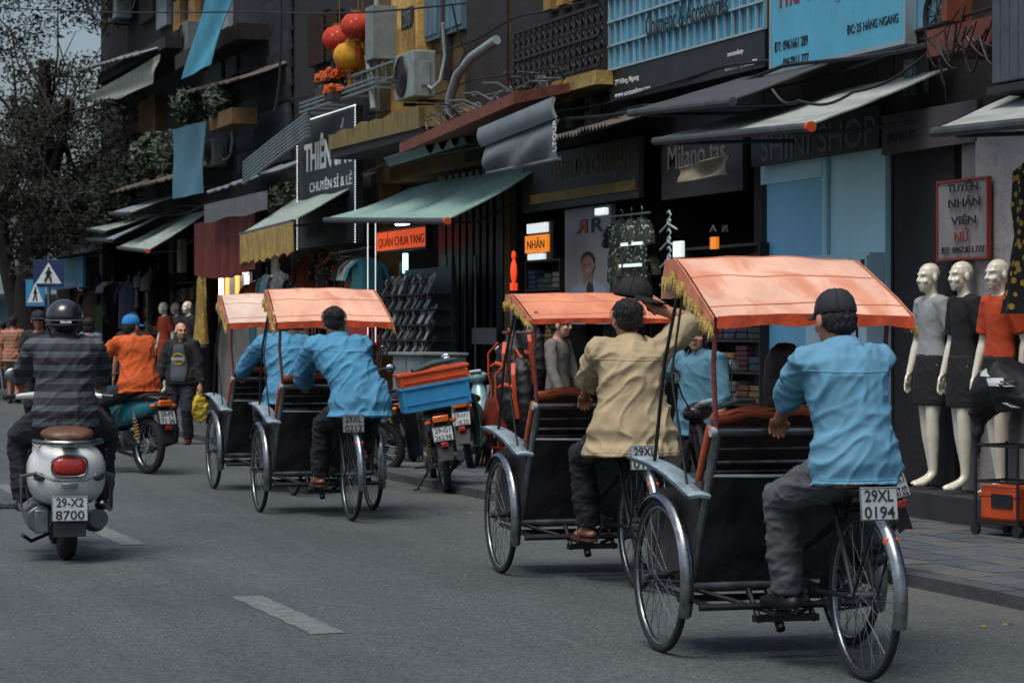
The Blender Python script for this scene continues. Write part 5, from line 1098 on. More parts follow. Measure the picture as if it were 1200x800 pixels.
        obj('skirt' if kind == 'skirt' else ('shorts' if kind == 'short' else 'trousers'), vox(mb, vx, 4, .02 if kind != 'skirt' else .006, .07, 'trousers', (.7, .7, 1.6)), m, body)
    if 'top' in look:
        m, slv = look['top'][:2]; ex, hem, flare = look.get('fit', (.016, -.2, .02))
        mb = MB(); torso(mb, ex, hem, .97, flare)
        for k in 'LR':
            sh, el, wr, *_ = A[k]; sx = ex * .9
            if slv == 'long': mb.tube([nb.lerp(sh, .5), sh, sh.lerp(el, .5), el, el.lerp(wr, .5), el.lerp(wr, .93)], [q * S + sx for q in (.06, .057, .052, .046, .042, .034)], 14)
            elif slv == 'elbow': mb.tube([nb.lerp(sh, .5), sh, sh.lerp(el, .5), el, el.lerp(wr, .22)], [q * S + sx for q in (.06, .057, .052, .05, .048)], 14)
            elif slv == 'short': mb.tube([nb.lerp(sh, .5), sh, sh.lerp(el, .5), sh.lerp(el, .82)], [q * S + sx for q in (.06, .058, .058, .058)], 14)
            else: mb.tube([nb.lerp(sh, .4), sh.lerp(nb, .12)], [.06 * S + sx * .6, .055 * S + sx * .6], 12, round_=True)
        if look.get('collar'):
            p, d = spine(.985); l = (sl - d * sl.dot(d)).normalized(); q = d.cross(l)
            mb.tube([p + (l * math.cos(a) * .066 + q * math.sin(a) * .062) * S for a in [2 * math.pi * i / 14 for i in range(14)]], .013, 8, loop=True)
            g_ = []
            for i in range(25):                                  # turned-down collar, open at the throat
                a = R(-245 + 310 * i / 24); e = l * math.cos(a) * 1.04 + q * math.sin(a)
                g_.append([p + (e * .064 + d * .034) * S, p + (e * .074 + d * .036) * S, p + (e * .09 - d * .004) * S, p + (e * .094 - d * .02) * S])
            look['_collar'] = g_
        tp = obj(look.get('topname', 'shirt'), vox(mb, vx, 4, look.get('wr', .03) * .6, look.get('ws', .085), 'shirt'), m, body)
        if slv in ('long', 'elbow') and not far:                  # yoke and hem seams, found on the cloth itself
            bv = BVHTree.FromPolygons([v.co[:] for v in tp.data.vertices], [list(p.vertices) for p in tp.data.polygons])
            zh = min(v.co.z for v in tp.data.vertices)
            for zz, sag in ((neck.z - .085, .012), (zh + .045, 0.), (zh + .012, 0.)):
                run = []
                for i in range(41):
                    x = pel.x * .3 + neck.x * .7 + (-.24 + .48 * i / 40) * bw; h_, n_, *_ = bv.ray_cast(Vector((x, -1.2, zz - sag * (1 - (i / 20 - 1) ** 2))), Vector((0, 1, 0)))
                    if h_ is not None and h_.y < .5: run.append(h_ + n_ * .0005)
                if len(run) > 6: MB().tube(run, .0026, 4).build('seam', m, tp)
        if '_collar' in look: MB().sheet(look['_collar'], .006).build('collar', m, tp, 80)
    for k in 'LR':
        if 'shoes' not in look: break
        sh, el, wr, hp, kn, an, td = A[k]; ft = an - Vector((0, 0, .05 * S)); mb = MB()
        if look.get('flipflop'):
            so = an - Vector((0, 0, .092 * S)); n = Vector((-td.y, td.x, 0))
            rings = [[so + td * y * S + n * x * w * S + Vector((0, 0, z)) for x, z in ((-1, -.008), (1, -.008), (1, .008), (-1, .008))] for y, w in ((-.08, .022), (-.06, .034), (.05, .04), (.13, .046), (.185, .036), (.2, .018))]
            mb.loft(rings)
            for s in (-1, 1): mb.tube([so + td * .15 * S + Vector((0, 0, .03)), so + td * .1 * S + n * s * .03 * S + Vector((0, 0, .055)), so + td * .03 * S + n * s * .043 * S + Vector((0, 0, .01))], .006, 6)
            mb.build('sandal', look['shoes'], body)
        else:
            mb.tube([ft - td * .055 * S, ft + td * .02 * S, ft + td * .1 * S - Vector((0, 0, .008)), ft + td * .2 * S - Vector((0, 0, .016))], [.041 * S, .046 * S, .047 * S, .033 * S], 12, round_=True, flat=.8)
            mb.tube([an, ft], [.04 * S, .045 * S], 12, round_=True)
            obj('shoe', vox(mb, .009, 3), look['shoes'], body)
    def hm_obj(nm, mb_, m, voxel=0, wr=0., ws=.02):
        if voxel: return obj(nm, vox(mb_, voxel, 2, wr, ws, nm), m, body)
        return mb_.build(nm, m, body)
    H3 = HM.to_3x3()
    hr = look.get('hair'); hmat = look.get('hairmat', HAIR)
    if hr:
        mb = MB()
        def E(c, r): mb.ell(HM @ Vector(c), r, 16, H3)
        if hr in ('short', 'crop'):
            k = 1.0 if hr == 'short' else .975
            if look.get('hat'): E((0, -.04, .0), (.081, .075, .055)); E((0, -.05, -.03), (.07, .06, .045))
            else: E((0, -.026, .045), (.083 * k, .099 * k, .084 * k)); E((0, -.052, -.005), (.074 * k, .062, .062)); E((0, .03, .085), (.062 * k, .055, .036))
            for s in (-1, 1): E((s * .066, .012, .018), (.016, .02, .035))
        elif hr == 'long':
            E((0, -.028, .042), (.088, .104, .088)); E((0, -.06, -.06), (.085, .058, .12)); E((0, -.055, -.17), (.075, .04, .12))
            for s in (-1, 1): E((s * .074, -.005, -.03), (.02, .045, .1))
        elif hr == 'bob':
            E((0, -.028, .042), (.09, .106, .09)); E((0, -.05, -.05), (.09, .066, .09))
            for s in (-1, 1): E((s * .076, .005, -.03), (.02, .05, .08))
        elif hr == 'tied':
            E((0, -.024, .04), (.083, .1, .085)); E((0, -.112, .02), (.04, .036, .042)); E((0, -.05, -.02), (.072, .058, .06))
        ho = hm_obj('hair', mb, hmat, .007, .009, .014)
        if hr == 'short' and not far:                             # loose strands breaking the outline
            sm_ = MB(); rr = random.Random(int(abs(hd.x) * 1000) + 3)
            for i in range(420):
                a = rr.uniform(0, 6.283); t_ = rr.uniform(-.35, 1.0); e = Vector((math.cos(a) * math.cos(t_ * 1.4) * .083, math.sin(a) * math.cos(t_ * 1.4) * .099, math.sin(t_ * 1.4) * .084))
                if e.y > .05 and e.z < .03: continue
                p_ = Vector((0, -.026, .045)) + e; d_ = (e.normalized() * .12 + Vector((e.x * 6, e.y * 6, -.5)) + Vector((rr.uniform(-.25, .25), rr.uniform(-.25, .25), rr.uniform(-.2, .2)))).normalized()
                sm_.tube([HM @ (p_ * .985), HM @ (p_ + d_ * .014), HM @ (p_ + d_ * .027 - Vector((0, 0, .005)))], [.002, .0016, .0006], 3)
            sm_.build('strands', hmat, ho, 0)
    if look.get('face', True):
        for s in (-1, 1): mb = MB(); mb.ell(HM @ Vector((s * .031, .0775, .006)), (.0135, .009, .0075), 8, H3); mb.build('eye', EYE, body)
        for s in (-1, 1): mb = MB(); mb.tube([HM @ Vector((s * x, y, z)) for x, y, z in ((.015, .09, .022), (.032, .088, .028), (.048, .074, .023))], .004, 6); mb.build('eyebrow', hmat, body)
        mb = MB(); mb.ell(HM @ Vector((0, .0865, -.06)), (.02, .006, .0045), 10, H3); mb.ell(HM @ Vector((0, .085, -.069)), (.017, .006, .005), 10, H3); mb.build('lips', LIP, body)
    ht = look.get('hat')
    if ht:
        kind, m = ht[:2]; HB = HM @ Matrix.Rotation(R(ht[2] if len(ht) > 2 else 0), 4, 'Z')
        if kind == 'cap':
            cap_mesh(HB, m, body)
        elif kind == 'helmet':
            helmet_parts(HB, m, body)
    if 'print' in look: look['print'](body)
    return body
def cap_mesh(HB, m, parent, name='cap'):
    mb = MB(); prof = [(.0, .128), (.03, .126), (.06, .113), (.08, .09), (.09, .055), (.0925, .03), (.09, .026)]
    rings = []
    for j in range(20):
        a = 2 * math.pi * j / 20
        rings.append([Vector((r * math.cos(a) * .93, r * math.sin(a) * 1.1 - .014, z)) for r, z in prof])
    n = len(prof); mb.add([HB @ p for r in rings for p in r], [(j * n + i, ((j + 1) % 20) * n + i, ((j + 1) % 20) * n + i + 1, j * n + i + 1) for j in range(20) for i in range(n - 1)])
    mb.ell(HB @ Vector((0, -.014, .129)), (.008, .008, .005), 8, HB.to_3x3())
    for a in range(0, 360, 60):
        ar = R(a); mb.tube([HB @ Vector((r * math.cos(ar) * .94, r * math.sin(ar) * 1.11 - .014, z + .0015)) for r, z in prof], .0022, 4)
    c = mb.build(name, m, parent, 60)
    br = MB(); g = []
    for i in range(4):
        t = i / 3; row = []
        for j in range(13):
            a = R(-78 + 156 * j / 12); x = math.sin(a) * (.086 + .002 * t); y = -.014 + math.cos(a) * (.1 + .075 * t) ; row.append(HB @ Vector((x, y, .034 - .016 * t - .012 * math.sin(a) ** 2 * t)))
        g.append(row)
    br.sheet(g, .004); br.build('brim', m, c, 60)
    return c
def helmet_parts(HB, m, parent):
    mb = MB(); mb.ell(HB @ Vector((0, -.012, .035)), (.118, .138, .115), 24, HB.to_3x3())
    mb.v = [tuple(v) for v in mb.v]; inv = HB.inverted()
    keep = [(inv @ Vector(v)).z > -.02 for v in mb.v]
    mb.f = [f for f in mb.f if all(keep[i] for i in f)]
    h = mb.build('helmet', m, parent, 60); h.modifiers.new('s', 'SOLIDIFY').thickness = .012
    mb = MB()
    mb.tube([HB @ Vector((math.cos(a) * .12, math.sin(a) * .141 - .012, -.018)) for a in [2 * math.pi * i / 24 for i in range(24)]], .008, 8, loop=True); mb.build('edge_trim', mat('rubber', '#101012', .7), h)
    mb = MB(); mb.tube([HB @ Vector((math.cos(a) * .1205, math.sin(a) * .1415 - .012, .012)) for a in [2 * math.pi * i / 24 for i in range(24)]], .005, 6, loop=True); mb.build('band', mat('helmet_band', '#55585c', .35), h)
    mb = MB(); mb.box(HB @ Vector((0, -.152, .002)), (.07, .006, .014), HB.to_3x3()); mb.build('badge', mat('badge_white', '#c8ccd0', .4), h)
    mb = MB()
    for s in (-1, 1): mb.tube([HB @ Vector(p) for p in ((s * .11, .0, -.02), (s * .085, .02, -.08), (s * .03, .05, -.118))], .006, 6)
    mb.build('strap', mat('rubber', '#101012', .7), h)
# ------------------------------------------------------------------ vehicle materials
TYRE = mat('tyre_rubber', '#17171a', .85, var=.2, vs=20, dirt=.0, bump=.25, bs=90)
CHROME = mat('worn_chrome', '#868c8e', .3, 1., var=.3, vs=14, dirt=.5)
STEEL = mat('dull_steel', '#6d7275', .45, .85, var=.3, vs=10, dirt=.4)
DARKST = mat('dark_painted_steel', '#26262a', .5, .4, var=.3, vs=9, dirt=.3)
ALU = mat('cast_aluminium', '#7d8284', .5, .7, var=.3, vs=12, dirt=.45)
BLKPL = mat('black_plastic', '#131316', .45, var=.25, vs=10)
VINYL = mat('black_vinyl', '#1c1c20', .38, var=.4, vs=5, bump=.6, bs=9, dirt=.2)
PLATEW = mat('plate_white', '#a2a9aa', .5, var=.15, vs=18, dirt=.3)
INK = mat('plate_ink', '#15171a', .6, var=.1)
REDL = mat('red_lens', '#a8240f', .25, var=.15, vs=20, coat=.6)
ORL = mat('orange_lens', '#d2611c', .25, var=.15, vs=20, coat=.6)
CLOTHO = mat('faded_orange_canopy', '#d2a48c', .8, var=.2, vs=3, bump=.3, bs=9, dirt=.1, stretch=(1, .6, 1), stain=(2.4, .6, '#b5633f')); CLOTHV = mat('worn_orange_side_cloth', '#c87a5c', .8, var=.25, vs=5, bump=.3, bs=12, dirt=.1)
CLOTHS = mat('orange_valance', '#c24a22', .75, var=.2, vs=6, bump=.3, bs=20)
FRINGE = mat('yellow_fringe', '#b79c58', .9, var=.35, vs=30, bump=.5, bs=80)
def wheel(root, c, r, w=.035, ns=32, name='wheel', ax=(1, 0, 0)):
    """bicycle wheel, axle along x"""
    e = bpy.data.objects.new(name, None); COL.objects.link(e); e.parent = root; e.location = c; e.empty_display_size = .1
    circ = lambda rr, n=40: [Vector((0, math.cos(2 * math.pi * i / n) * rr, math.sin(2 * math.pi * i / n) * rr)) for i in range(n)]
    MB().tube(circ(r - w / 2), w / 2, 10, loop=True).build('tyre', TYRE, e, 60)
    MB().tube(circ(r - w * 1.05), w * .36, 8, loop=True, flat=.8).build('rim', CHROME, e, 60)
    mb = MB()
    for i in range(ns):
        a = 2 * math.pi * i / ns; b = a + (.55 if i % 4 < 2 else -.55); s = 1 if i % 2 else -1
        mb.rod((s * .03, math.cos(b) * .025, math.sin(b) * .025), (s * .004, math.cos(a) * (r - w * 1.2), math.sin(a) * (r - w * 1.2)), .0016, 4)
    mb.build('spokes', STEEL, e)
    mb = MB(); mb.rod((-.05, 0, 0), (.05, 0, 0), .016, 10); mb.rod((-.038, 0, 0), (-.03, 0, 0), .032, 12); mb.rod((.03, 0, 0), (.038, 0, 0), .032, 12); mb.rod((-.075, 0, 0), (.075, 0, 0), .007, 8)
    mb.build('hub', STEEL, e)
    return e
def fender(root, c, r, w, a0, a1, m, name='fender', n=22):
    """curved guard over a wheel; angles in degrees from forward (+y), counted over the top"""
    g = []
    for i in range(n + 1):
        a = R(a0 + (a1 - a0) * i / n); row = []
        for j in range(7):
            u = -1 + 2 * j / 6; rr = r - .022 * u * u
            row.append(Vector(c) + Vector((u * w / 2, math.cos(a) * rr, math.sin(a) * rr)))
        g.append(row)
    return MB().sheet(g, .004).build(name, m, root, 50)
def plate(root, c, w, h, lines, tilt=0., m=PLATEW, rz=0.):
    """licence plate facing -y, with two lines of characters"""
    e = MB().box((0, 0, 0), (w, .004, h)).build('licence_plate', m, root, bev=.004)
    e.location = c; e.rotation_euler = (tilt, 0, rz)
    F = Matrix(((1, 0, 0), (0, 0, -1), (0, 1, 0))).to_4x4()
    for i, t in enumerate(lines):
        hh = h * .36; ww = w * (.8 if i else .76)
        me = text_mesh(t, ww, hh, .002, .012); me.transform(Matrix.Translation((-ww / 2, -.0025, h * (.07 if i == 0 else -.43))) @ F)
        obj('lettering', me, INK, e)
    mb = MB()
    for z in (-1, 1): mb.box((0, -.0025, z * h * .475), (w * .97, .002, .003))
    for x in (-1, 1): mb.box((x * w * .485, -.0025, 0), (.003, .002, h * .95))
    mb.build('border', INK, e)
    return e
# ------------------------------------------------------------------ cyclo (pedal rickshaw): rear wheel on the ground at the origin, forward +y
def make_cyclo():
    t = empty('cyclo', 'x', 'cyclo')
    RW = .352; FW = .345; fy = 1.12; XL, XR = -.5, .42; xm = (XL + XR) / 2
    wheel(t, (0, 0, RW), RW); wheel(t, (XL, fy, FW), FW); wheel(t, (XR, fy, FW), FW)
    fender(t, (0, 0, RW), RW + .03, .058, 62, 196, CHROME, 'rear_fender')
    for x in (XL, XR): fender(t, (x, fy, FW), FW + .03, .062, 40, 205, CHROME, 'front_fender')
    f = MB()
    # rear fork, main tube, seat post
    for s in (-1, 1):
        f.rod((s * .05, 0, RW), (s * .05, .2, .72), .011); f.rod((s * .05, 0, RW), (s * .045, .45, .33), .011); f.rod((s * .055, -.01, RW), (s * .05, -.2, RW + .31), .006)
    f.rod((0, .12, .8), (0, .45, .33), .019, 10); f.rod((0, .2, .7), (0, .2, .73), .03); f.rod((0, .45, .33), (0, .92, .36), .022, 10); f.rod((0, .2, .66), (0, .88, .42), .018, 10)
    f.rod((-.06, .45, .33), (.06, .45, .33), .028, 12)
    f.build('rear_frame', DARKST, t)
    b = MB()                                             # undercarriage below the box
    b.rod((XL - .06, fy, FW), (XR + .06, fy, FW), .017, 10)
    for y, z in ((.9, .31), (1.0, .25), (.72, .24)): b.rod((xm - .42, y, z), (xm + .42, y, z), .016, 8)
    for s in (-1, 1):
        b.rod((xm + s * .4, .9, .31), (xm + s * .05, .74, .2), .011); b.rod((xm + s * .36, .72, .24), (xm + s * .36, 1.5, .26), .014)
        b.rod((xm + s * .13, .9, .31), (xm + s * .13, .74, .17), .014); b.rod((xm + s * .43, fy, FW), (xm + s * .4, .86, .42), .013)
    b.box((xm, .76, .18), (.3, .05, .03)); b.rod((xm - .03, .9, .3), (xm - .03, .74, .13), .022)
    b.build('undercarriage', DARKST, t)
    MB().rod((xm - .4, .89, .315), (xm + .4, .89, .315), .022, 12).build('rear_rail', STEEL, t)
    for s in (-1, 1):
        p = MB(); p.tube([(xm + s * .4, .9, .3), (xm + s * .375, .79, .66), (xm + s * .35, .68, 1.0)], .021, 10); p.build('side_post', STEEL, t)
    hb = MB(); hb.rod((xm - .36, .68, 1.005), (xm + .36, .68, 1.005), .021, 12); hb.build('push_bar', CHROME, t)
    for s in (-1, 1): MB().rod((xm + s * .36, .68, 1.005), (xm + s * .385, .68, 1.005), .023, 12).build('bar_cap', PLATEW, t)
    MB().rod((xm - .36, .725, .87), (xm + .36, .725, .87), .009, 8).build('cross_rail', CHROME, t)
    # black back panel, wrinkled vinyl
    g = []
    for i in range(13):
        u = i / 12; row = []
        for j in range(17):
            v = j / 16; hw = .385 - .02 * u; x = xm + (-1 + 2 * v) * hw
            d = .02 * math.sin(v * 9 + u * 3) * u * (1 - u) + .012 * noise.noise(Vector((v * 5, u * 4, 2)))
            row.append((x, .885 - .155 * u + d, .335 + .475 * u))
        g.append(row)
    MB().sheet(g, .012).build('back_panel', VINYL, t, 60)
    MB().tube([(xm - .37, .728, .812), (xm - .1, .722, .807), (xm + .15, .73, .81), (xm + .37, .728, .812)], .007, 6).build('panel_piping', PLATEW, t)
    # box sides, floor, seat
    for s in (-1, 1):
        sp = MB(); x = xm + s * .39
        out = [(.89, .33), (.75, .79), (.95, .76), (1.35, .72), (1.5, .5), (1.45, .3)]
        sp.loft([[(x - .008, y, z) for y, z in out], [(x + .008, y, z) for y, z in out]]); sp.build('side_panel', mat('cyclo_side', '#3a3330', .6, var=.3, vs=6, dirt=.3), t)
        ar = MB(); g = []
        for i in range(9):
            u = i / 8; row = []
            for j in range(5):
                v = -1 + j / 2; row.append((xm + s * (.42 + .055 * v), .72 + .78 * u, .725 + .13 * u + .03 * math.sin(u * 3.1) - .008 * v * v))
            g.append(row)
        ar.sheet(g, .02).build('armrest', mat('armrest_painted', '#869ba3', .35, var=.45, vs=7, dirt=.65), t, bev=.004)
        tr = MB(); tr.tube([(xm + s * .48, .71 + .8 * i / 8, .722 + .132 * i / 8 + .03 * math.sin(i / 8 * 3.1)) for i in range(9)], .008, 6); tr.build('armrest_trim', CHROME, t)
    MB().box((xm, 1.2, .3), (.74, .6, .025)).build('foot_floor', DARKST, t)
    seat = MB(); g = []
    for i in range(9):
        u = i / 8; row = []
        for j in range(13):
            v = -1 + j / 6; row.append((xm + v * .36, .78 + .5 * u, .74 + .05 * (1 - v ** 4) * (1 - (2 * u - 1) ** 4) + .015 * noise.noise(Vector((v * 3, u * 3, 5)))))
        g.append(row)
    seat.sheet(g, .07).build('seat_cushion', mat('seat_blue_black', '#1d2a31', .45, var=.35, vs=6, bump=.3, bs=20), t, 60)
    g = []
    for i in range(9):
        u = i / 8; row = []
        for j in range(15):
            v = -1 + j / 7; row.append((xm + v * .34, .86 - .1 * u - .02 * v * v, .76 + .34 * u - .02 * v ** 4 + .012 * noise.noise(Vector((v * 4, u * 4, 9)))))
        g.append(row)
    MB().sheet(g, .05).build('backrest', mat('dark_seat_vinyl', '#2a1a16', .45, var=.45, vs=6, bump=.4, bs=12, dirt=.35), t, 60)
    OL = mat('orange_leather', '#9a4a2a', .5, var=.3, vs=5, bump=.3, bs=14, dirt=.15)
    MB().tube([(xm + v * .33, .765 - .02 * v * v, 1.085 - .02 * v * v + .008 * math.sin(v * 9)) for v in [-1 + j / 6 for j in range(13)]], .03, 12, round_=True).build('top_roll', OL, t, 70)
    for s in (-1, 1): MB().tube([(xm + s * .365, .74, 1.02), (xm + s * .375, .8, .88), (xm + s * .375, .87, .74)], .017, 10, round_=True).build('side_roll', OL, t, 70)
    for z in (.83, .93): MB().rod((xm - .35, .73 - (z - .87) * .3, z), (xm + .35, .73 - (z - .87) * .3, z), .007, 6).build('back_slat', CHROME, t)
    # saddle and plate
    sd_ = MB()
    rings = []
    for y, w, z, h in ((-.12, .05, .785, .02), (-.1, .095, .79, .035), (-.02, .1, .795, .04), (.07, .055, .792, .035), (.15, .03, .788, .03), (.175, .015, .785, .015)):
        rings.append([Vector((math.cos(2 * math.pi * j / 14) * w, y + .06, z + math.sin(2 * math.pi * j / 14) * h)) for j in range(14)])
    sd_.loft(rings).build('saddle', VINYL, t, 60)
    mb = MB()
    for s in (-1, 1): mb.tube([(s * .04, .0, .81), (s * .05, -.1, .79), (s * .05, -.19, .74)], .006, 6)
    mb.tube([(0, -.16, .71), (0, -.06, .74), (0, .1, .78)], .012, 8); mb.build('plate_bracket', DARKST, t)
    MB().box((0, -.262, RW + .245), (.06, .035, .03)).build('tail_reflector', ORL, t, bev=.006)
    # drive
    ch = MB(); ch.tube([Vector((.05, .45, .33)) + Vector((0, math.cos(a), math.sin(a))) * .095 for a in [2 * math.pi * i / 28 for i in range(28)]], .008, 6, loop=True)
    for k in range(5): a = 2 * math.pi * k / 5; ch.rod((.05, .45, .33), (.05, .45 + math.cos(a) * .092, .33 + math.sin(a) * .092), .008, 6)
    ch.build('chainring', STEEL, t)
    mb = MB(); mb.rod((.05, .45, .42), (.05, 0, .39), .006, 5); mb.rod((.05, .45, .24), (.05, 0, .315), .006, 5); mb.build('chain', DARKST, t)
    for s, dy, dz in ((-1, .115, -.105), (1, -.115, .105)):
        mb = MB(); x = s * .075; mb.rod((x, .45, .33), (x, .45 + dy, .33 + dz), .011, 8); mb.rod((x, .45 + dy, .33 + dz), (x + s * .11, .45 + dy, .33 + dz), .007, 6); mb.build('crank', STEEL, t)
        MB().box((x + s * .07, .45 + dy, .33 + dz), (.095, .075, .022)).build('pedal', BLKPL, t, bev=.004)
    # canopy
    y0, y1 = .43, 1.2
    def top(u, v):                                       # u 0 rear .. 1 front, v -1..1
        z = 1.515 + .26 * (1 - max(0, 1 - u / .82) ** 1.15) - .012 * v * v + .012 * noise.noise(Vector((v * 2.3, u * 2.5, 3))) - .03 * math.sin((u - .12) / .38 * math.pi) ** 2 * (1 - v * v) * (1 if .12 < u < .88 else 0)
        w = .45 - .03 * u
        return Vector((xm + .025 * u + v * w, y0 + (y1 - y0) * u, z))
    g = [[top(i / 20, -1 + j / 10) for j in range(21)] for i in range(21)]
    for k, (dy, dz) in enumerate(((.05, -.03), (.085, -.10), (.09, -.17))):
        g.append([top(1, -1 + j / 10) + Vector((0, dy, dz)) for j in range(21)])
    MB().sheet(g, .006).build('canopy', CLOTHO, t, 80)
    cn = child(t, 'canopy')
    for u in (.12, .5, .88): MB().tube([top(u, -1 + j / 8) + Vector((0, 0, .004)) for j in range(17)], .0035, 5).build('seam', CLOTHV, cn)
    def val(pts, drop, nm, m, amp=.008):
        g_ = []
        for i, p in enumerate(pts):
            row = []
            for k in range(4):
                q = k / 3; row.append(Vector(p) + Vector((amp * math.sin(i * 1.9) * q, amp * math.cos(i * 1.7) * q, -drop(i / (len(pts) - 1)) * q + .004)))
            g_.append(row)
        return MB().sheet(g_, .005).build(nm, m, cn, 80)
    val([top(0, -1 + j / 12) + Vector((0, -.012, 0)) for j in range(25)], lambda q: .05 + .006 * math.sin(q * 20), 'rear_valance', CLOTHS)
    for s in (-1, 1):
        pts = [top(1 - i / 18, s) + Vector((s * .014, 0, 0)) for i in range(19)]
        dr = lambda q: .085 - .03 * q + .012 * math.sin(q * 25)
        val(pts, dr, 'side_valance', CLOTHV, .012)
        fr_ = MB()
        for i in range(150):
            q = i / 149; a = q * 18; j = int(min(17, a)); p = pts[j].lerp(pts[j + 1], a - j); z = p.z - dr(q) + .014
            l = .062 + rnd.uniform(-.02, .015); dx = rnd.uniform(-.014, .014); dy = rnd.uniform(-.014, .014)
            fr_.add([(p.x + s * .006 - .004, p.y - .006, z), (p.x + s * .006 + .004, p.y + .006, z), (p.x + s * .012 + dx, p.y + dy, z - l), (p.x + s * .016, p.y, z - .002)], [(0, 1, 2), (0, 2, 3), (1, 3, 2), (0, 3, 1)])
            fr_.ell((p.x + s * .006, p.y, z - l * .35), (.008, .008, l * .45), 5)
        fr_.build('fringe', FRINGE, cn)
        po = MB(); po.tube([(xm + s * .355, .685, 1.0), (xm + s * .4, .6, 1.3), top(.18, s * .9) - Vector((0, 0, .012))], .012, 8); po.build('canopy_pole', mat('pink_painted_pole', '#8a4a44', .5, var=.3, vs=12, dirt=.3), t)
        po = MB(); po.tube([(xm + s * .43, 1.3, .8), (xm + s * .44, 1.12, 1.3), top(.8, s * .93) - Vector((0, 0, .012))], .009, 8); po.tube([(xm + s * .43, .85, .77), (xm + s * .45, 1.0, 1.25), top(.7, s * .95) - Vector((0, 0, .015))], .006, 6); po.build('canopy_strut', DARKST, t)
    rb = MB()
    for u in (.12, .5, .88): rb.tube([top(u, -1 + j / 5) - Vector((0, 0, .013)) for j in range(11)], .008, 6)
    rb.build('canopy_hoops', DARKST, t)
    return t
# ------------------------------------------------------------------ underbone motorbike: rear wheel on the ground at the origin, forward +y
def moto_wheel(root, c, r, w, name='wheel', drum=.075):
    e = bpy.data.objects.new(name, None); COL.objects.link(e); e.parent = root; e.location = c; e.empty_display_size = .1
    prof = [(r - w * .95, -w * .36), (r - w * .55, -w * .5), (r - w * .2, -w * .42), (r, -w * .16), (r, w * .16), (r - w * .2, w * .42), (r - w * .55, w * .5), (r - w * .95, w * .36), (r - w * .95, -w * .36)]
    RX = Matrix.Rotation(R(90), 4, 'Y')
    MB().lathe(prof, 36, RX).build('tyre', TYRE, e, 50)
    rr = r - w * .95
    MB().lathe([(rr, -w * .34), (rr + .006, -w * .36), (rr - .012, -w * .2), (rr - .016, 0), (rr - .012, w * .2), (rr + .006, w * .36), (rr, w * .34), (rr, -w * .34)], 36, RX).build('rim', CHROME, e, 50)
    mb = MB()
    for i in range(28):
        a = 2 * math.pi * i / 28; b = a + (.45 if i % 4 < 2 else -.45); s = 1 if i % 2 else -1
        mb.rod((s * .035, math.cos(b) * drum, math.sin(b) * drum), (s * .008, math.cos(a) * (rr - .008), math.sin(a) * (rr - .008)), .0022, 4)
    mb.build('spokes', STEEL, e)
    mb = MB(); mb.rod((-.045, 0, 0), (.045, 0, 0), drum, 20); mb.rod((-.09, 0, 0), (.09, 0, 0), .011, 8); mb.build('hub', ALU, e, bev=.006)
    return e
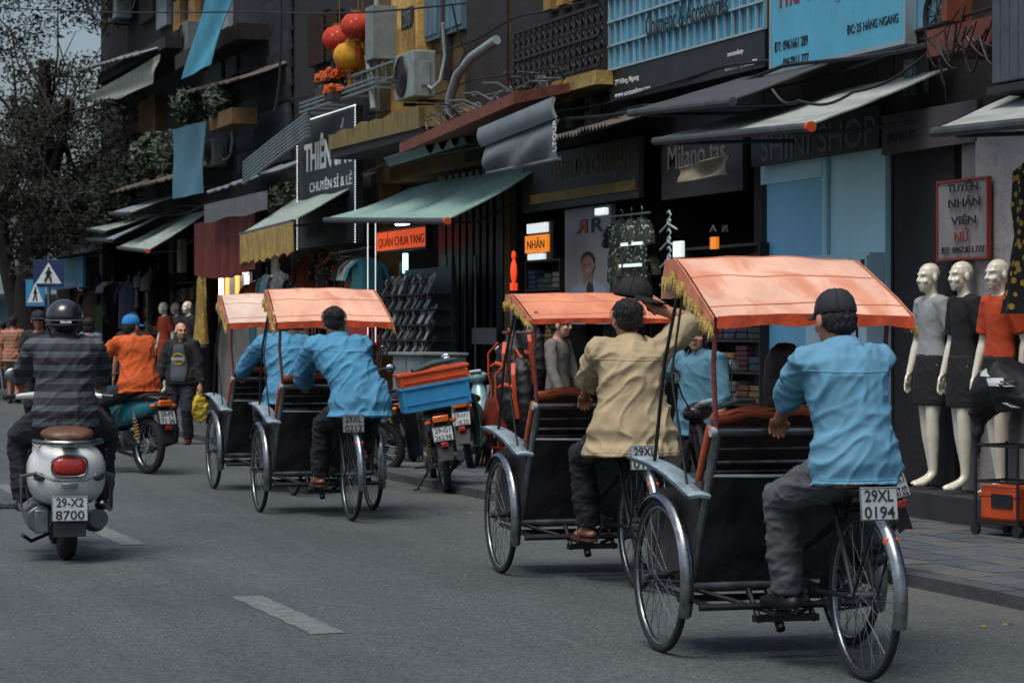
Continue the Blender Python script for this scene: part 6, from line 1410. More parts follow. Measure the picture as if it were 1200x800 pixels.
def make_moto(body_m, seat_m=VINYL, spring_m=None, lens=ORL, lines=('29-P5', '71 36'), stand=False, name='motorbike', dark=False):
    spring_m = spring_m or mat('yellow_spring', '#b98a1e', .4, var=.2, vs=10)
    t = empty(name, 'x', 'motorbike'); WB = 1.22; r = .282
    moto_wheel(t, (0, 0, r), r, .075); moto_wheel(t, (0, WB, r), r, .068)
    fr_ = MB()
    for s in (-1, 1): fr_.tube([(s * .075, 0, r), (s * .08, .25, .31), (s * .07, .45, .34)], .017, 8)
    fr_.tube([(0, -.1, .66), (0, .25, .58), (0, .5, .48), (0, .85, .55), (0, 1.0, .8)], .03, 8); fr_.build('frame', DARKST, t)
    for s in (-1, 1):
        mb = MB(); mb.rod((s * .1, .02, r + .03), (s * .1, .1, r + .1), .014); mb.rod((s * .1, .02, r + .02), (s * .1, .11, .61), .009); mb.rod((s * .1, .09, .54), (s * .1, .115, .63), .022, 10)
        sh = mb.build('shock_absorber', STEEL, t)
        n = 70; MB().tube([Vector((s * .1 + math.cos(i * .62) * .023, .035 + .07 * i / n + math.sin(i * .62) * .023, r + .06 + .22 * i / n)) for i in range(n)], .0055, 5).build('spring', spring_m, sh)
    en = MB(); en.box((0, .47, .32), (.22, .28, .2)); en.tube([(.02, .55, .36), (.02, .74, .4)], [.075, .07], 14)
    for i in range(6): en.box((.02, .62 + .02 * i, .385), (.17, .008, .16))
    en.rod((-.13, .42, .31), (.13, .42, .31), .085, 18); en.build('engine', ALU, t, bev=.008)
    ex = MB(); ex.tube([(.06, .74, .34), (.08, .7, .2), (.11, .45, .16), (.125, .2, .24)], .018, 8); ex.tube([(.125, .25, .22), (.135, .1, .27), (.145, -.22, .34)], [.032, .047, .043], 12); ex.build('exhaust', mat('exhaust_metal', '#4a4b4e', .35, .9, var=.3, vs=8, dirt=.3), t)
    # tail body
    rings = []
    for y, w, zb, zt in ((-.3, .035, .70, .735), (-.24, .075, .66, .745), (-.1, .1, .6, .75), (.1, .11, .54, .745), (.3, .12, .47, .73), (.5, .11, .42, .68), (.62, .08, .42, .6)):
        rings.append([Vector((math.copysign(abs(math.cos(a)) ** .6, math.cos(a)) * w, y, (zb + zt) / 2 + math.copysign(abs(math.sin(a)) ** .7, math.sin(a)) * (zt - zb) / 2)) for a in [2 * math.pi * j / 18 for j in range(18)]])
    MB().loft(rings).build('tail_body', body_m, t, 60)
    rings = []                                          # tunnel and leg shield
    for y, w, zb, zt in ((.58, .06, .43, .62), (.7, .055, .44, .56), (.85, .065, .45, .62), (.95, .09, .45, .78), (1.0, .1, .5, .9), (1.06, .07, .6, .97)):
        rings.append([Vector((math.cos(a) * w, y, (zb + zt) / 2 + math.sin(a) * (zt - zb) / 2)) for a in [2 * math.pi * j / 16 for j in range(16)]])
    MB().loft(rings).build('front_body', body_m, t, 60)
    for s in (-1, 1):
        g = [[Vector((s * (.1 + .14 * math.sin(v * 1.4)), .93 - .1 * v + .04 * u, .32 + .55 * u)) for v in (0, .33, .66, 1)] for u in (0, .25, .5, .75, 1)]
        MB().sheet(g, .012).build('leg_shield', body_m, t, 60)
    rings = []
    for y, w, z, h in ((-.27, .05, .755, .02), (-.2, .1, .765, .035), (.0, .125, .77, .045), (.25, .13, .755, .045), (.42, .105, .745, .045), (.56, .06, .72, .035), (.6, .03, .7, .02)):
        rings.append([Vector((math.copysign(abs(math.cos(a)) ** .7, math.cos(a)) * w, y, z + math.sin(a) * h)) for a in [2 * math.pi * j / 16 for j in range(16)]])
    MB().loft(rings).build('seat', seat_m, t, 60)
    mb = MB(); mb.tube([(-.11, .0, .755), (-.13, -.15, .79), (-.1, -.3, .81), (.1, -.3, .81), (.13, -.15, .79), (.11, .0, .755)], .012, 8); mb.build('grab_rail', DARKST, t)
    MB().box((0, -.305, .715), (.15, .05, .065)).build('tail_light', lens, t, bev=.012)
    for s in (-1, 1): mb = MB(); mb.ell((s * .12, -.27, .69), (.035, .025, .022), 10); mb.build('turn_signal', ORL, t)
    mb = MB(); g = [[Vector((u * (.085 - .02 * q), -.26 - .13 * q, .69 - .36 * q - .012 * u * u)) for u in (-1, -.5, 0, .5, 1)] for q in (0, .25, .5, .75, 1)]
    mb.sheet(g, .01).build('rear_fender', BLKPL, t, 60)
    plate(t, (0, -.355, .575), .19, .14, lines, R(-18))
    MB().box((0, -.378, .475), (.07, .02, .04)).build('reflector', REDL, t, bev=.004)
    for s in (-1, 1):
        fk = MB(); fk.rod((s * .07, WB, r), (s * .075, 1.06, .8), .017, 8); fk.build('fork_leg', ALU, t)
    fender(t, (0, WB, r), r + .025, .1, 10, 150, body_m, 'front_fender', 14)
    hb = MB(); hb.tube([(-.32, .86, .99), (-.22, .9, 1.0), (-.1, .99, .965), (.1, .99, .965), (.22, .9, 1.0), (.32, .86, .99)], .011, 8); hb.build('handlebar', DARKST, t)
    for s in (-1, 1):
        MB().rod((s * .23, .895, 1.0), (s * .335, .852, .988), .0165, 10).build('grip', BLKPL, t)
        mi = MB(); mi.tube([(s * .2, .92, 1.0), (s * .24, .95, 1.1), (s * .27, .95, 1.19)], .005, 6); m0 = mi.build('mirror', BLKPL, t)
        mm = MB(); mm.ell((s * .285, .955, 1.215), (.055, .014, .042), 14); mm.build('mirror_head', BLKPL, m0); mm = MB(); mm.ell((s * .285, .948, 1.215), (.049, .009, .037), 14); mm.build('mirror_glass', mat('mirror_glass', '#aab8bd', .05, 1., var=.02), m0)
        lv = MB(); lv.tube([(s * .21, .92, 1.0), (s * .3, .9, 1.005)], .005, 6); lv.build('lever', ALU, t)
    hd_ = MB(); hd_.ell((0, 1.03, .965), (.12, .075, .06), 16); hd_.build('headlight_cowl', body_m, t); MB().box((0, .975, 1.015), (.13, .07, .03), Matrix.Rotation(R(-35), 3, 'X')).build('instrument_panel', PLATEW, t, 0, .012); hd_ = MB(); hd_.ell((0, 1.085, .96), (.07, .035, .05), 14); hd_.build('headlight', mat('headlight_glass', '#b9c4c8', .1, var=.05), t)
    for s in (-1, 1):
        fp = MB(); fp.rod((s * .08, .42, .24), (s * .24, .4, .25), .011, 8); fp.build('foot_peg', BLKPL, t)
    if stand:
        st = MB(); st.rod((-.08, .42, .24), (-.24, .34, .052), .012, 8); st.box((-.25, .34, .048), (.06, .035, .012)); st.build('side_stand', DARKST, t)
    return t
# ------------------------------------------------------------------ silver scooter, seen mostly from behind
def make_scooter():
    t = empty('scooter', 'silver scooter with brown seat and red tail light ridden by helmeted man', 'scooter')
    SIL = mat('silver_green_paint', '#d2d6d1', .3, .0, var=.08, vs=5, coat=.5, dirt=.06)
    r = .235; WB = 1.28
    moto_wheel(t, (0, 0, r), r, .12, drum=.06); moto_wheel(t, (0, WB, r), r, .11, drum=.06)
    rings = []
    for y, w, zb, zt in ((-.335, .05, .50, .64), (-.315, .115, .42, .69), (-.25, .185, .37, .725), (-.12, .235, .34, .745), (.05, .25, .33, .75), (.25, .235, .32, .74), (.4, .19, .31, .7), (.5, .13, .3, .62)):
        rings.append([Vector((math.copysign(abs(math.cos(a)) ** .75, math.cos(a)) * w, y, (zb + zt) / 2 + math.copysign(abs(math.sin(a)) ** .8, math.sin(a)) * (zt - zb) / 2)) for a in [2 * math.pi * j / 26 for j in range(26)]])
    MB().loft(rings).build('rear_body', SIL, t, 70)
    rings = []
    for y, w, z, h in ((-.29, .07, .775, .02), (-.25, .13, .785, .038), (-.1, .165, .795, .05), (.15, .16, .79, .05), (.38, .12, .78, .045), (.5, .06, .765, .03)):
        rings.append([Vector((math.copysign(abs(math.cos(a)) ** .7, math.cos(a)) * w, y, z + math.sin(a) * h)) for a in [2 * math.pi * j / 20 for j in range(20)]])
    MB().loft(rings).build('seat', mat('brown_leather_seat', '#5a3a28', .5, var=.2, vs=8, bump=.2, bs=30), t, 70)
    gr = MB(); gr.tube([(-.15, .05, .745), (-.205, -.1, .752), (-.2, -.28, .755), (-.12, -.37, .75), (0, -.39, .748), (.12, -.37, .75), (.2, -.28, .755), (.205, -.1, .752), (.15, .05, .745)], .016, 10); gr.box((0, -.34, .735), (.1, .12, .02)); gr.build('grab_rail', CHROME, t)
    tl = MB(); rings = [[Vector((math.copysign(abs(math.cos(a)) ** .6, math.cos(a)) * w, y, .605 + math.copysign(abs(math.sin(a)) ** .6, math.sin(a)) * h)) for a in [2 * math.pi * j / 18 for j in range(18)]] for y, w, h in ((-.3, .1, .058), (-.35, .1, .056), (-.362, .07, .035))]
    tl.loft(rings).build('tail_light', REDL, t, 70)
    mb = MB(); mb.tube([Vector((math.copysign(abs(math.cos(a)) ** .6, math.cos(a)) * .108, -.342, .605 + math.copysign(abs(math.sin(a)) ** .6, math.sin(a)) * .065)) for a in [2 * math.pi * j / 24 for j in range(24)]], .008, 6, loop=True); mb.build('tail_light_bezel', CHROME, t)
    for s in (-1, 1):
        mb = MB(); mb.ell((s * .175, -.262, .535), (.045, .03, .028), 12); mb.build('turn_signal', mat('smoke_lens', '#3c3a38', .25, var=.1, coat=.5), t)
        mb = MB(); mb.tube([(s * .2, -.3, .56), (s * .26, -.2, .545), (s * .285, -.02, .53), (s * .28, .2, .5), (s * .285, .22, .34), (s * .275, .0, .31), (s * .25, -.2, .33), (s * .2, -.31, .38)], .011, 8); mb.rod((s * .285, -.02, .53), (s * .28, -.02, .312), .009, 6); mb.build('side_guard', CHROME, t)
    mb = MB(); mb.tube([(-.2, -.3, .56), (-.1, -.362, .52), (.1, -.362, .52), (.2, -.3, .56)], .008, 8); mb.build('rear_trim', CHROME, t)
    MB().box((0, -.36, .485), (.1, .01, .03)).build('badge', CHROME, t, bev=.003)
    g = [[Vector((u * .1, -.32 - .04 * q, .42 - .25 * q)) for u in (-1, 0, 1)] for q in (0, .5, 1)]
    MB().sheet(g, .012).build('rear_fender', BLKPL, t)
    for s in (-1, 1): MB().tube([(s * .238, -.13, .70), (s * .252, .0, .6), (s * .25, .05, .45), (s * .235, .0, .36)], .0035, 5).build('panel_gap', BLKPL, t)
    plate(t, (0, -.385, .345), .22, .155, ('29-X2', '8700'), R(-8))
    en = MB(); en.tube([(-.17, -.1, .26), (-.17, .35, .28)], [.085, .1], 14); en.box((-.16, .1, .25), (.09, .45, .15)); en.build('engine_case', ALU, t, bev=.01)
    ex = MB(); ex.tube([(.17, .3, .2), (.18, .05, .24), (.185, -.24, .27)], [.045, .075, .06], 14); ex.build('exhaust', mat('exhaust_metal', '#4a4b4e', .35, .9), t)
    st = MB(); st.tube([(-.1, .2, .15), (-.22, .0, .12), (-.28, -.16, .17)], .012, 8); st.build('centre_stand', DARKST, t)
    MB().box((0, .72, .29), (.34, .5, .05)).build('floorboard', SIL, t, bev=.015)
    g = [[Vector((u * (.21 - .04 * q), .98 + .1 * q + .05 * (1 - u * u), .3 + .6 * q)) for u in (-1, -.66, -.33, 0, .33, .66, 1)] for q in (0, .25, .5, .75, 1)]
    MB().sheet(g, .03).build('leg_shield', SIL, t, 60)
    MB().rod((0, WB, r), (0, 1.05, .95), .03, 10).build('steering_column', SIL, t)
    fender(t, (0, WB, r), r + .03, .15, 0, 150, SIL, 'front_fender', 14)
    hb = MB(); hb.tube([(-.34, .92, 1.0), (-.2, .98, 1.01), (0, 1.02, 1.0), (.2, .98, 1.01), (.34, .92, 1.0)], [.016, .02, .05, .02, .016], 10); hb.build('handlebar', SIL, t)
    for s in (-1, 1):
        MB().rod((s * .24, .965, 1.008), (s * .36, .91, .998), .018, 10).build('grip', BLKPL, t)
        mi = MB(); mi.tube([(s * .18, .99, 1.02), (s * .27, 1.0, 1.12)], .006, 6); m0 = mi.build('mirror', CHROME, t); mm = MB(); mm.ell((s * .3, 1.0, 1.15), (.055, .015, .045), 14); mm.build('mirror_head', CHROME, m0)
    return t
# ------------------------------------------------------------------ placing vehicles and people
VY = 18.43
def place(o, px, py, th, z=0., lean=0.):
    o.location = ground(px, py, z); o.rotation_euler = (0, R(lean), R(th - VY)); return o
def spot(px, D, z=0.):
    L = (px - 600) * D / FOC; return Vector((SY * D + CY * L, CY * D - SY * L, z))
bpy.context.view_layer.update()
cy = make_cyclo()
cyc = [cy] + [copy_tree(cy) for _ in range(3)]
LB = ('orange canopied cyclo nearest the camera with driver in black cap', 'orange canopied cyclo whose driver lifts a black cap', 'peach canopied cyclo beside the motorbike carrying crates', 'pale canopied cyclo half hidden farthest along the street')
PL = (('29XL', '0194'), ('29XL', '0151'), ('29XL', '0212'), ('29XL', '0128'))
PT = PLATEW
CAN = (CLOTHO, mat('deep_orange_canopy', '#cd8464', .8, var=.2, vs=3, bump=.3, bs=9, dirt=.1, stretch=(1, .6, 1), stain=(2.2, .5, '#a8502e')), mat('peach_canopy', '#d8a68e', .8, var=.14, vs=3, bump=.3, bs=9, dirt=.1, stretch=(1, .6, 1), stain=(2.2, .5, '#a8502e')), mat('pale_canopy', '#cdb6a6', .8, var=.16, vs=3, bump=.3, bs=9, dirt=.15, stretch=(1, .6, 1), stain=(2.2, .4, '#a8785e')))
SPOT = ((1013, 797, 16), (748, 690, 15), (412, 610, 16), (344, 580, 17))
for i, c in enumerate(cyc):
    place(c, *SPOT[i]); tag(c, LB[i], 'cyclo', 'cyclos rolling up the street')
    plate(c, (-.035, -.225, .745), .165, .135, PL[i], R(-6), PLATEW if i in (0, 1) else mat('plate_grimy', '#73787a', .55, var=.2, vs=14, dirt=.35))
    for k in c.children:
        if k.name.startswith('canopy') and not k.name.startswith(('canopy_p', 'canopy_s', 'canopy_h')):
            k.material_slots[0].link = 'OBJECT'; k.material_slots[0].material = CAN[i]
    if i == 1:                                            # this one's canopy is set flatter
        for k in c.children:
            if k.name.startswith('canopy') and not k.name.startswith(('canopy_p', 'canopy_s')): k.scale.z = .58; k.location.z = 1.515 * .42
            if k.name.startswith('canopy_strut'): k.scale.z = .885; k.location.z = .8 * .115
mb = MB(); mb.tube([(0, .0, -.13), (0, 0, 0), (0, .0, .13)], [.1, .105, .1], 16, flat=.45, up=(0, 1, 0), round_=True)
hr = obj('headrest', vox(mb, .012, 2, .01, .06), mat('brown_vinyl_headrest', '#2a1712', .5, var=.3, vs=8, bump=.2, bs=30), cyc[0]); hr.location = (0, .86, 1.17)
BSH = fab('blue_work_shirt', '#588ca6', vs=3, folds=.6); BSH2 = fab('bright_blue_work_shirt', '#4686a8', vs=3, folds=.6); KHK = fab('khaki_jacket', '#a39372', vs=3, dirt=.12, folds=.6)
GTR = fab('grey_trousers', '#4c4d50'); DTR = fab('dark_trousers', '#17181d'); BLKF = fab('black_cloth', '#141417'); SHOE = mat('black_shoe', '#141315', .5, var=.2); FLIP = mat('brown_sandal', '#4a2f22', .6, var=.2); CAPB = fab('black_cap_cloth', '#1b1e24', bump=.3, bs=60)
RIDE = dict(pel=(-.02, .05, .89), neck=(-.05, .13, 1.37), head=(-.06, .175, 1.49), wL=(-.14, .61, 1.035), wR=(.11, .61, 1.035), eL=(-1, -.3, -.5), eR=(1, -.3, -.5), bL=(0, -.3, 1), bR=(0, -.3, 1), hL=(.25, 1, -.25), hR=(-.25, 1, -.25), curlL=.95, curlR=.95,
    aL=(-.15, .47, .335), aR=(.15, .25, .53), kL=(-.4, 1, .5), kR=(.4, 1, .5), tL=(-.1, 1, 0), tR=(.1, 1, 0), hunch=.05, top=(0, .4, 1), nod=-6)
def ride(**k): d = dict(RIDE); d.update(k); return d
person('person', 'driver in light blue shirt and black cap on nearest cyclo', cyc[0].location, cyc[0].rotation_euler.z, ride(turn=8, sh_yaw=6), dict(top=(BSH, 'elbow'), fit=(.022, -.17, .035), wr=.036, collar=True, legs=(GTR, 'long', .018), shoes=SHOE, hair='crop', hat=('cap', CAPB), w=1.02))
person('person', 'driver in khaki jacket lifting his cap with right arm raised', cyc[1].location, cyc[1].rotation_euler.z, ride(neck=(-.02, .11, 1.375), head=(-.02, .15, 1.5), wR=(.125, .16, 1.575), eR=(1, -.1, -.12), hR=(-.55, 0, .8), bR=(.8, -.2, .4), curlR=.5, nod=0, hunch=.0), dict(top=(KHK, 'elbow'), fit=(.034, -.3, .11), wr=.05, ws=.1, collar=True, legs=(DTR, 'long', .02), shoes=FLIP, flipflop=True, hair='short', w=1.05))
person('person', 'driver in bright blue shirt leaning forward on middle cyclo', cyc[2].location, cyc[2].rotation_euler.z, ride(pel=(.06, .0, .9), neck=(-.07, .18, 1.38), head=(-.09, .23, 1.5), wL=(-.24, .61, 1.035), wR=(.2, .61, 1.035), turn=-5, sh_roll=2, sh_yaw=-5), dict(top=(BSH2, 'long'), fit=(.034, -.22, .08), wr=.05, ws=.1, collar=True, legs=(DTR, 'long', .02), shoes=FLIP, flipflop=True, hair='short', w=1.08))
person('person', 'driver in bright blue shirt reaching left on farthest cyclo', cyc[3].location, cyc[3].rotation_euler.z, ride(pel=(-.02, .05, .89), neck=(-.06, .16, 1.38), head=(-.06, .2, 1.495), wL=(-.36, .62, 1.035), wR=(.26, .6, 1.035)), dict(top=(BSH2, 'long'), fit=(.034, -.2, .07), wr=.045, ws=.1, collar=True, legs=(DTR, 'long', .02), shoes=SHOE, hair='short', w=1.05))
HB = Matrix.Translation(cyc[1].location) @ Matrix.Rotation(cyc[1].rotation_euler.z, 4, 'Z')
cp = cap_mesh(Matrix.Translation((.04, .19, 1.6)) @ Matrix.Rotation(R(10), 4, 'Y') @ Matrix.Rotation(R(240), 4, 'Z') @ Matrix.Scale(1.14, 4), fab('black_felt', '#0d0d0f'), None); cp.matrix_world = HB; tag(cp, 'black cap held just above the head of the khaki driver', 'cap')
# silver scooter and rider
sc_ = place(make_scooter(), 78, 655, 13)
STR = fab('striped_grey_shirt', '#23262d', stripe=(2, .085, .42, '#484d55'))
person('person', 'scooter rider in striped grey shirt and black helmet', sc_.location, sc_.rotation_euler.z, dict(pel=(0, .16, .92), neck=(0, .2, 1.385), head=(0, .235, 1.495), wL=(-.3, .88, 1.03), wR=(.3, .88, 1.03), eL=(-1, -.5, -.35), eR=(1, -.5, -.35), bL=(0, 0, 1), bR=(0, 0, 1), hL=(.1, 1, -.2), hR=(-.1, 1, -.2), curlL=.9, curlR=.9, aL=(-.25, .5, .36), aR=(.25, .5, .36), kL=(-.6, 1, .4), kR=(.6, 1, .4), top=(0, .2, 1)),
    dict(top=(STR, 'long'), fit=(.024, -.2, .04), wr=.035, collar=True, legs=(DTR, 'long', .02), shoes=SHOE, hair='crop', hat=('helmet', mat('helmet_shell', '#1a1c1f', .25, var=.15, coat=.5)), w=1.1))
# teal motorbike and rider in orange
TEAL = mat('teal_bike_paint', '#1f6f78', .3, .2, var=.2, vs=8, coat=.4, spots=(9, .22, '#c07a20')); DKB = mat('black_bike_paint', '#17181b', .3, .2, var=.2, vs=6, coat=.4); PALEB = mat('pale_teal_paint', '#7fa3a6', .35, .2, var=.15, vs=5, coat=.3, dirt=.1)
mt = place(make_moto(TEAL), 174, 555, 40); tag(mt, 'teal motorbike with orange tail light behind the silver scooter', 'motorbike')
person('person', 'rider in orange shirt and blue cap on teal motorbike', mt.location, mt.rotation_euler.z, dict(pel=(0, .18, .9), neck=(0, .3, 1.36), head=(.02, .35, 1.475), turn=-75, wL=(-.28, .8, 1.02), wR=(.28, .8, 1.02), eL=(-1, -.5, -.4), eR=(1, -.5, -.4), bL=(0, 0, 1), bR=(0, 0, 1), curlL=.9, curlR=.9, aL=(-.2, .36, .33), aR=(.2, .36, .33), kL=(-.4, 1, .5), kR=(.4, 1, .5), top=(0, .5, 1), hunch=.1),
    dict(top=(fab('orange_shirt', '#c2541f', vs=3), 'elbow'), fit=(.03, -.2, .06), wr=.04, legs=(DTR, 'long', .02), shoes=SHOE, hair='crop', hat=('cap', fab('blue_cap_cloth', '#1f74b0')), w=1.1, far=True))
# parked motorbikes
pk = place(make_moto(DKB, lines=('29-G1', '262.98'), stand=True), 524, 577, 8, lean=-8); pk.scale = (.94, .94, .94); tag(pk, 'dark parked motorbike loaded with blue and orange crates', 'motorbike', 'motorbikes parked at the kerb')
bpy.context.view_layer.update()
def crate(label, m, w, d, h, mw, nm='crate'):
    t = empty(nm, label, 'crate'); t.matrix_world = mw; th = .018
    MB().box((0, 0, th / 2), (w - .03, d - .03, th)).build('bottom', m, t, 0)
    for s in (-1, 1):
        a = MB().box((0, s * (d / 2 - th / 2), h / 2), (w, th, h)).build('side_wall', m, t, 0, .004); b = MB().box((s * (w / 2 - th / 2), 0, h / 2), (th, d - 2 * th - .002, h)).build('end_wall', m, t, 0, .004)
        for z in (.3,): MB().box((0, s * (d / 2 + .004), h * z), (w * .98, .01, .012)).build('rib', m, a, 0)
        for x in (-.47, .47): MB().box((w * x, s * (d / 2 + .004), h / 2), (.02, .009, h * .9)).build('rib', m, a, 0)
    for x, y, sx, sy in ((0, d / 2, w + .03, .03), (0, -d / 2, w + .03, .03), (w / 2, 0, .03, d - .032), (-w / 2, 0, .03, d - .032)): MB().box((x, y, h - .012), (sx, sy, .026)).build('rim', m, t, 0, .004)
    return t
tilt = Matrix.Rotation(R(-2), 4, 'Y')
crate('blue plastic crate strapped on the parked motorbike', mat('blue_crate', '#2a83b4', .45, var=.12, vs=6, dirt=.2),   .64, .44, .235, pk.matrix_world @ Matrix.Translation((0, -.1, .818)) @ tilt)
crate('orange plastic crate stacked on the blue crate', mat('orange_crate', '#c9501f', .45, var=.12, vs=6, dirt=.2), .65, .45, .13, pk.matrix_world @ Matrix.Translation((0, -.1, 1.055)) @ tilt)
o = MB().tube([(-.2, 0, 0), (0, .05, .04), (.24, .0, .05)], [.05, .07, .02], 10, flat=.5).build('folded_tarp', mat('dark_teal_tarp', '#23443f', .7, var=.3)); o.matrix_world = pk.matrix_world @ Matrix.Translation((.02, -.12, 1.19)) @ tilt; tag(o, 'dark teal cloth lying on top of the orange crate', 'cloth')
g = [[Vector((.02 * math.sin(j * .8) + .03 * math.sin(q * 3), -.16 + .32 * j / 10, -.5 * q)) for q in (0, .25, .5, .75, 1)] for j in range(11)]
o = MB().sheet(g, .008).build('side_bag', mat('dark_teal_tarp'), None, 60); o.matrix_world = pk.matrix_world @ Matrix.Translation((.345, -.1, .9)); tag(o, 'dark teal cloth hanging down right of the crates', 'cloth')
for px, py, th, m_, lb in ((448, 556, 62, DKB, 'black parked motorbike left of the crates behind cyclo wheel'), (556, 556, -8, PALEB, 'pale teal parked motorbike right of the crates'), (478, 547, 25, PALEB, 'pale parked motorbike behind the one with crates')):
    k = place(make_moto(m_, lines=('29-H1', '518.20'), stand=True), px, py, th, lean=-8); tag(k, lb, 'motorbike', 'motorbikes parked at the kerb')
hd = spot(852, 15.3); th = 48.0
nm = make_moto(mat('dark_red_bike_paint', '#2a1416', .35, .2, var=.2, coat=.4), lines=('29-K1', '447.02'), stand=True); a_ = R(th - VY); nm.location = hd - Vector((-math.sin(a_), math.cos(a_), 0)) * .9; nm.rotation_euler = (0, R(-7), a_); tag(nm, 'dark red motorbike parked beside woman in denim shirt', 'motorbike')
# standing people
def stand(S=1., **k):
    d = dict(pel=(0, 0, .9 * S), neck=(0, -.005, 1.39 * S), head=(0, .03, 1.52 * S), wL=(-.25 * S, .06, .78 * S), wR=(.25 * S, .06, .78 * S), aL=(-.1 * S, .0, .09 * S), aR=(.1 * S, .0, .09 * S), eL=(-.6, -1, 0), eR=(.6, -1, 0), top=(0, .05, 1))
    d.update(k); return d
JKT = fab('black_jacket', '#141519')
bald = person('person', 'bald man in open black jacket and printed dark t-shirt', spot(213, 32.4), R(168 - VY), stand(.94, turn=38, aL=(-.1, .03, .085), aR=(.12, -.05, .085), wL=(-.27, .05, .74), wR=(.28, .1, .78)), dict(s=.94, top=(JKT, 'long'), topname='jacket', fit=(.03, -.2, .05), wr=.04, collar=True, legs=(fab('dark_jeans', '#1b1e28'), 'long', .018), shoes=mat('brown_shoe', '#4a1f18', .4, var=.2), skin=SKIN2, w=1.05, far=True))
jk = child(bald, 'jacket'); bvj = BVHTree.FromPolygons([v.co[:] for v in jk.data.vertices], [list(p.vertices) for p in jk.data.polygons])
def on_jacket(x, z, lift):
    h_, n_, *_ = bvj.ray_cast(Vector((x, 1, z)), Vector((0, -1, 0))); return Vector((x, (h_.y if h_ else .12) + lift, z))
g = [[on_jacket(v * (.1 - .035 * u + .03 * math.sin(u * 3.1)), .8 + .46 * u, .006) for v in [-1 + j / 5 for j in range(11)]] for u in [i / 14 for i in range(15)]]
MB().sheet(g, .008).build('t_shirt', fab('dark_tee', '#42464a'), bald, 70)
for s_ in (-1, 1): MB().tube([on_jacket(s_ * (.1 - .035 * u + .03 * math.sin(u * 3.1)), .8 + .46 * u, .01) for u in [i / 14 for i in range(15)]], .012, 6).build('lapel', JKT, bald)
for r_ in (.06, .074): MB().tube([on_jacket(math.cos(k) * r_ * 1.1, 1.08 + math.sin(k) * r_, .014) for k in [2 * math.pi * i / 24 for i in range(24)]], .005, 5, loop=True).build('print_ring', mat('yellow_print', '#a8963a', .7, var=.2), bald)
me = text_mesh('SPEEDWAY', .17, .036, .003, .004); F_ = Matrix.Translation((.085, on_jacket(0, 1.08, .022).y, 1.062)) @ Matrix(((-1, 0, 0), (0, 0, 1), (0, 1, 0))).to_4x4(); me.transform(F_); obj('print_word', me, mat('white_letters'), bald)
mb = MB(); mb.tube([(0, 0, .0), (0, 0, .1), (0, 0, .22), (0, 0, .3)], [.09, .12, .08, .02], 12, flat=.6, round_=True)
bg_ = obj('carrier_bag', vox(mb, .014, 2, .04, .06), mat('yellow_plastic_bag', '#b59a2c', .45, var=.25, vs=8)); hp = spot(234, 32.3); bg_.location = (hp.x, hp.y, .36); tag(bg_, 'yellow plastic carrier bag held by the bald man', 'bag')
mb = MB(); mb.tube([(-.03, 0, .29), (-.02, 0, .36), (.02, 0, .36), (.03, 0, .29)], .008, 5); mb.build('handle', mat('yellow_plastic_bag'), bg_)
person('person', 'man in black t-shirt and black cap walking at left', spot(46, 32.5), R(165 - VY), stand(1.03, turn=25, aL=(-.1, .1, .09), aR=(.1, -.12, .1)), dict(s=1.03, top=(BLKF, 'short'), fit=(.022, -.2, .04), legs=(DTR, 'long', .016), shoes=SHOE, hair='crop', hat=('cap', CAPB), far=True))
person('person', 'man in orange striped shirt and khaki shorts walking away', spot(15, 50), R(-5 - VY), stand(1.04, aL=(-.1, .14, .1), aR=(.1, -.14, .12)), dict(s=1.04, top=(fab('orange_striped_shirt', '#a05a3c', stripe=(2, .07, .35, '#8f8278')), 'short'), fit=(.025, -.22, .05), legs=(fab('khaki_shorts', '#7d6f58'), 'short', .02), shoes=SHOE, hair='short', far=True))
person('person', 'far person in dark clothes at the left edge', spot(3, 60), R(20), stand(1.0), dict(top=(BLKF, 'short'), legs=(DTR, 'long'), shoes=SHOE, hair='short', far=True))
person('person', 'person in grey blue denim shirt with back turned by far shops', spot(104, 42), R(-20), stand(1.0, aL=(-.1, .12, .09), aR=(.1, -.1, .1)), dict(top=(fab('grey_denim', '#4d6474'), 'long'), legs=(DTR, 'long'), shoes=SHOE, hair='bob', far=True))
person('person', 'man in black shirt standing behind the rider in orange', spot(156, 34), R(-10), stand(1.02), dict(s=1.02, top=(BLKF, 'short'), legs=(DTR, 'long'), shoes=SHOE, hair='short', far=True))
person('person', 'woman in fitted grey top looking right behind khaki driver', spot(654, 24.0, .0), R(-118 - VY), stand(.98, turn=8, wL=(-.22, .16, .8), wR=(.22, .16, .82)), dict(s=.98, top=(fab('grey_knit', '#6f6b66'), 'long'), fit=(.008, -.14, .01), wr=.016, legs=(DTR, 'long', .01), shoes=SHOE, hair='tied', skin=SKIN2, w=.9, far=True))
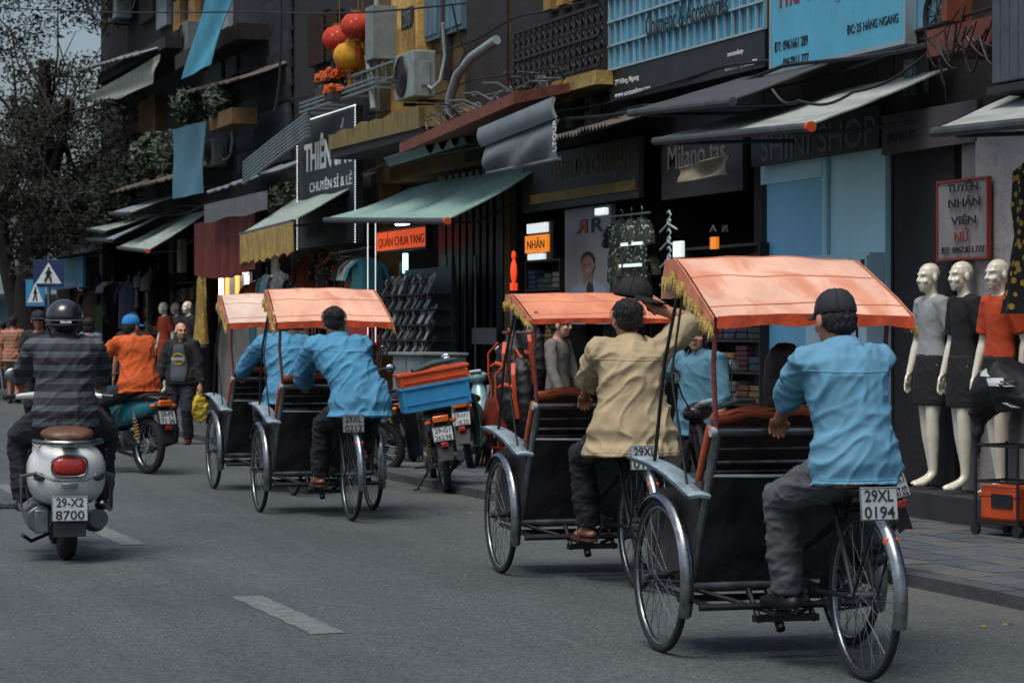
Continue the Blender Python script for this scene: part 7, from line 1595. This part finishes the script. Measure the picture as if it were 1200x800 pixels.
person('person', 'woman in denim blue shirt holding a cup beside red motorbike', spot(818, 17.2, .0), R(140 - VY), stand(.93, turn=32, wR=(.22, .2, 1.07), eR=(1, -.4, -.4), bR=(1, .3, .2), hR=(-.3, .6, .5), curlR=.8), dict(s=.93, top=(fab('denim_blue_shirt', '#4a7889', vs=3), 'elbow'), fit=(.02, -.22, .03), wr=.03, collar=True, legs=(DTR, 'long', .012), shoes=SHOE, hair='long', hairmat=HAIRB, skin=SKIN2, w=.95))
# mannequins
CREAM = mat('cream_mannequin', '#d9d2bf', .25, var=.08, vs=3, coat=.3)
mk = dict(cat='mannequin', group='mannequins in a row on the doorstep')
def mann(label, px, X, rz, top, legs, S=.985, slv='short', **k):
    p = Vector((X, yy(px, X), .272)); w_ = k.get('w', .8)
    return person('mannequin', label, p, R(rz), stand(S, pel=(0, 0, .945), neck=(0, -.005, 1.425), head=(0, .03, 1.56), turn=k.get('turn', 5), aL=(-.05, .02, .12), aR=(.055, -.05, .12), tL=(-.05, 1, 0), tR=(.12, 1, 0), wL=(-.2, -.02, .86), wR=(.21, .05, .86), curlL=.15, curlR=.15, hL=(0, .15, -1), hR=(0, .25, -1)), dict(s=S, top=(top, slv), fit=(.008, k.get('hem', -.05), .0), wr=.012, legs=(legs, 'skirt', .022, k.get('zb', .62)), skin=CREAM, heel=True, face=False, w=w_, far=k.get('far', False), shoes_=0), cat='mannequin', group=k.get('group', 'mannequins in a row on the doorstep'))
SKB = fab('black_skirt', '#121214')
mann('mannequin in pale grey blouse and black skirt nearest blue front', 1092, 8.93, 98, fab('pale_grey_blouse', '#8d9092'), SKB, turn=2)
mann('mannequin in plain black dress between two others', 1130, 8.9, 92, SKB, SKB, hem=-.1)
mann('mannequin in orange top and black skirt nearest right edge', 1172, 8.88, 100, fab('orange_top', '#b3421a'), SKB)
mann('far mannequin in orange red dress in the dark far shop', 193, 8.6, 110, fab('orange_red_dress', '#8f3318'), fab('orange_red_dress'), far=True, group='mannequins at the far shop', zb=.5)
mann('far mannequin in black dress above the bald man', 221, 8.7, 110, fab('dark_dress', '#1c1c20'), SKB, far=True, group='mannequins at the far shop')
mann('far mannequin in white between two others', 207, 8.9, 110, fab('white_blouse', '#7d8080'), SKB, far=True, group='mannequins at the far shop')
bpy.data.scenes.remove(TMP)
